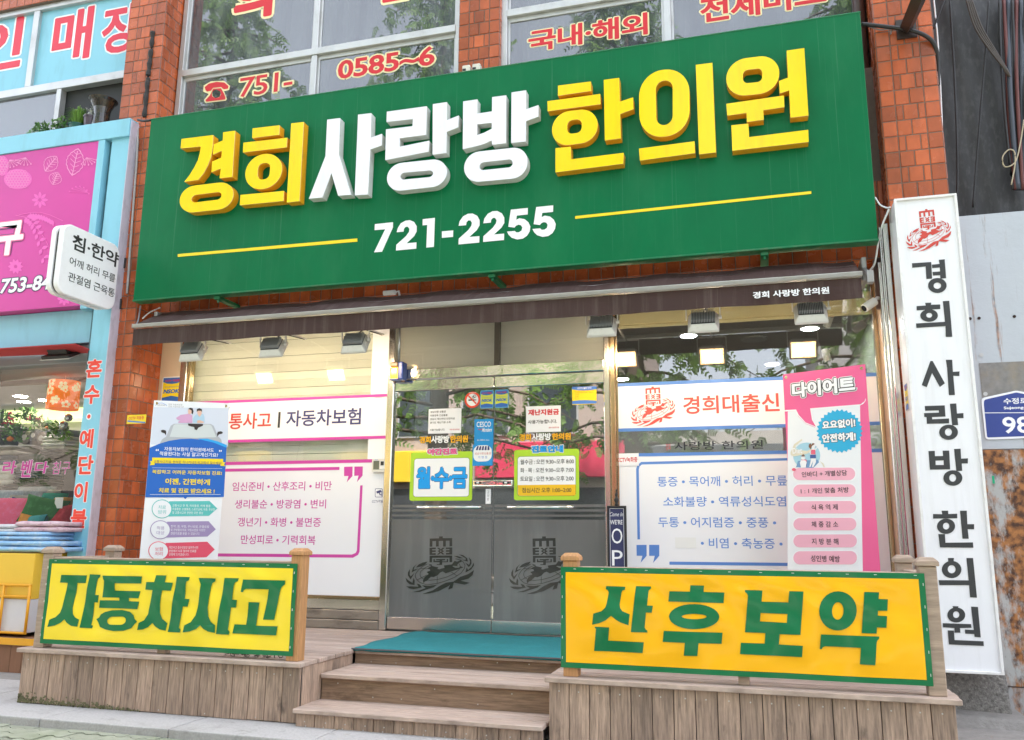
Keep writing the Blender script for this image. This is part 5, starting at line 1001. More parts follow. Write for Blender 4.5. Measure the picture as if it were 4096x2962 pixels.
fl([[[(512, 140), (530, 126), (556, 130), (566, 160), (558, 190), (546, 180), (546, 152), (528, 142)]], [[(596, 165), (598, 138), (622, 130), (646, 140), (648, 168), (638, 155), (612, 155)]]], i_hair, 'hair_print', .0042)
fl([[[(600, 424), (700, 424), (800, 450), (886, 485), (884, 520), (760, 470)]]], i_cyan, 'cyan_arc', .0014)
fl([[[(142, 512), (230, 475), (330, 445), (440, 428), (540, 424), (640, 434), (760, 462), (884, 512), (858, 988), (505, 988), (486, 1006), (468, 990), (100, 990)]]], i_pb, 'blue_field', .0032)
tp = lambda s, xl, yt, yb, xr, m, b=.012, o=.0048: T(FPL, 'D2', s, xl, yt, yb, xr, m, PL, b, off=o)
tp('자동차보험이 한의원에서도', 282, 502, 540, 760, i_white); tp('적용된다는 사실 알고계신가요?', 236, 547, 587, 800, i_white); tp('“', 200, 522, 543, 230, i_white, .02); tp('”', 810, 533, 553, 838, i_white, .02)
fl([[[(168, 606), (852, 620), (850, 672), (165, 660)]], [[(142, 680), (155, 660), (145, 640), (190, 640), (190, 678)]], [[(874, 690), (860, 672), (872, 652), (825, 650), (825, 686)]]], i_yel, 'ribbon', .005)
tp('교통사고치료 한의원 하니카네트워크에서 찾으세요!', 182, 630, 657, 840, i_navy, .0, .0068); tp('복잡하고 어려운 자동차보험 진료!', 166, 722, 762, 838, i_yel, .02); tp('이젠, 간편하게', 290, 805, 868, 722, i_yel, .03); tp('치료 및 진료 받으세요 !', 228, 898, 946, 768, i_yel, .03)
fl([[[(165, 704), (843, 712), (843, 714), (165, 706)]], [[(145, 962), (827, 961), (827, 964), (145, 965)]]], i_white, 'rule', .0048)
for (m, arrow, c, s1, s2, rows) in ((i_teal, [(330, 1028), (720, 1025), (795, 1098), (715, 1168), (320, 1175)], (260, 1102), '치료', '범위', ('교통사고 후 목, 허리통증, 어깨 통증', '무릎통증, 손발통증, 스포츠상해, 두통, 후유증', '및 교통사고와 관련된 모든 증상')),
        (i_lav, [(310, 1225), (710, 1220), (780, 1298), (700, 1368), (300, 1378)], (245, 1303), '적용', '대상', ('한약, 침, 부항, 추나요법, 온열요법', '및 한방물리치료, 약침요법등 다양한', '한방치료를 받을 수 있습니다.')),
        (i_crim, [(295, 1430), (697, 1418), (770, 1493), (690, 1568), (285, 1580)], (228, 1506), '보험', '처리', ('대인사고 접수번호만 알려주시면', '본원에서 이후 절차와 진료를', '진행해 드리겠습니다.'))):
    fl([[arrow]], m, 'arrow', .0012); cc = lambda q: [(c[0] + q * 1.03 * math.cos(k * math.pi / 16), c[1] + q * .95 * math.sin(k * math.pi / 16)) for k in range(32)]
    fl([[cc(96)]], m, 'circle_rim', .0022); fl([[cc(88)]], m_ps, 'circle', .003)
    tp(s1, c[0] - 36, c[1] - 36, c[1] + 0, c[0] + 38, m, .0, .0042); tp(s2, c[0] - 38, c[1] + 10, c[1] + 46, c[0] + 38, m, .0, .0042)
    for k, t_ in enumerate(rows): tp(t_, c[0] + 100, c[1] - 46 + k * 34, c[1] - 20 + k * 34, c[0] + 100 + min(410, len(t_) * 17.5), i_white, .0, .0026)
tp('한방 자동차보험', 322, 85, 100, 455, i_grey, .0, .0012); tp('진료 지정의료기관', 322, 105, 121, 470, i_grey, .0, .0012); tp('HANICAR', 212, 92, 105, 293, i_grey, .0, .0012)
fl([ribbon([(198, 108), (205, 92), (235, 80), (265, 80), (290, 92), (305, 100), (305, 110)], 4)[0:1]], i_lblue, 'car_mark', .0012)

m_pk = M('poster_pink', (.80, .12, .30), .35, var=.03)
PR, FPR, Wr, zt2 = poster((3131, 1499), (3460, 1458), -.66, .46, True, 'pink diet poster banner with a blue starburst and six pill shaped rows, right side', m_pk, None)
fr_ = lambda sh, m, nm, off: flat(FPR, sh, m, PR, nm, off, 'D4')
tq = lambda s, xl, yt, yb, xr, m, b=.012, o=.004, ol=None: T(FPR, 'D4', s, xl, yt, yb, xr, m, PR, b, off=o, ol=ol)
fr_([[[(100, 404), (160, 402), (180, 440), (240, 500), (310, 528), (330, 520), (300, 470), (283, 382), (664, 352), (695, 2200), (98, 2200)]]], m_ps, 'white_field', .0006)
fr_([[[(62, 395), (165, 388), (185, 430), (240, 490), (325, 525), (325, 530), (240, 498), (175, 432), (160, 402), (62, 404)]], [[(275, 380), (283, 382), (300, 470), (330, 520), (325, 530), (290, 470)]], [[(275, 380), (670, 348), (700, 325), (709, 300), (709, 318), (690, 345), (664, 357), (280, 388)]]], i_white, 'bubble_rim', .0014)
tq('다이어트', 138, 182, 300, 632, i_white, .05, .0068, [(.055, i_black), (.10, i_white)])
cx, cy = 505, 557; st = []
for k in range(60):
    q = (1.0 if k % 2 == 0 else .9); st.append((cx + 182 * q * math.cos(k * math.pi / 30), cy + 172 * q * math.sin(k * math.pi / 30)))
fr_([[st]], ink('burst_blue', (.02, .40, .68)), 'starburst', .0022)
tq('요요없이!', 372, 478, 545, 632, i_white, .05, .0048, (.05, i_black)); tq('안전하게!', 372, 582, 650, 636, i_white, .05, .0048, (.05, i_black))
# slimming cartoon print
ccir = lambda x, y, rx, ry, n=24: [(x + rx * math.cos(2 * math.pi * k / n), y + ry * math.sin(2 * math.pi * k / n)) for k in range(n)]
fr_([[ccir(248, 748, 106, 102)]], ink('print_blue', (.36, .60, .72)), 'print_disc', .0014); fr_([[[(165, 840), (180, 790), (335, 780), (345, 800), (300, 845)]]], ink('print_blue_dark', (.16, .32, .55)), 'print_floor', .002)
fr_([[[(138, 690), (150, 660), (210, 618), (214, 630), (160, 672), (165, 700), (250, 712), (300, 690), (300, 705), (250, 735), (150, 755), (125, 745), (122, 725)]], [[(350, 790), (380, 810), (390, 838), (380, 838), (370, 815)]]], ink('print_cream', (.72, .66, .52)), 'print_tape', .0028)
fr_([[ccir(300, 672, 16, 19)], [[(290, 690), (312, 690), (320, 745), (322, 800), (300, 840), (290, 838), (300, 790), (278, 838), (270, 838), (284, 770), (276, 745)]], [[(312, 698), (330, 680), (312, 664), (318, 658), (338, 680), (318, 710)]], [[(290, 700), (270, 722), (280, 740), (284, 735), (278, 722)]], [ccir(222, 765, 17, 17)], [[(205, 785), (238, 785), (250, 800), (242, 842), (206, 842), (196, 805)]]], ink('print_white', (.82, .82, .84)), 'print_figures', .0034)
fr_([[[(284, 703), (316, 703), (318, 738), (282, 738)]], [[(206, 780), (248, 780), (250, 808), (205, 808)]], [ccir(150, 858, 16, 12)]], ink('print_coral', (.78, .12, .2)), 'print_tops', .0046)
fr_([[[(276, 742), (320, 740), (322, 770), (276, 770)]], [[(203, 812), (251, 810), (250, 830), (204, 832)]]], ink('print_navy', (.05, .10, .30)), 'print_shorts', .0046)
fr_([[[(284, 668), (296, 650), (312, 655), (308, 662), (292, 672), (280, 700), (264, 680), (268, 660), (284, 652)]], [[(207, 757), (212, 746), (222, 738), (232, 746), (238, 757)]]], ink('print_brown', (.2, .08, .04)), 'print_hair', .0046)
tq('Diet', 140, 690, 735, 215, i_white, .02, .0046)
rows = (('인바디 + 개별상담', (143, 845, 627, 940), (212, 876, 918, 565)), ('1 : 1 개인 맞춤 처방', (145, 975, 630, 1070), (204, 1005, 1047, 578)), ('식 욕 억 제', (145, 1105, 634, 1200), (287, 1130, 1175, 492)), ('체 중 감 소', (145, 1237, 636, 1332), (288, 1262, 1308, 496)), ('지 방 분 해', (145, 1366, 640, 1465), (290, 1394, 1442, 498)), ('성인병 예방', (145, 1496, 640, 1598), (282, 1526, 1576, 510)))
for s, (x0, y0, x1, y1), (xl, yt, yb, xr) in rows:
    sk = (y1 - y0) * .06
    fr_([[rr((x0 - 8, y0 - 8 ), (x1 + 9, y0 - 10 ), (x1 + 9, y1 + 8), (x0 - 8, y1 + 8), 55)]], i_white, 'pill_rim', .0014); fr_([[rr((x0, y0), (x1, y0 - 3), (x1, y1 - 0), (x0, y1), 50)]], i_lpink, 'pill', .0026); tq(s, xl, yt, yb, xr, i_black, .01, .004)
# hanging welcome sign
FO = FY(-.30)
a, z1 = FO.px(*V_('l3', 840, 1205)); b, _ = FO.px(*V_('l3', 1008, 1205)); z0 = ZF + .03
OS = root('welcome_sign', ((a + b) / 2, -.3, ZF), 'narrow navy welcome sign with a black frame and finial right of the door', 'sign')
m_bf = M('black_iron', (.018, .017, .017), .45)
MB().box(a, -.285, z0, b, -.27, z1).build('board', M('navy_board', (.028, .032, .11), .5, var=.15, vscale=6), OS)
f = MB(); t = .013; f.box(a, -.30, z0, a + t, -.265, z1); f.box(b - t, -.30, z0, b, -.265, z1); f.box(a + t, -.30, z1 - t, b - t, -.265, z1); f.box(a + t, -.30, z0, b - t, -.265, z0 + t); f.build('frame', m_bf, OS, bevel=.003)
MB().lathe(((a + b) / 2, -.285, z1), [(.012, 0), (.018, .008), (.01, .02), (.014, .03), (.02, .045), (.014, .062), (.008, .07), (.012, .08), (.014, .09), (.006, .10), (.004, .112), (.008, .12), (.002, .128)], 14).build('finial', m_bf, OS, smooth=True)
MB().box(a + .01, -.33, ZF, b - .01, -.22, ZF + .03).build('foot', m_bf, OS)
FO2 = FY(-.2855)
T(FO2, 'l3', 'Come In', 862, 1262, 1298, 980, i_white, OS, .0, off=.001, shear=.25); T(FO2, 'l3', 'WE’RE', 868, 1330, 1370, 980, i_white, OS, .01, off=.001); 
w_ = b - a; zz = FO2.px(*V_('l3', 900, 1405))[1]
for k, ch in enumerate('OPEN'): Tb(FO2, ch, a + w_ * .22, zz - .115 - k * .165, a + w_ * .78, zz - k * .165, i_white, OS, .0, off=.001)
flat(FO2, [[[(a + t + .006, z1 - t - .006), (b - t - .006, z1 - t - .006), (b - t - .006, z0 + .02), (a + t + .006, z0 + .02)], [(a + t + .009, z1 - t - .009), (b - t - .009, z1 - t - .009), (b - t - .009, z0 + .023), (a + t + .009, z0 + .023)]]], i_white, OS, 'border_line', .001, coords='w')
# ------------------------------------------------------------------ neighbouring bedding shop (left)
m_bl = M('sky_blue_panel', (.24, .56, .70), .4, var=.06, vscale=2, stain=(.13, .28, .33), stain_amt=.4, stain_scale=2.2, stain_stretch=(2.5, 2.5, .6), spec=.4)
m_lv = M('lavender_side_board', (.58, .55, .66), .5, var=.05, vscale=4, stain=(.16, .13, .13), stain_amt=.5, stain_scale=4.5, stain_stretch=(4, 4, 1.4))
m_mg = M('magenta_sign_sheet', (.60, .028, .30), .35, var=.14, vscale=1.5)
m_mgl = ink('magenta_print', (.80, .11, .48)); m_mgp = ink('magenta_line', (.85, .30, .58))
NB = root('bedding_shop', (-8, -.3, .05), 'sky blue neighbour shop front with a magenta flower sign and red lettering on its pillar', 'building')
px0, px1 = -5.985, -5.768
MB().box(px0, -.545, .0, px1, -.30, zc(3.84)).build('pillar', m_bl, NB, bevel=.003); MB().box(px1 + .001, -.56, .0, px1 + .008, -.44, zc(4.0)).build('pillar_side', m_lv, NB)
MB().box(-10, -.575, zc(3.83), px1, -.22, zc(4.02)).build('top_beam', m_bl, NB, bevel=.004)
MB().box(-6.125, -.57, zc(2.10), -6.045, -.35, zc(3.828)).build('frame_strip', m_bl, NB, bevel=.003)
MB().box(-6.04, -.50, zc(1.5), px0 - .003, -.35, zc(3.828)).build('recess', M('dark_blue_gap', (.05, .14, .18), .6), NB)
mp = MB().box(-10, -.562, zc(2.14), -6.128, -.35, zc(3.825)).build('sign_panel', m_mg, NB); FM = FY(-.562)
MB().box(-10, -.45, zc(1.80), px0 - .002, -.30, zc(2.135)).build('lower_beam', m_bl, NB, bevel=.003)
MB().box(-10, -.40, zc(1.62), px0 - .002, -.25, zc(1.798)).build('shutter_box', M('grey_shutter_box', (.25, .27, .29), .5, var=.15), NB, bevel=.01)
aw = MB(); aw.quad((-10, -.42, zc(1.78)), (-6.0, -.42, zc(1.70)), (-6.0, -.70, zc(1.72)), (-10, -1.15, zc(1.62))); aw.build('red_awning', M('red_awning_cloth', (.55, .05, .055), .7, var=.1), NB).modifiers.new('t', 'SOLIDIFY').thickness = .006
# flower print on the magenta panel
def leaf(cx, cy, L, Wd, ang, n=14):
    ca, sa = math.cos(ang), math.sin(ang); o = []
    for k in range(n + 1): t = k / n; w = Wd * math.sin(math.pi * t) ** .8 * (1 + .12 * (k % 2)); o.append((t * L, w))
    o += [(p[0], -p[1]) for p in o[::-1][1:-1]]
    return [(cx + p[0] * ca - p[1] * sa, cy + p[0] * sa + p[1] * ca) for p in o]
def outline(poly, w): c = np.mean(np.array(poly), 0); return [poly, [tuple(c + (np.array(p) - c) * (1 - w)) for p in poly]]
lf = []
for (x, y, L, Wd, an) in ((400, 1520, 170, 60, -.9), (640, 1560, 250, 75, -1.35), (470, 1640, 120, 55, -1.2)): lf.append(outline(leaf(x, y, L, Wd, an), .09)); lf += [ribbon([(x, y), (x + L * .9 * math.cos(an), y + L * .9 * math.sin(an))], 8)]
for (x, y, L, Wd, an) in ((400, 1520, 170, 60, -.9), (640, 1560, 250, 75, -1.35), (470, 1640, 120, 55, -1.2)):
    for k in range(1, 6):
        t_ = k / 6.5; bx_, by2 = x + L * t_ * math.cos(an), y + L * t_ * math.sin(an)
        for sg in (1, -1): lf.append(ribbon([(bx_, by2), (bx_ + Wd * .75 * math.sin(math.pi * t_) * math.cos(an + sg * 1.0), by2 + Wd * .75 * math.sin(math.pi * t_) * math.sin(an + sg * 1.0))], 5))
for (bx_, by2, rx, ry) in ((160, 1590, 120, 85), (20, 1470, 55, 85)):
    for i in range(-5, 6):
        for j in range(-4, 5):
            qx, qy = i * 26 + (13 if j % 2 else 0), j * 22
            if (qx / rx) ** 2 + (qy / ry) ** 2 < .95: lf.append([ccir(bx_ + qx, by2 + qy, 13, 12, 12), ccir(bx_ + qx, by2 + qy, 10.5, 9.5, 12)])
for (x, y, an) in ((230, 1400, 1.9), (770, 1400, 1.2), (90, 1420, 1.0)):
    for k in range(6): a_ = an + (k - 2.5) * .35; lf += [ribbon([(x, y), (x + 85 * math.cos(a_), y + 60 * math.sin(a_))], 4), [ccir(x + 92 * math.cos(a_), y + 66 * math.sin(a_), 7, 7, 8)]]
flat(FM, lf, m_mgp, NB, 'leaf_print', .0025, 'z1', step=.00002)
pt_ = [[ccir(160, 1590, 125, 90)], [ccir(20, 1470, 60, 90)]]; flat(FM, pt_, m_mgl, NB, 'berry_print', .0015, 'z1', step=.0003)
pt_ = []
for (x, y, R0, n) in ((355, 135, 62, 8), (140, 725, 55, 10), (570, 1010, 50, 8)):
    for k in range(n): a_ = k * 2 * math.pi / n; pt_.append([leaf(x + 12 * math.cos(a_), y + 12 * math.sin(a_), R0, 13, a_, 8)])
for k in range(9):
    t = k / 8; x, y = 240 + 190 * t, 250 + 60 * t * t; pt_.append([leaf(x + 30, y, 60, 13, 1.3, 8)]); x2, y2 = 240 + 150 * t, 290 + 330 * t * t + 30 * t; pt_.append([leaf(x2, y2, 62, 14, -.4, 8)]); pt_.append([leaf(x2, y2, 55, 14, 1.9, 8)])
pt_ += [ribbon([(170, 268), (260, 250), (360, 245), (450, 270), (560, 320)], 5), ribbon([(140, 270), (230, 290), (330, 380), (400, 480), (440, 560)], 5)]
for k in range(7): a_ = -2.6 + k * .38; pt_.append(ribbon([(700 + 90 * math.cos(a_), 110 + 90 * math.sin(a_)), (780, 70)], 4)); pt_.append([ccir(700 + 95 * math.cos(a_), 110 + 95 * math.sin(a_), 8, 8, 10)])
flat(FM, pt_, m_mgl, NB, 'flower_print', .0018, 'z5', step=.00003)
T(FM, 'z5', '753-842', -5, 838, 968, 520, i_white, NB, .03, off=.004, ol=(.05, M('ink_plum', (.06, .02, .1), .4)), shear=.12)
T(FM, 'z5', '구', -65, 345, 640, 190, i_white, NB, .035, off=.005, ol=(.03, i_pink)); T(FM, 'z5', '구', -75, 335, 652, 200, M('ink_plum', 0), NB, .09, off=.003)
FPi = FY(-.545)
for s, (xl, yt, yb, xr) in zip('혼수·예단이불', ((597, 245, 372, 706), (580, 425, 555, 690), (608, 626, 656, 632), (550, 730, 864, 645), (540, 912, 1045, 645), (512, 1098, 1238, 602), (487, 1288, 1420, 598))):
    T(FPi, 'D1', s, xl, yt, yb, xr, M('ink_vermilion', (.82, .05, .025), .4), NB, .035 if s != '·' else 0, off=.0025, ol=(.035, i_white))
# upper floor of the neighbour
upm = MB(); y0, y1 = -.215, -.13; zA = float(P(300, 330, Y=-.21)[2]); zB = float(P(149, 35, Y=-.21)[2]); xr_ = PLX0 - .005
MB().box(-11, -.12, zc(4.0), xr_, .3, ZT).build('upper_wall', m_dark, NB)
upm.box(-11, y0, zA - .045, xr_, y1, zA + .045); upm.box(-11, y0, zB - .03, xr_, y1, zB + .03); mxa = float(P(128, 200, Y=-.21)[0]); upm.box(mxa - .04, y0 + .004, zA + .045, mxa + .04, y1, zB - .03)
mxb = float(P(231, 400, Y=-.21)[0]); upm.box(mxb - .03, y0 + .004, zc(4.0), mxb + .03, y1, zA - .045); UW = upm.build('upper_window', m_alu, NB, bevel=.004)
MB().box(-11, -.17, zA + .045, xr_, -.16, zB - .03).build('film_panel', m_bl, UW); MB().box(-11, -.17, zc(4.0), mxb - .03, -.164, zA - .045).build('pane', GLASS('hazy_glass', .16, (.4, .42, .45), 1.5, dust=.25), UW)
tl = MB(); tiles(tl, (-11, -.25, zB + .03), X_, Z_, (0, -1, 0), 11 + xr_, 1.5, pat='run'); MB().box(-11, -.25, zB + .03, xr_, .1, ZT).build('upper_band', m_grout, NB); tl.build('tile_skin', m_tile, NB)
FUW = FY(-.17); i_rg = M('ink_signal_red', (.72, .02, .05), .4)
T(FUW, 'z1', '매', 440, 130, 575, 790, i_rg, NB, .028, off=.003, ol=(.03, i_white)); T(FUW, 'z1', '장', 880, 85, 500, 1215, i_rg, NB, .028, off=.003, ol=(.03, i_white)); T(FUW, 'z1', '인', -230, 235, 665, 175, i_rg, NB, .028, off=.003, ol=(.03, i_white))
# shop window and room
wx1 = px0 - .06; wz0, wz1 = zc(-.62), zc(1.62)
sh = MB(); sh.box(-10, 2.6, wz0, wx1 + .3, 2.7, wz1 + .4); sh.box(wx1 + .05, -.2, wz0, wx1 + .1, 2.6, wz1 + .4); sh.build('shop_wall', M('shop_wall_paint', (.50, .45, .47), .8), NB); MB().box(-10, -.2, wz1 + .05, wx1 + .05, 2.6, wz1 + .12).build('shop_ceiling', M('shop_ceiling_paint', (.5, .46, .46), .8), NB); MB().box(-10, -.2, wz0 - .05, wx1 + .05, 2.6, wz0).build('shop_floor', M('shop_floor_tile', (.3, .28, .26), .5), NB)
cv = MB().box(-10, 2.3, wz1 - .10, wx1 + .04, 2.55, wz1 + .05).build('ceiling_cove', M('lit_cove', (.6, .65, .35), .6, emit=(.75, .85, .35), estr=.35), NB); MB().box(-10, .45, wz1 - .0, wx1 + .04, .5, wz1 + .05).build('ceiling_beam', M('brown_beam', (.16, .08, .05), .6), NB)
sw = MB(); sw.box(wx1 - .0, -.27, wz0, wx1 + .05, -.2, wz1); sw.box(-10, -.27, wz0 - .04, wx1, -.2, wz0); sw.box(-7.42, -.27, wz0, -7.37, -.2, wz1); SW = sw.build('shop_window', m_alu, NB, bevel=.003); MB().box(-7.37, -.242, wz0, wx1, -.236, wz1).build('pane', m_glass, SW); MB().box(-10, -.242, wz0, -7.42, -.236, wz1).build('pane', m_glass, SW)
FSW = FY(-.243); i_pp = M('ink_purple_pink', (.52, .03, .28), .4)
for s, (xl, yt, yb, xr), b_ in (('라', (10, 952, 1042, 106), .03), ('벤', (135, 945, 1066, 210), .03), ('다', (235, 955, 1040, 330), .03), ('침구', (358, 955, 1044, 482), .0)): T(FSW, 'D1', s, xl, yt, yb, xr, i_pp, SW, b_, off=.001, ol=(.02, i_white), shear=.1)
# lamps of the bedding shop
def at(view, x, y, Y): return Vector(P(*V_(view, x, y), Y=Y))
def atz(view, x, y, Z): return Vector(P(*V_(view, x, y), Z=Z))
m_lamp2 = M('shop_lamp_lens', (.9, .9, .9), .5, emit=(1, .93, .82), estr=30)
for (x, y), lb in (((272, 398), 'round ceiling lamp of the bedding shop, closest to the flowered lampshade'), ((142, 494), 'warm round ceiling lamp at the left of the bedding shop window'), ((168, 531), 'round ceiling lamp below the warm one, furthest left and back'), ((318, 522), 'round ceiling lamp just left behind the flowered lampshade')):
    p = atz('D1', x, y, wz1 + .05); r = root('ceiling_lamp', p, lb, 'ceiling lamp', 'ceiling lamps of the bedding shop'); MB().lathe((p.x, p.y, p.z - .012), [(.08, .01), (.1, .01), (.1, 0), (.078, 0)], 20).build('rim', m_white, r); MB().lathe((p.x, p.y, p.z - .014), [(.077, 0), (.077, .008)], 20).build('lens', m_lamp2, r)
# flowered pendant lampshade
pa, pb = at('D1', 455, 395, .35), at('D1', 440, 590, .35); wd = (at('D1', 535, 490, .35) - at('D1', 368, 490, .35)).length / 2
r = root('pendant_lamp', (pa.x, .35, pb.z), 'orange lampshade with cream flowers hanging in the bedding shop window', 'lamp')
ms = M('lampshade_cloth', (.85, .16, .02), .8, var=.05, emit=(1, .2, .03), estr=.10)
MB().lathe((pa.x, .35, pb.z), [(wd, 0), (wd * .98, pa.z - pb.z)], 28).build('shade', ms, r, smooth=False); mb = MB()
for k in range(34):
    a_ = random.uniform(0, 6.28); h_ = random.uniform(.04, .92) * (pa.z - pb.z); s_ = random.uniform(.022, .05)
    for q in range(5):
        b_ = q * 1.256 + k; da, dz = s_ * math.cos(b_) * .7, s_ * math.sin(b_) * .7; pts = []
        for w in range(8): e = w * math.pi / 4; aa = a_ + (da + s_ * .42 * math.cos(e)) / wd; zz = h_ + dz + s_ * .42 * math.sin(e); zz = min(max(zz, .005), pa.z - pb.z - .005); pts.append((pa.x + (wd + .0018 + .0001 * q) * math.cos(aa), .35 + (wd + .0018 + .0001 * q) * math.sin(aa), pb.z + zz))
        mb.quad(*pts)
mb.build('flower_print', M('cream_flower_cloth', (.85, .72, .42), .8, emit=(1, .8, .5), estr=.08), r); MB().tube([(pa.x, .35, pa.z), (pa.x, .35, wz1 + .05)], .004, 6).build('cord', i_white, r)
for (x, y, rad, lb) in ((445, 705, .05, 'silver glass bauble hanging lowest under the flowered lampshade'), (478, 650, .042, 'dark silver bauble hanging close under the flowered lampshade')):
    p = at('D1', x, y, .32); r = root('hanging_bauble', (p.x, p.y, p.z - rad), lb, 'ornament', 'silver baubles'); MB().lathe(p, [(rad * math.sin(t) + 1e-4, -rad * math.cos(t)) for t in [k * math.pi / 10 for k in range(11)]], 16).build('ball', M('silver_glass', (.6, .57, .58), .12, metal=1), r, smooth=True); MB().tube([p + Vector((0, 0, rad)), (p.x, p.y, wz1 + .05)], .002, 5).build('cord', i_grey, r)
# textiles
def folded(name, c, sx, sy, h, mat, label, group, layers=3, rz=0.0, cat='blanket'):
    r = root(name, c, label, cat, group); mb = MB(); ca, sa = math.cos(rz), math.sin(rz)
    lh = h / layers
    for l in range(layers):
        z0 = c[2] + l * lh; n = 22; v = []; jx, jy = random.uniform(.94, 1.0), random.uniform(.94, 1.0)
        prof = [(.0, .06), (.5, .0), (.86, .02), (1, .25), (1, .75), (.86, .98), (.5, 1.0), (.0, .96)]
        nu = 14
        for i in range(nu + 1):
            u = -1 + 2 * i / nu; e = 1 - abs(u) ** 8 * .25
            for (w, q) in [(p, q) for p, q in prof] + [(-p, q) for p, q in prof[::-1]][1:-1]:
                X = u * sx * jx; Yy = w * sy * jy * (1 + .02 * math.sin(9 * u + l)); Zz = (q - .5) * lh * e * (1 + .10 * math.sin(5 * u + 3 * w + l)) + lh / 2
                v.append((c[0] + X * ca - Yy * sa, c[1] + X * sa + Yy * ca, z0 + Zz))
        m_ = len(prof) * 2 - 2; f = [(i * m_ + k, i * m_ + (k + 1) % m_, (i + 1) * m_ + (k + 1) % m_, (i + 1) * m_ + k) for i in range(nu) for k in range(m_)]
        f += [tuple(range(m_))[::-1], tuple(range(nu * m_, (nu + 1) * m_))]; mb.add(v, f)
    mb.build('folded_cloth', mat, r, smooth=True); return r
cl = lambda n, c, st=None, **k: M('cloth_' + n, c, .9, var=k.get('var', .12), vscale=k.get('vs', 10), bump=.006, bscale=30, stain=st, stain_amt=k.get('sa', .0 if st is None else .9), stain_scale=k.get('ss', 14))
m_cc = cl('charcoal', (.045, .046, .054)); m_cn = cl('navy', (.03, .05, .10)); m_cg = cl('ash', (.30, .28, .27)); m_cw = cl('white', (.62, .60, .58)); m_cb = cl('brown_grey', (.12, .10, .09))
z = at('D1', 250, 1190, .95).z; xc = at('D1', 250, 1000, .95).x; nm = ('lowest', 'second lowest', 'third', 'fourth', 'fifth', 'topmost'); hh_ = (at('D1', 250, 1010, .95).z - z) / 5
for k in range(5): folded('folded_blanket', (xc, .95, z), .24, .20, hh_, (m_cb, m_cc, m_cc, m_cn, m_cn)[k], 'dark folded blanket, %s of the middle stack behind the window lettering' % ('lowest', 'second from bottom', 'third from bottom', 'second from top', 'topmost')[k], 'blankets stacked in the bedding shop', 2); z += hh_
folded('folded_blanket', (xc, 1.0, z), .34, .22, hh_ * 1.1, m_cg, 'ash grey wide blanket lying on the dark middle stack', 'blankets stacked in the bedding shop', 1); z += hh_ * 1.1
folded('folded_blanket', (xc - .02, 1.0, z), .36, .22, hh_ * 1.7, m_cc, 'thick charcoal quilt under the rolled bolsters', 'blankets stacked in the bedding shop', 1)
p = at('D1', 455, 925, .9); 
for k in range(3): folded('folded_blanket', (p.x, .9, p.z + k * .075), .17, .2, .075, (m_cc, m_cw, m_cw)[k], 'folded blanket %s in the small stack under the baubles' % ('in charcoal, lowest', 'in off white, middle', 'in off white, topmost')[k], 'blankets stacked in the bedding shop', 2)
p = at('D1', 20, 1120, .9)
for k in range(4): folded('folded_blanket', (p.x, .9, p.z + k * .11), .3, .2, .11, (m_cw, m_cw, m_cn, m_cg)[k], 'folded blanket %s in the stack at the left picture edge' % ('in off white, lowest', 'in off white, second', 'in navy, third', 'in ash grey, topmost')[k], 'blankets stacked in the bedding shop', 2)
for k, (x, y) in enumerate(((40, 750), (165, 765), (230, 795), (290, 780), (345, 800), (425, 780))):
    p = at('D1', x, y, 1.0); rd = .06 + .01 * (k % 3); r = root('rolled_bolster', (p.x, p.y, p.z - rd), 'dark rolled bolster, %s in the upper row' % ('far left', 'second from left', 'third from left', 'fourth from left', 'second from right', 'far right')[k], 'bolster', 'rolled bolsters on the dark stack')
    MB().tube([(p.x, p.y - .12, p.z), (p.x, p.y + .5, p.z + .03)], rd, 18).build('roll', m_cc if k % 2 else m_cb, r, bevel=.012, seg=2); MB().tube([(p.x, p.y - .128, p.z), (p.x, p.y - .12, p.z)], rd * .45, 14).build('roll_core', m_cg, r)
MB().box(-10, 1.7, wz0, wx1 + .04, 1.75, wz0 + 1.72).build('dark_display_back', M('dark_display_cloth', (.05, .042, .045), .9, var=.1, vscale=6), NB)
def cushion(c, s, mat, label, rot, group='cushions in the bedding shop window', name='cushion'):
    r = root(name, c, label, 'cushion', group); mb = MB(); n = 14; v = []
    m4 = Matrix.Translation(c) @ Matrix.Rotation(rot[2], 4, 'Z') @ Matrix.Rotation(rot[0], 4, 'X') @ Matrix.Rotation(rot[1], 4, 'Y')
    for sg in (1, -1):
        for j in range(n + 1):
            for i in range(n + 1):
                x, y = -1 + 2 * i / n, -1 + 2 * j / n; h = (max(0, (1 - x ** 4) * (1 - y ** 4))) ** .45 * s[2]; q = 1 - .10 * (1 - x * x) * y * y - .10 * (1 - y * y) * x * x
                v.append(tuple(m4 @ Vector((x * s[0] * q, y * s[1] * q, sg * (h + .004)))))
    N1 = (n + 1) ** 2; f = []
    for b_ in (0, N1):
        for j in range(n):
            for i in range(n): a_ = b_ + j * (n + 1) + i; f.append((a_, a_ + 1, a_ + n + 2, a_ + n + 1))
    mb.add(v, f); mb.build('stuffed_cover', mat, r, smooth=True)
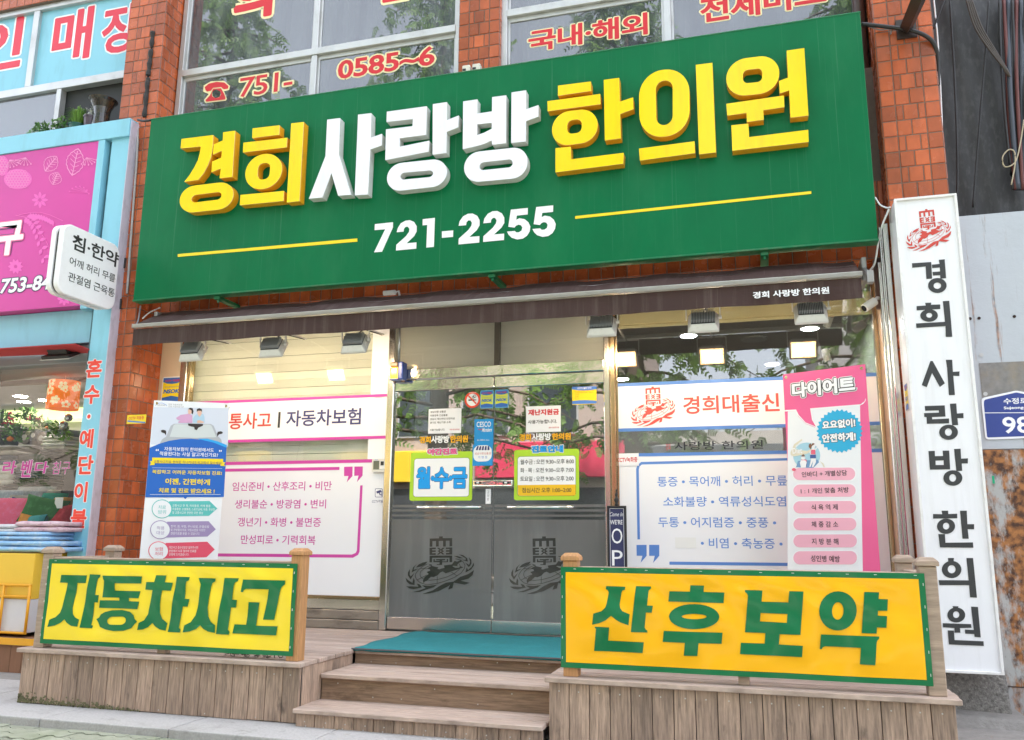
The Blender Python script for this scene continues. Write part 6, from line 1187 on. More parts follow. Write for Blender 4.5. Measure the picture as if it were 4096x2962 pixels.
CU = ((80, 1330, .2, (.26, .2, .10), (.80, .12, .24), 'pink plush cushion at the left of the window pile', (1.1, 0, .2)), (0, 1385, .15, (.2, .14, .08), (.55, .15, .22), 'dusky pink cushion lowest at the left picture edge', (1.2, .2, 0)), (175, 1320, .3, (.2, .15, .09), (.05, .06, .25), 'royal blue cushion with a pale seam between pink and green ones', (1.1, .5, 0)), (305, 1300, .2, (.22, .15, .07), (.03, .15, .035), 'large leaf green cushion in the middle of the window pile', (1.2, .45, -.1)),
      (395, 1385, .25, (.2, .18, .09), (.42, .02, .035), 'crimson cushion at the right of the pile beside the blue pillar', (1.0, -.4, .3)), (425, 1280, .4, (.1, .12, .08), (.55, .26, .05), 'small ochre plush cushion behind the crimson one', (1.2, 0, 0)), (370, 1235, .5, (.14, .1, .06), (.02, .26, .18), 'sea green cushion half hidden behind the ochre one', (1.1, 0, .3)), (235, 1200, .6, (.26, .12, .07), (.28, .30, .32), 'grey knitted cushion above the green one', (1.2, 0, 0)), (60, 1225, .55, (.26, .12, .07), (.33, .36, .42), 'blue grey striped cushion above the pink one', (1.2, .05, 0)), (150, 1250, .5, (.18, .1, .06), (.40, .37, .34), 'beige grey cushion between the striped and knitted ones', (1.2, .1, 0)))
for k, (x, y, Y, s, c, lb, ro) in enumerate(CU): cushion(at('D1', x, y, Y), s, cl('cushion_%s' % 'abcdefghij'[k], c, tuple(min(.8, q * 1.9 + .05) for q in c) if k in (0, 3, 4, 7, 8) else tuple(q * .45 for q in c), sa=.7, ss=16 if k != 8 else 40), lb, ro)
for k, (x, y, Y, c, lb, ro) in enumerate(((215, 1380, .12, (.75, .30, .05), 'small orange cushion under the green one', (1.2, .2, .2)), (250, 1395, .1, (.05, .30, .33), 'small turquoise cushion low in front of the pile', (1.3, -.2, 0)), (120, 1275, .35, (.62, .55, .58), 'pale pink frilled cushion behind the pink plush one', (1.1, .3, .1)), (330, 1210, .6, (.5, .48, .44), 'beige knitted cushion at the top right of the pile', (1.2, 0, .2)))): cushion(at('D1', x, y, Y), (.13, .10, .06), cl('small_cushion_%s' % 'abcd'[k], c, tuple(q * .5 for q in c), sa=.7, ss=20), lb, ro)
r = root('price_card', at('D1', 410, 1245, .2), 'white price card standing on the cushions near the pillar', 'price card'); p = at('D1', 410, 1240, .2); MB().box(p.x - .05, .2, p.z - .06, p.x + .05, .203, p.z + .05).build('card', m_white, r)
pl = MB().box(-10, -.18, wz0, wx1, 1.2, at('D1', 200, 1440, .1).z - .05).build('display_platform', M('display_platform_paint', (.4, .38, .38), .7), NB)
# rolled and folded quilts on the yellow display bin
mq1 = M('cloth_pink_flowers', (.62, .46, .52), .9, var=.1, vscale=8, stain=(.38, .10, .2), stain_amt=.8, stain_scale=28, bump=.006, bscale=30); mq2 = M('cloth_pale_blue', (.28, .50, .78), .9, var=.1, vscale=8, stain=(.72, .76, .8), stain_amt=1.0, stain_scale=9, bump=.006, bscale=30); mq3 = M('cloth_grey_leaves', (.60, .60, .64), .9, var=.1, vscale=6, stain=(.34, .35, .42), stain_amt=.8, stain_scale=8, bump=.006, bscale=30)
Yb = -.82
def quilt(x0, y0, x1, y1, mat, label, dy=0):
    a_ = at('D1', x0, y0, Yb + dy); b_ = at('D1', x1, y1, Yb + dy); zt = max(a_.z, b_.z); zb = min(a_.z, b_.z); folded('folded_quilt', ((a_.x + b_.x) / 2, Yb + .2 + dy, zb), abs(b_.x - a_.x) / 2, .2, zt - zb, mat, label, 'quilts on the yellow display bin', 2)
quilt(-260, 1500, 415, 1590, mq2, 'pale blue patterned quilt, lowest on the yellow bin'); quilt(-260, 1440, 355, 1505, mq2, 'pale blue patterned quilt, second lowest on the yellow bin'); quilt(95, 1370, 410, 1448, mq1, 'pink flowered quilt on top of the blue quilts'); quilt(-260, 1390, 110, 1450, mq3, 'grey and white leaf pattern quilt on the blue quilts, at the left edge', .01)
m_yb = M('yellow_enamel', (.80, .50, .04), .4, var=.08, vscale=3, stain=(.5, .28, .02), stain_amt=.3, stain_scale=3); m_yr = M('orange_yellow_rail', (.78, .36, .01), .4, var=.1)
bz1 = at('D1', 150, 1592, Yb).z; bx1 = -6.02
zb1 = float(P(0, 2395, Y=-.88)[2]); zb0 = float(P(0, 2530, Y=-.88)[2])
YB_ = root('display_bin', (-8, -.6, zb0), 'yellow and white display bin holding the quilts before the bedding shop', 'display bin')
MB().box(-10, -.86, zb1, bx1, -.32, bz1 - .004).build('yellow_panel', m_yb, YB_, bevel=.004); MB().box(-10, -.865, zb0, bx1, -.34, zb1 - .003).build('white_panel', M('white_enamel', (.62, .6, .62), .5, var=.08, stain=(.4, .37, .33), stain_amt=.4), YB_, bevel=.004)
rl = MB()
for v_ in (2340, 2385, 2530): z = float(P(0, v_, Y=-.89)[2]); rl.tube([(-10, -.885, z), (bx1 + .02, -.885, z)], .011, 8)
for u_ in (10, ): x = float(P(u_, 2400, Y=-.885)[0]); rl.tube([(x, -.885, zb0), (x, -.885, float(P(0, 2340, Y=-.89)[2]))], .012, 8)
rl.tube([(bx1 + .01, -.885, zb0), (bx1 + .01, -.885, float(P(0, 2340, Y=-.89)[2]))], .012, 8); rl.build('rail', m_yr, YB_, smooth=True)
zd2 = zb0 - .035
LD = root('low_timber_deck', (-8, -.7, .045), 'reddish brown low timber deck with a yellow edge under the display bin', 'deck')
MB().box(-11, -.95, zd2 - .03, -5.3, -.25, zd2).build('floor_boards', M('reddish_brown_timber', (.22, .105, .055), .7, var=.2, vscale=5, stretch=(1, 10, 1)), LD); MB().box(-11, -.965, zd2 - .05, -5.3, -.951, zd2 + .004).build('edge_strip', m_yr, LD)
mb = MB(); x = -11
while x < -5.3: mb.box(x + .002, -.94, .046, x + .118, -.92, zd2 - .052); x += .12
mb.build('front_cladding', M('reddish_cladding', (.21, .10, .055), .75, var=.2, vscale=6, stretch=(10, 10, 1), island=.12), LD); MB().box(-11, -.918, .0, -5.3, -.9, zd2 - .05).build('backing', m_black, LD)
# garland and pots
m_leaf = M('leaf_green', (.075, .17, .03), .6, var=.35, vscale=12, island=.3); m_leafl = M('pale_succulent_green', (.22, .34, .16), .6, island=.25); m_grass = M('fine_grass_green', (.15, .30, .04), .6, island=.3)
def leafy(mb, c, R0, n, ls, up=.4):
    for _ in range(n):
        d = Vector((random.gauss(0, 1), random.gauss(0, 1), random.gauss(0, 1))).normalized() * R0 * random.random() ** .5; p = Vector(c) + d
        a_ = Vector((random.gauss(0, 1), random.gauss(0, 1), random.gauss(up, .6))).normalized(); b_ = a_.cross(Vector((random.gauss(0, 1), random.gauss(0, 1), random.gauss(0, 1)))).normalized(); l = ls * random.uniform(.6, 1.3)
        mb.quad(p, p + a_ * l * .5 + b_ * l * .32, p + a_ * l, p + a_ * l * .5 - b_ * l * .32)
r = root('leaf_garland', at('D1', 250, 720, .6), 'artificial ivy garland with small red flowers strung across the bedding shop', 'garland'); mb = MB(); fb = MB(); path = [(10, 640), (60, 720), (110, 735), (150, 640), (200, 625), (260, 650), (280, 710), (330, 700), (375, 725), (420, 740), (455, 785), (150, 730), (90, 760), (30, 790), (130, 780), (50, 660)]
for (x, y) in path: leafy(mb, at('D1', x, y, .6), .085, 26, .06)
for (x, y) in ((65, 660), (80, 690), (285, 660), (200, 650), (75, 620), (30, 690)): leafy(fb, at('D1', x, y, .55), .03, 14, .03)
mb.build('leaves', m_leaf, r); fb.build('flowers', M('red_petals', (.5, .02, .06), .6), r); MB().tube([at('D1', x, y, .62) for x, y in path[:11]], .004, 5).build('vine', M('vine_brown', (.12, .08, .04), .8), r)
for (x, y, lb) in ((72, 797, 'small orange pumpkin hanging in the ivy at the left'), (328, 720, 'tiny orange fruit in the middle of the ivy garland')):
    p = at('D1', x, y, .55); rd = .03 if x < 100 else .018; r = root('toy_pumpkin', (p.x, p.y, p.z - rd), lb, 'ornament', 'orange fruits in the garland'); MB().lathe(p, [(rd * 1.25 * math.sin(t) + 1e-4, -rd * math.cos(t)) for t in [k * math.pi / 8 for k in range(9)]], 12).build('fruit', M('orange_skin', (.7, .2, .02), .5), r, smooth=True); MB().tube([p + Vector((0, 0, rd)), p + Vector((.005, 0, rd * 1.6))], .004, 5).build('stem', M('vine_brown', 0), r)
zl = zc(4.02)
def pot(u, v, h, rad, mat, name, label, prof=None, cat='pot'):
    p = P(u, v, Y=-.42); r = root(name, (p[0], -.42, zl), label, cat, None); pr = prof or [(rad * .75, 0), (rad, h * .9), (rad * 1.1, h * .9), (rad * 1.1, h), (rad * .9, h), (rad * .85, h * .85)]
    MB().lathe((p[0], -.42, zl), pr, 24).build('vessel', mat, r, smooth=False); return r, p
pt0 = P(408, 480, Y=-.42); ptop = P(410, 405, Y=-.42); hv = float(ptop[2] - zl)
r, p = pot(405, 480, hv, .1, M('black_glaze', (.025, .022, .02), .22, coat=.5, stain=(.35, .18, .04), stain_amt=.35, stain_scale=9), 'flared_vase', 'black flared vase with gold strokes on the blue ledge', [(.075, 0), (.085, hv * .2), (.075, hv * .5), (.085, hv * .72), (.115, hv * .92), (.14, hv), (.132, hv), (.10, hv * .9), (.07, hv * .65)], 'vase')
r, p = pot(362, 478, .17, .065, M('plum_glaze', (.06, .03, .05), .3, coat=.4), 'flower_pot', 'dark plum pot with small white blossoms beside the black vase')
mb = MB(); leafy(mb, (p[0] - .02, -.42, zl + .22), .07, 50, .035); mb.build('blossom', M('white_blossom', (.5, .52, .5), .6), r)
r, p = pot(312, 488, .10, .08, M('green_plastic_pot', (.02, .10, .08), .4), 'flower_pot', 'green pot with a fine grassy tuft on the blue ledge'); mb = MB()
for k in range(260):
    a_ = random.uniform(0, 6.28); d = random.uniform(.02, .12); h_ = random.uniform(.06, .2); b0 = Vector((p[0] + .03 * math.cos(a_), -.42 + .03 * math.sin(a_), zl + .09)); b1 = b0 + Vector((d * .5 * math.cos(a_), d * .5 * math.sin(a_), h_)); b2 = b0 + Vector((d * 1.2 * math.cos(a_), d * 1.2 * math.sin(a_), h_ * .75)); w = Vector((-math.sin(a_), math.cos(a_), 0)) * .003
    mb.quad(b0 - w, b0 + w, b1 + w, b1 - w); mb.quad(b1 - w, b1 + w, b2)
mb.build('grass_blades', m_grass, r)
r, p = pot(235, 495, .05, .07, M('green_plastic_pot', 0), 'flower_pot', 'shallow pot with trailing green leaves left of the grassy tuft'); mb = MB(); [leafy(mb, (p[0] + dx, -.44, zl + .06 + dz), .07, 60, .04) for dx, dz in ((-.12, .02), (0, .05), (.12, .07), (-.2, .08))]; mb.build('leaves', m_leaf, r)
r, p = pot(150, 512, .03, .08, M('pale_dish', (.6, .55, .5), .5), 'flower_pot', 'pale dish with a grey green succulent at the left on the ledge'); mb = MB(); leafy(mb, (p[0], -.42, zl + .06), .07, 70, .05, .8); mb.build('leaves', m_leafl, r)
# lamp under the red awning
p = at('D1', 455, 215, -.45); r = root('shop_floodlight', p, 'square black framed floodlight under the red awning of the bedding shop', 'floodlight'); m4 = Matrix.Translation(p) @ Matrix.Rotation(R_(28), 4, 'X')
mb = MB().box(-.16, -.13, 0, .16, .13, .035); mb.box(-.11, -.09, .035, .11, .09, .10); mb.v = [tuple(m4 @ Vector(q)) for q in mb.v]; mb.build('housing', M('black_cast_housing', (.03, .03, .03), .5), r, bevel=.006); mb = MB().box(-.145, -.115, -.003, .145, .115, .001); mb.v = [tuple(m4 @ Vector(q)) for q in mb.v]; mb.build('lens', M('grey_glass_lens', (.30, .29, .22), .25, var=.3, vscale=25), r)
mb = MB().box(-.17, -.14, -.002, -.146, .14, .004).box(.146, -.14, -.002, .17, .14, .004).box(-.146, -.14, -.002, .146, -.116, .004).box(-.146, .116, -.002, .146, .14, .004); mb.v = [tuple(m4 @ Vector(q)) for q in mb.v]; mb.build('rim', m_fl, r)

# ------------------------------------------------------------------ right hand side: hoarding, tarpaulin, cables
def rusty(name, base, amt, lo, sc=2.0, st=(3, 3, .5)):
    m = M(name, base, .55, var=.1, vscale=2.5, bump=.003, bscale=14, metal=.0)
    n = m.node_tree.nodes; l = m.node_tree.links; b = n["Principled BSDF"]; tc = n.new("ShaderNodeTexCoord"); mp_ = n.new("ShaderNodeMapping"); mp_.inputs["Scale"].default_value = st; l.new(tc.outputs["Object"], mp_.inputs[0])
    a_ = n.new("ShaderNodeTexNoise"); a_.inputs["Scale"].default_value = sc; a_.inputs["Detail"].default_value = 9; a_.inputs["Roughness"].default_value = .72; l.new(mp_.outputs[0], a_.inputs["Vector"])
    rp = n.new("ShaderNodeValToRGB"); e = rp.color_ramp.elements; e[0].position = lo; e[0].color = (0, 0, 0, 1); e[1].position = lo + .10; e[1].color = (amt, amt, amt, 1); l.new(a_.outputs["Fac"], rp.inputs[0])
    c2 = n.new("ShaderNodeTexNoise"); c2.inputs["Scale"].default_value = 22; c2.inputs["Detail"].default_value = 8; l.new(tc.outputs["Object"], c2.inputs["Vector"]); r2 = n.new("ShaderNodeValToRGB"); e = r2.color_ramp.elements; e[0].position = .38; e[0].color = (.055, .018, .007, 1); e[1].position = .62; e[1].color = (.38, .15, .04, 1); l.new(c2.outputs["Fac"], r2.inputs[0])
    mx = n.new("ShaderNodeMix"); mx.data_type = 'RGBA'; l.new(rp.outputs[0], mx.inputs["Factor"]); src = b.inputs["Base Color"].links[0].from_socket; l.new(src, mx.inputs["A"]); l.new(r2.outputs[0], mx.inputs["B"]); l.new(mx.outputs["Result"], b.inputs["Base Color"]); return m
HY = -.33; hz2 = float(P(3840, 866, Y=HY)[2]); hz1 = float(P(3990, 1798, Y=HY)[2]); hz0 = float(P(4030, 2745, Y=HY)[2])
HB = root('metal_hoarding', (2.4, HY, .05), 'pale blue grey sheet metal hoarding streaked with rust at the right picture edge', 'hoarding')
hx = 1.445
MB().box(hx, HY, hz1, 3.6, HY + .03, hz2).build('upper_sheet', rusty('painted_sheet_light_rust', (.46, .49, .53), .85, .565, 1.7, (7, 7, .40)), HB, bevel=.003); MB().box(hx, HY - .012, hz0, 3.6, HY + .02, hz1 - .004).build('middle_sheet', rusty('painted_sheet_heavy_rust', (.40, .40, .39), 1.0, .40, 2.4, (2.2, 2.2, .9)), HB, bevel=.003); MB().box(hx, HY - .004, .0, 3.6, HY + .02, hz0 - .006).build('lower_sheet', rusty('painted_sheet_rusty_foot', (.36, .35, .35), .9, .50, 2.2, (2, 2, .8)), HB, bevel=.003)
mb = MB()
for (u_, v_) in ((3880, 1276), (3916, 1274), (4057, 1267)): p = P(u_, v_, Y=HY); mb.tube([(p[0], HY - .004, p[2]), (p[0], HY + .001, p[2])], .011, 12)
mb.build('bolt_hole', M('rust_hole', (.03, .012, .008), .8), HB)
FH = FY(HY)
r = root('old_plate', P(4000, 1760, Y=HY), 'worn grey metal plate with scraped marks above the blue house number sign', 'plate'); a0, z1 = FH.px(*V_('z8', 1868, 1582)); _, z0 = FH.px(*V_('l4', 1890, 250)); rect(FH, a0, z0, a0 + .62, z1, M('scraped_plate', (.22, .21, .20), .7, var=.4, vscale=22, stain=(.35, .26, .14), stain_amt=.6, stain_scale=5), r, 'plate', .001, .004)
for (x, y) in ((1925, 215),): c = FH.px(*V_('l4', x, y)); flat(FH, [[ccir(c[0], c[1], .014, .014, 16)], [ccir(c[0], c[1] + .28, .014, .014, 16)]], M('pale_spot', (.5, .5, .5), .6), r, 'bolt_spot', .0055, coords='w')
AD = root('address_sign', P(4060, 1760, Y=HY), 'blue house number sign with a white rim and pointed top on the hoarding', 'sign')
hs_ = [(1888, 290, 30), (1892, 252, 25), (2195, 186, 20), (2512, 244, 25), (2516, 290, 30), (2530, 598, 30), (1925, 620, 30)]
flat(FH, [[hs_]], m_white, AD, 'rim', .006, 'l4', thick=.004); flat(FH, [[[(1908, 300, 20), (1912, 268, 15), (2195, 203, 10), (2492, 260, 15), (2496, 300, 20), (2508, 582, 12), (1938, 602, 12)]]], M('sign_blue', (.03, .055, .26), .35, var=.04), AD, 'blue_field', .0105, 'l4'); flat(FH, [[[(1912, 381), (2498, 378), (2498, 384), (1912, 387)]]], i_white, AD, 'rule', .0112, 'l4')
T(FH, 'l4', '수정로', 2085, 255, 308, 2300, i_white, AD, .02, off=.0112); T(FH, 'l4', 'Sujeong-ro', 2087, 328, 360, 2330, i_white, AD, .03, off=.0112); T(FH, 'l4', '98', 2082, 420, 568, 2330, i_white, AD, .02, off=.0112)
r = root('green_tape', P(3972, 1920, Y=HY), 'small strip of green tape on the rusty sheet', 'tape'); prect(FY(HY - .013), 'l4', 1983, 940, 2010, 1008, ink('tape_green', (.0, .35, .17)), r, 'strip', .0)
# stone footing
mb = MB(); bm_pts = []; fx0, fx1, fy, fz = 1.0, 1.47, -.52, .405
mb.hexa([(fx0, fy, .0), (fx1 + .02, fy, .0), (fx1 + .02, -.1, .0), (fx0, -.1, .0)], [(fx0, fy + .02, fz), (fx1, fy + .02, fz), (fx1, -.1, fz), (fx0, -.1, fz)])
r = tag(mb.build('stone_footing', M('exposed_aggregate', (.20, .188, .175), .95, var=1.0, vscale=48, bump=.016, bscale=48, stain=(.42, .40, .37), stain_amt=.8, stain_scale=55), bevel=.02, seg=2), 'rough aggregate stone block under the tall white sign', 'stone block')
mb = MB().hexa([(.95, -.75, -.03), (1.62, -.75, -.03), (1.62, -.12, -.03), (.95, -.12, -.03)], [(1.0, -.66, .12), (1.55, -.66, .10), (1.55, -.12, .12), (1.0, -.12, .12)]); tag(mb.build('concrete_step', m_concrete, bevel=.02, seg=2), 'sloping concrete patch on the ground below the stone block', 'concrete slab')
# black tarpaulin
TY = -.10; m_tp = M('black_tarpaulin', (.030, .030, .032), .6, var=.3, vscale=1.6, stretch=(2, 2, .8), bump=.004, bscale=4, stain=(.085, .085, .088), stain_amt=.8, stain_scale=1.4, stain_stretch=(2.2, 1, .5), stain2=((.07, .07, .072), .6, 9, (3, 1, 1.2), .5))
nx, nz = 40, 60; tx0, tx1, tz0, tz1 = 1.43, 2.22, hz2 - .35, ZT; v = []
for j in range(nz + 1):
    for i in range(nx + 1):
        u_, w = i / nx, j / nz; x = tx0 + (tx1 - tx0) * u_ + .05 * math.sin(w * 5) * u_; y = TY + .012 * math.sin(u_ * 9 + w * 3) + .02 * math.sin(u_ * 4 - w * 7) + .005 * math.sin(u_ * 31 + w * 25); v.append((x, y, tz0 + (tz1 - tz0) * w))
r = root('tarpaulin', (1.8, TY, tz0), 'black tarpaulin hanging in folds above the metal hoarding', 'tarpaulin'); o = MB().add(v, [(j * (nx + 1) + i, j * (nx + 1) + i + 1, (j + 1) * (nx + 1) + i + 1, (j + 1) * (nx + 1) + i) for j in range(nz) for i in range(nx)]).build('sheet', m_tp, r, smooth=True); o.modifiers.new('t', 'SOLIDIFY').thickness = .004
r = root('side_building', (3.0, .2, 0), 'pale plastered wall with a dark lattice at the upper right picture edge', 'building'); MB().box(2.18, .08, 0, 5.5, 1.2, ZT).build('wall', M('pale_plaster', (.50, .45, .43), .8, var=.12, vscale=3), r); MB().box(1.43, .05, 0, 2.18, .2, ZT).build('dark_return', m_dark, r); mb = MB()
for k in range(60):
    zz = 2.9 + k * .11
    for sg in (-1, 1): mb.tube([(2.2, .06, zz), (3.2, .06, zz + sg * .75)], .006, 5, cap=False)
mb.build('lattice', M('dark_lattice_metal', (.04, .035, .04), .5), r)
cab = lambda pts, rad, label, mat=m_black, name='cable': tag(MB().tube(smooth_path([P(u_, v_, Y=y_) for u_, v_, y_ in pts]), rad, 8).build(name, mat, smooth=True), label, 'cable', 'cables on the walls')
def smooth_path(p, n=7):
    p = [np.array(q, float) for q in p]; q = [p[0]] + p + [p[-1]]; o = []
    for i in range(1, len(q) - 2):
        for k in range(n):
            t = k / n; o.append(.5 * (2 * q[i] + (q[i + 1] - q[i - 1]) * t + (2 * q[i - 1] - 5 * q[i] + 4 * q[i + 1] - q[i + 2]) * t * t + (3 * q[i] - q[i - 1] - 3 * q[i + 1] + q[i + 2]) * t ** 3))
    return [tuple(a) for a in o] + [tuple(p[-1])]
cab([(3446, 97, -.5), (3530, 106, -.5), (3620, 118, -.5), (3690, 138, -.5), (3735, 175, -.47), (3752, 240, -.42), (3752, 340, -.4)], .016, 'thick black cable running from the green sign round the right pier corner')
cab([(3478, 108, -.48), (3520, 120, -.48), (3562, 118, -.48), (3562, 138, -.48)], .005, 'thin grey wire tied under the thick black cable', i_grey)
cab([(3735, 0, -.2), (3750, 150, -.2), (3764, 400, -.2), (3776, 740, -.3)], .006, 'pale straight wire hanging between the right pier and the tarpaulin', i_white)
cab([(3800, 0, -.2), (3818, 300, -.2), (3830, 640, -.2), (3826, 860, -.2)], .008, 'black cable hanging straight down the middle of the tarpaulin')
cab([(3956, 0, -.2), (3940, 240, -.2), (3918, 500, -.2), (3892, 830, -.2)], .007, 'black cable slanting down the right part of the tarpaulin')
cab([(3778, 0, -.2), (3755, 60, -.2), (3735, 115, -.2)], .008, 'short black cable at the top left corner of the tarpaulin')
for k in range(4): cab([(3866 + k * 7, 0, -.25), (3900 + k * 9, 110, -.25), (3958 + k * 7, 200, -.25), (4012 + k * 5, 268 + k * 4, -.25), (4030 + k * 3, 300 + k * 3, -.24)], .008, 'drooping brown cable %s of the bundle crossing the tarpaulin' % ('leftmost', 'second', 'third', 'rightmost')[k], M('brown_cable', (.055, .042, .035), .5))
for k in range(7): cab([(3998 + k * 17, 0, -.2 + .03 * (k % 3)), (4004 + k * 15 + 8 * (k % 2), 220, -.2), (4022 + k * 13, 480, -.2 + .03 * (k % 2)), (4052 + k * 10, 760, -.2)], .010 + .004 * (k % 3), 'vertical wall cable %s at the right picture edge' % ('nearest the tarpaulin', 'second from the tarpaulin', 'third from the tarpaulin', 'fourth from the tarpaulin', 'fifth from the tarpaulin', 'sixth from the tarpaulin', 'seventh from the tarpaulin')[k], (m_black, M('red_brown_cable', (.12, .03, .025), .5), M('slate_cable', (.05, .06, .08), .5))[k % 3])
cab([(4096, 480, -.22), (4080, 580, -.22), (4060, 650, -.22), (4020, 668, -.22), (4010, 630, -.22), (4035, 600, -.22), (4058, 610, -.22), (4060, 660, -.22), (4045, 740, -.22)], .005, 'beige wire with a loop hanging over the tarpaulin edge', M('beige_wire', (.45, .38, .26), .6))
cab([(3500, 790, -.55), (3520, 820, -.55), (3545, 832, -.6), (3560, 830, -.72)], .006, 'white wire from the green sign to the tall white sign', i_white); cab([(3556, 838, -.7), (3530, 900, -.6), (3515, 960, -.5), (3500, 1050, -.45), (3478, 1085, -.4)], .007, 'white wire drooping from the tall sign to the awning bracket', i_white)
cab([(551, 492, -.46), (548, 620, -.465), (536, 790, -.465), (520, 1010, -.465), (508, 1175, -.465)], .011, 'grey conduit running down the left pier beside the green sign', M('grey_conduit', (.42, .41, .42), .5)); cab([(552, 480, -.5), (575, 485, -.55), (602, 482, -.56)], .012, 'black cable between the blue shop frame and the green sign')
cab([(562, 1225, -.46), (552, 1285, -.6), (536, 1312, -.74)], .007, 'grey wire dropping to the left end of the awning bar', i_grey); cab([(640, 1232, -.3), (600, 1250, -.42), (570, 1275, -.5)], .006, 'pale wire from the wall clip to the left awning corner', i_white)
mb = MB(); tpth = smooth_path([P(u_, v_, Y=-.458) for u_, v_ in ((612, 128), (606, 200), (596, 280), (588, 360), (578, 470))]); mb.tube(tpth, [.022 + .006 * math.sin(k * 1.7) for k in range(len(tpth))], 8); tag(mb.build('tar_seal', M('cracked_tar', (.03, .028, .028), .8, var=.5, vscale=20, bump=.01, bscale=40)), 'cracked black tar strip running down the left pier above the sign', 'tar strip')
p0, p1 = P(3625, 112, Y=-.46), P(3690, -40, Y=-1.5); r = root('steel_arm', p0, 'dark brown steel arm reaching out from the top of the right pier', 'bracket'); MB().tube([p0, p1], .05, 4).build('arm', M('dark_brown_steel', (.035, .022, .018), .45, var=.3), r); MB().box(p0[0] - .07, -.468, p0[2] - .09, p0[0] + .07, -.452, p0[2] + .07).build('base_plate', M('dark_brown_steel', 0), r)
r = root('wall_pipe_clip', P(930, 1178, Y=-.26), 'white wall lamp stub on the tile band under the green sign', 'lamp fitting'); p = P(1560, 1175, Y=-.26); r.location = Vector(p); MB().tube([p + np.array((-.05, -.02, 0)), p + np.array((.06, -.02, 0))], .022, 12).build('tube', i_white, r); MB().tube([p + np.array((.06, -.02, 0)), p + np.array((.09, -.02, .01)), p + np.array((.1, -.0, -.05))], .01, 8).build('elbow', i_white, r)

# ------------------------------------------------------------------ street behind the viewpoint (seen in the panes)
m_fol = M('tree_foliage', (.13, .225, .05), .55, var=.3, vscale=1.2, island=.4, spec=.3); 
_n = m_fol.node_tree.nodes; _l = m_fol.node_tree.links; _b = _n["Principled BSDF"]; _t = _n.new("ShaderNodeBsdfTranslucent"); _l.new(_b.inputs["Base Color"].links[0].from_socket, _t.inputs[0]); _x = _n.new("ShaderNodeMixShader"); _x.inputs[0].default_value = .5; _l.new(_b.outputs[0], _x.inputs[1]); _l.new(_t.outputs[0], _x.inputs[2]); _l.new(_x.outputs[0], _n["Material Output"].inputs["Surface"])
m_bark = M('tree_bark', (.10, .07, .05), .9, var=.3, vscale=4, stretch=(6, 6, .6), bump=.02, bscale=8, bstretch=(8, 8, 1))
def tree(x, y, h, lab, sd, cr):
    rnd = random.Random(sd); r = root('street_tree', (x, y, 0), lab, 'tree', 'feathery street trees'); mb = MB(); mb.tube([(x, y, -.03), (x + .02, y, 1.5), (x + .1, y + .05, h * .5), (x + .05, y, h * .97)], [.32, .25, .17, .03], 12); ends = []
    for k in range(100):
        z = h * (.20 + .78 * k / 100); a_ = k * 2.4 + rnd.uniform(-.4, .4); L = cr * (1.05 - .75 * max(0, (z / h - .45) / .55)) * rnd.uniform(.65, 1.1); q = [Vector((x + .06, y, z))]
        for t in (.35, .7, 1): q.append(Vector((x + L * t * math.cos(a_), y + L * t * math.sin(a_), z + L * (.22 * t - .45 * t * t))))
        mb.tube(q, [.05, .035, .022, .008], 5); ends.append(q)
    mb.build('trunk', m_bark, r, smooth=True); fo = MB(); V = []; F_ = []
    for q in ends:
        for s in range(34):
            t = rnd.uniform(.15, 1.0) * 3; i = min(int(t), 2); p = q[i].lerp(q[i + 1], t - i) + Vector((rnd.gauss(0, .14), rnd.gauss(0, .14), rnd.gauss(-.08, .12)))
            d = Vector((rnd.gauss(0, .6), rnd.gauss(0, .6), -.55)).normalized(); L = rnd.uniform(.22, .5); sd_ = d.cross(Vector((rnd.gauss(0, 1), rnd.gauss(0, 1), .3))).normalized()
            for c in range(5):
                b_ = p + d * L * c / 5; w = .05 * (1 - c / 7)
                for sg in (1, -1):
                    k0 = len(V); e = b_ + (sd_ * sg + d * .5) * w * 2.0; n_ = d * .022; V += [tuple(b_ - n_), tuple(b_ + n_), tuple(e + n_ * 1.4), tuple(e - n_ * .6)]; F_.append((k0, k0 + 1, k0 + 2, k0 + 3))
    fo.add(V, F_); fo.build('crown', m_fol, r); return r
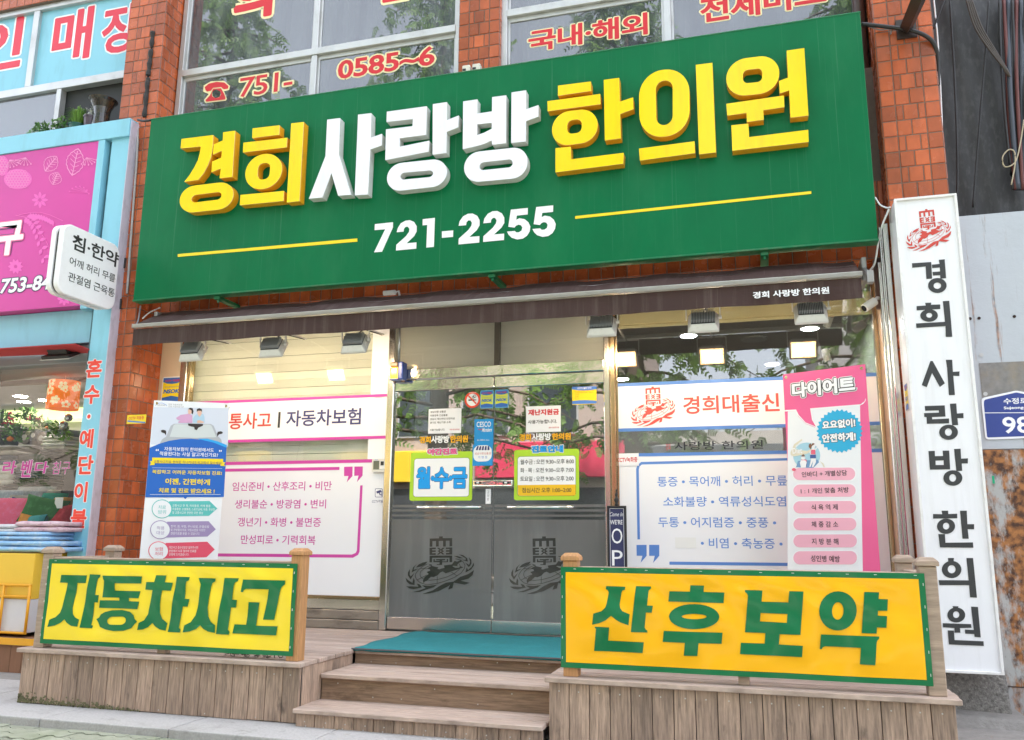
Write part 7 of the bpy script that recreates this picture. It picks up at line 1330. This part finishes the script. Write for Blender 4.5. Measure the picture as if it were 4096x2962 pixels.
tree(-6.9, -10.8, 16.5, 'tall feathery street tree across from the clinic door', 3, 3.6); tree(2.6, -11.2, 14.5, 'feathery street tree opposite the right display window', 5, 2.9); tree(-13.0, -11.0, 16.0, 'feathery street tree opposite the bedding shop', 8, 3.4)
def opposite(x0, x1, h, col, lab, signs, y=-18.5):
    r = root('opposite_building', ((x0 + x1) / 2, y, 0), lab, 'building', 'buildings across the street'); mb = MB().box(x0, y - 6, -.03, x1, y, h); mb.build('wall', M('facade_' + str(len(MATS)), col, .7, var=.12, vscale=2, stain=tuple(c * .5 for c in col), stain_amt=.4, stain_scale=1.2, stain_stretch=(2, 2, .4)), r)
    z = 4.4
    while z + 1.9 < h:
        x = x0 + .6
        while x + 1.6 < x1: w = MB().box(x - .06, y, z - .06, x + 1.56, y + .05, z + 1.56).build('window', m_alu, r); MB().box(x, y + .05, z, x + 1.5, y + .06, z + 1.5).build('pane', M('dark_reflecting_pane', (.05, .06, .07), .08, spec=.9), w); x += 2.2
        z += 2.7
    MB().box(x0 + .3, y, .1, x1 - .3, y + .04, 2.7).build('shop_glass', M('dark_shop_glass', (.04, .045, .05), .1, spec=.8), r)
    for (a_, b_, z0, z1, c, nm) in signs: MB().box(a_, y + .04, z0, b_, y + .25, z1).build('shop_sign', M('sign_' + nm, c, .4, var=.05), r, bevel=.02)
tree(-2.6, -11.6, 16.0, 'feathery street tree opposite the gap between door and right window', 11, 2.6)
opposite(-30, -14.2, 9.5, (.42, .36, .30), 'beige tiled block with a yellow shop sign, leftmost across the street', [(-23, -15, 2.9, 4.0, (.75, .5, .03), 'street_yellow')])
opposite(-14, -3.4, 8.4, (.36, .29, .25), 'brownish tiled block with a red shop sign across the street', [(-8.5, -3.8, 3.0, 4.1, (.55, .04, .09), 'street_red'), (-13.5, -9, 2.9, 3.9, (.75, .5, .03), 'street_yellow')])
opposite(1.8, 16, 9.0, (.30, .29, .29), 'grey block with a white shop sign, rightmost across the street', [(2.2, 9, 2.9, 4.0, (.12, .13, .14), 'street_grey')])
opposite(-3.2, 1.6, 4.3, (.40, .37, .34), 'low pale shop with a charcoal fascia across the street', [(-3.1, 1.4, 2.8, 3.9, (.10, .11, .12), 'street_charcoal')])

set_type()
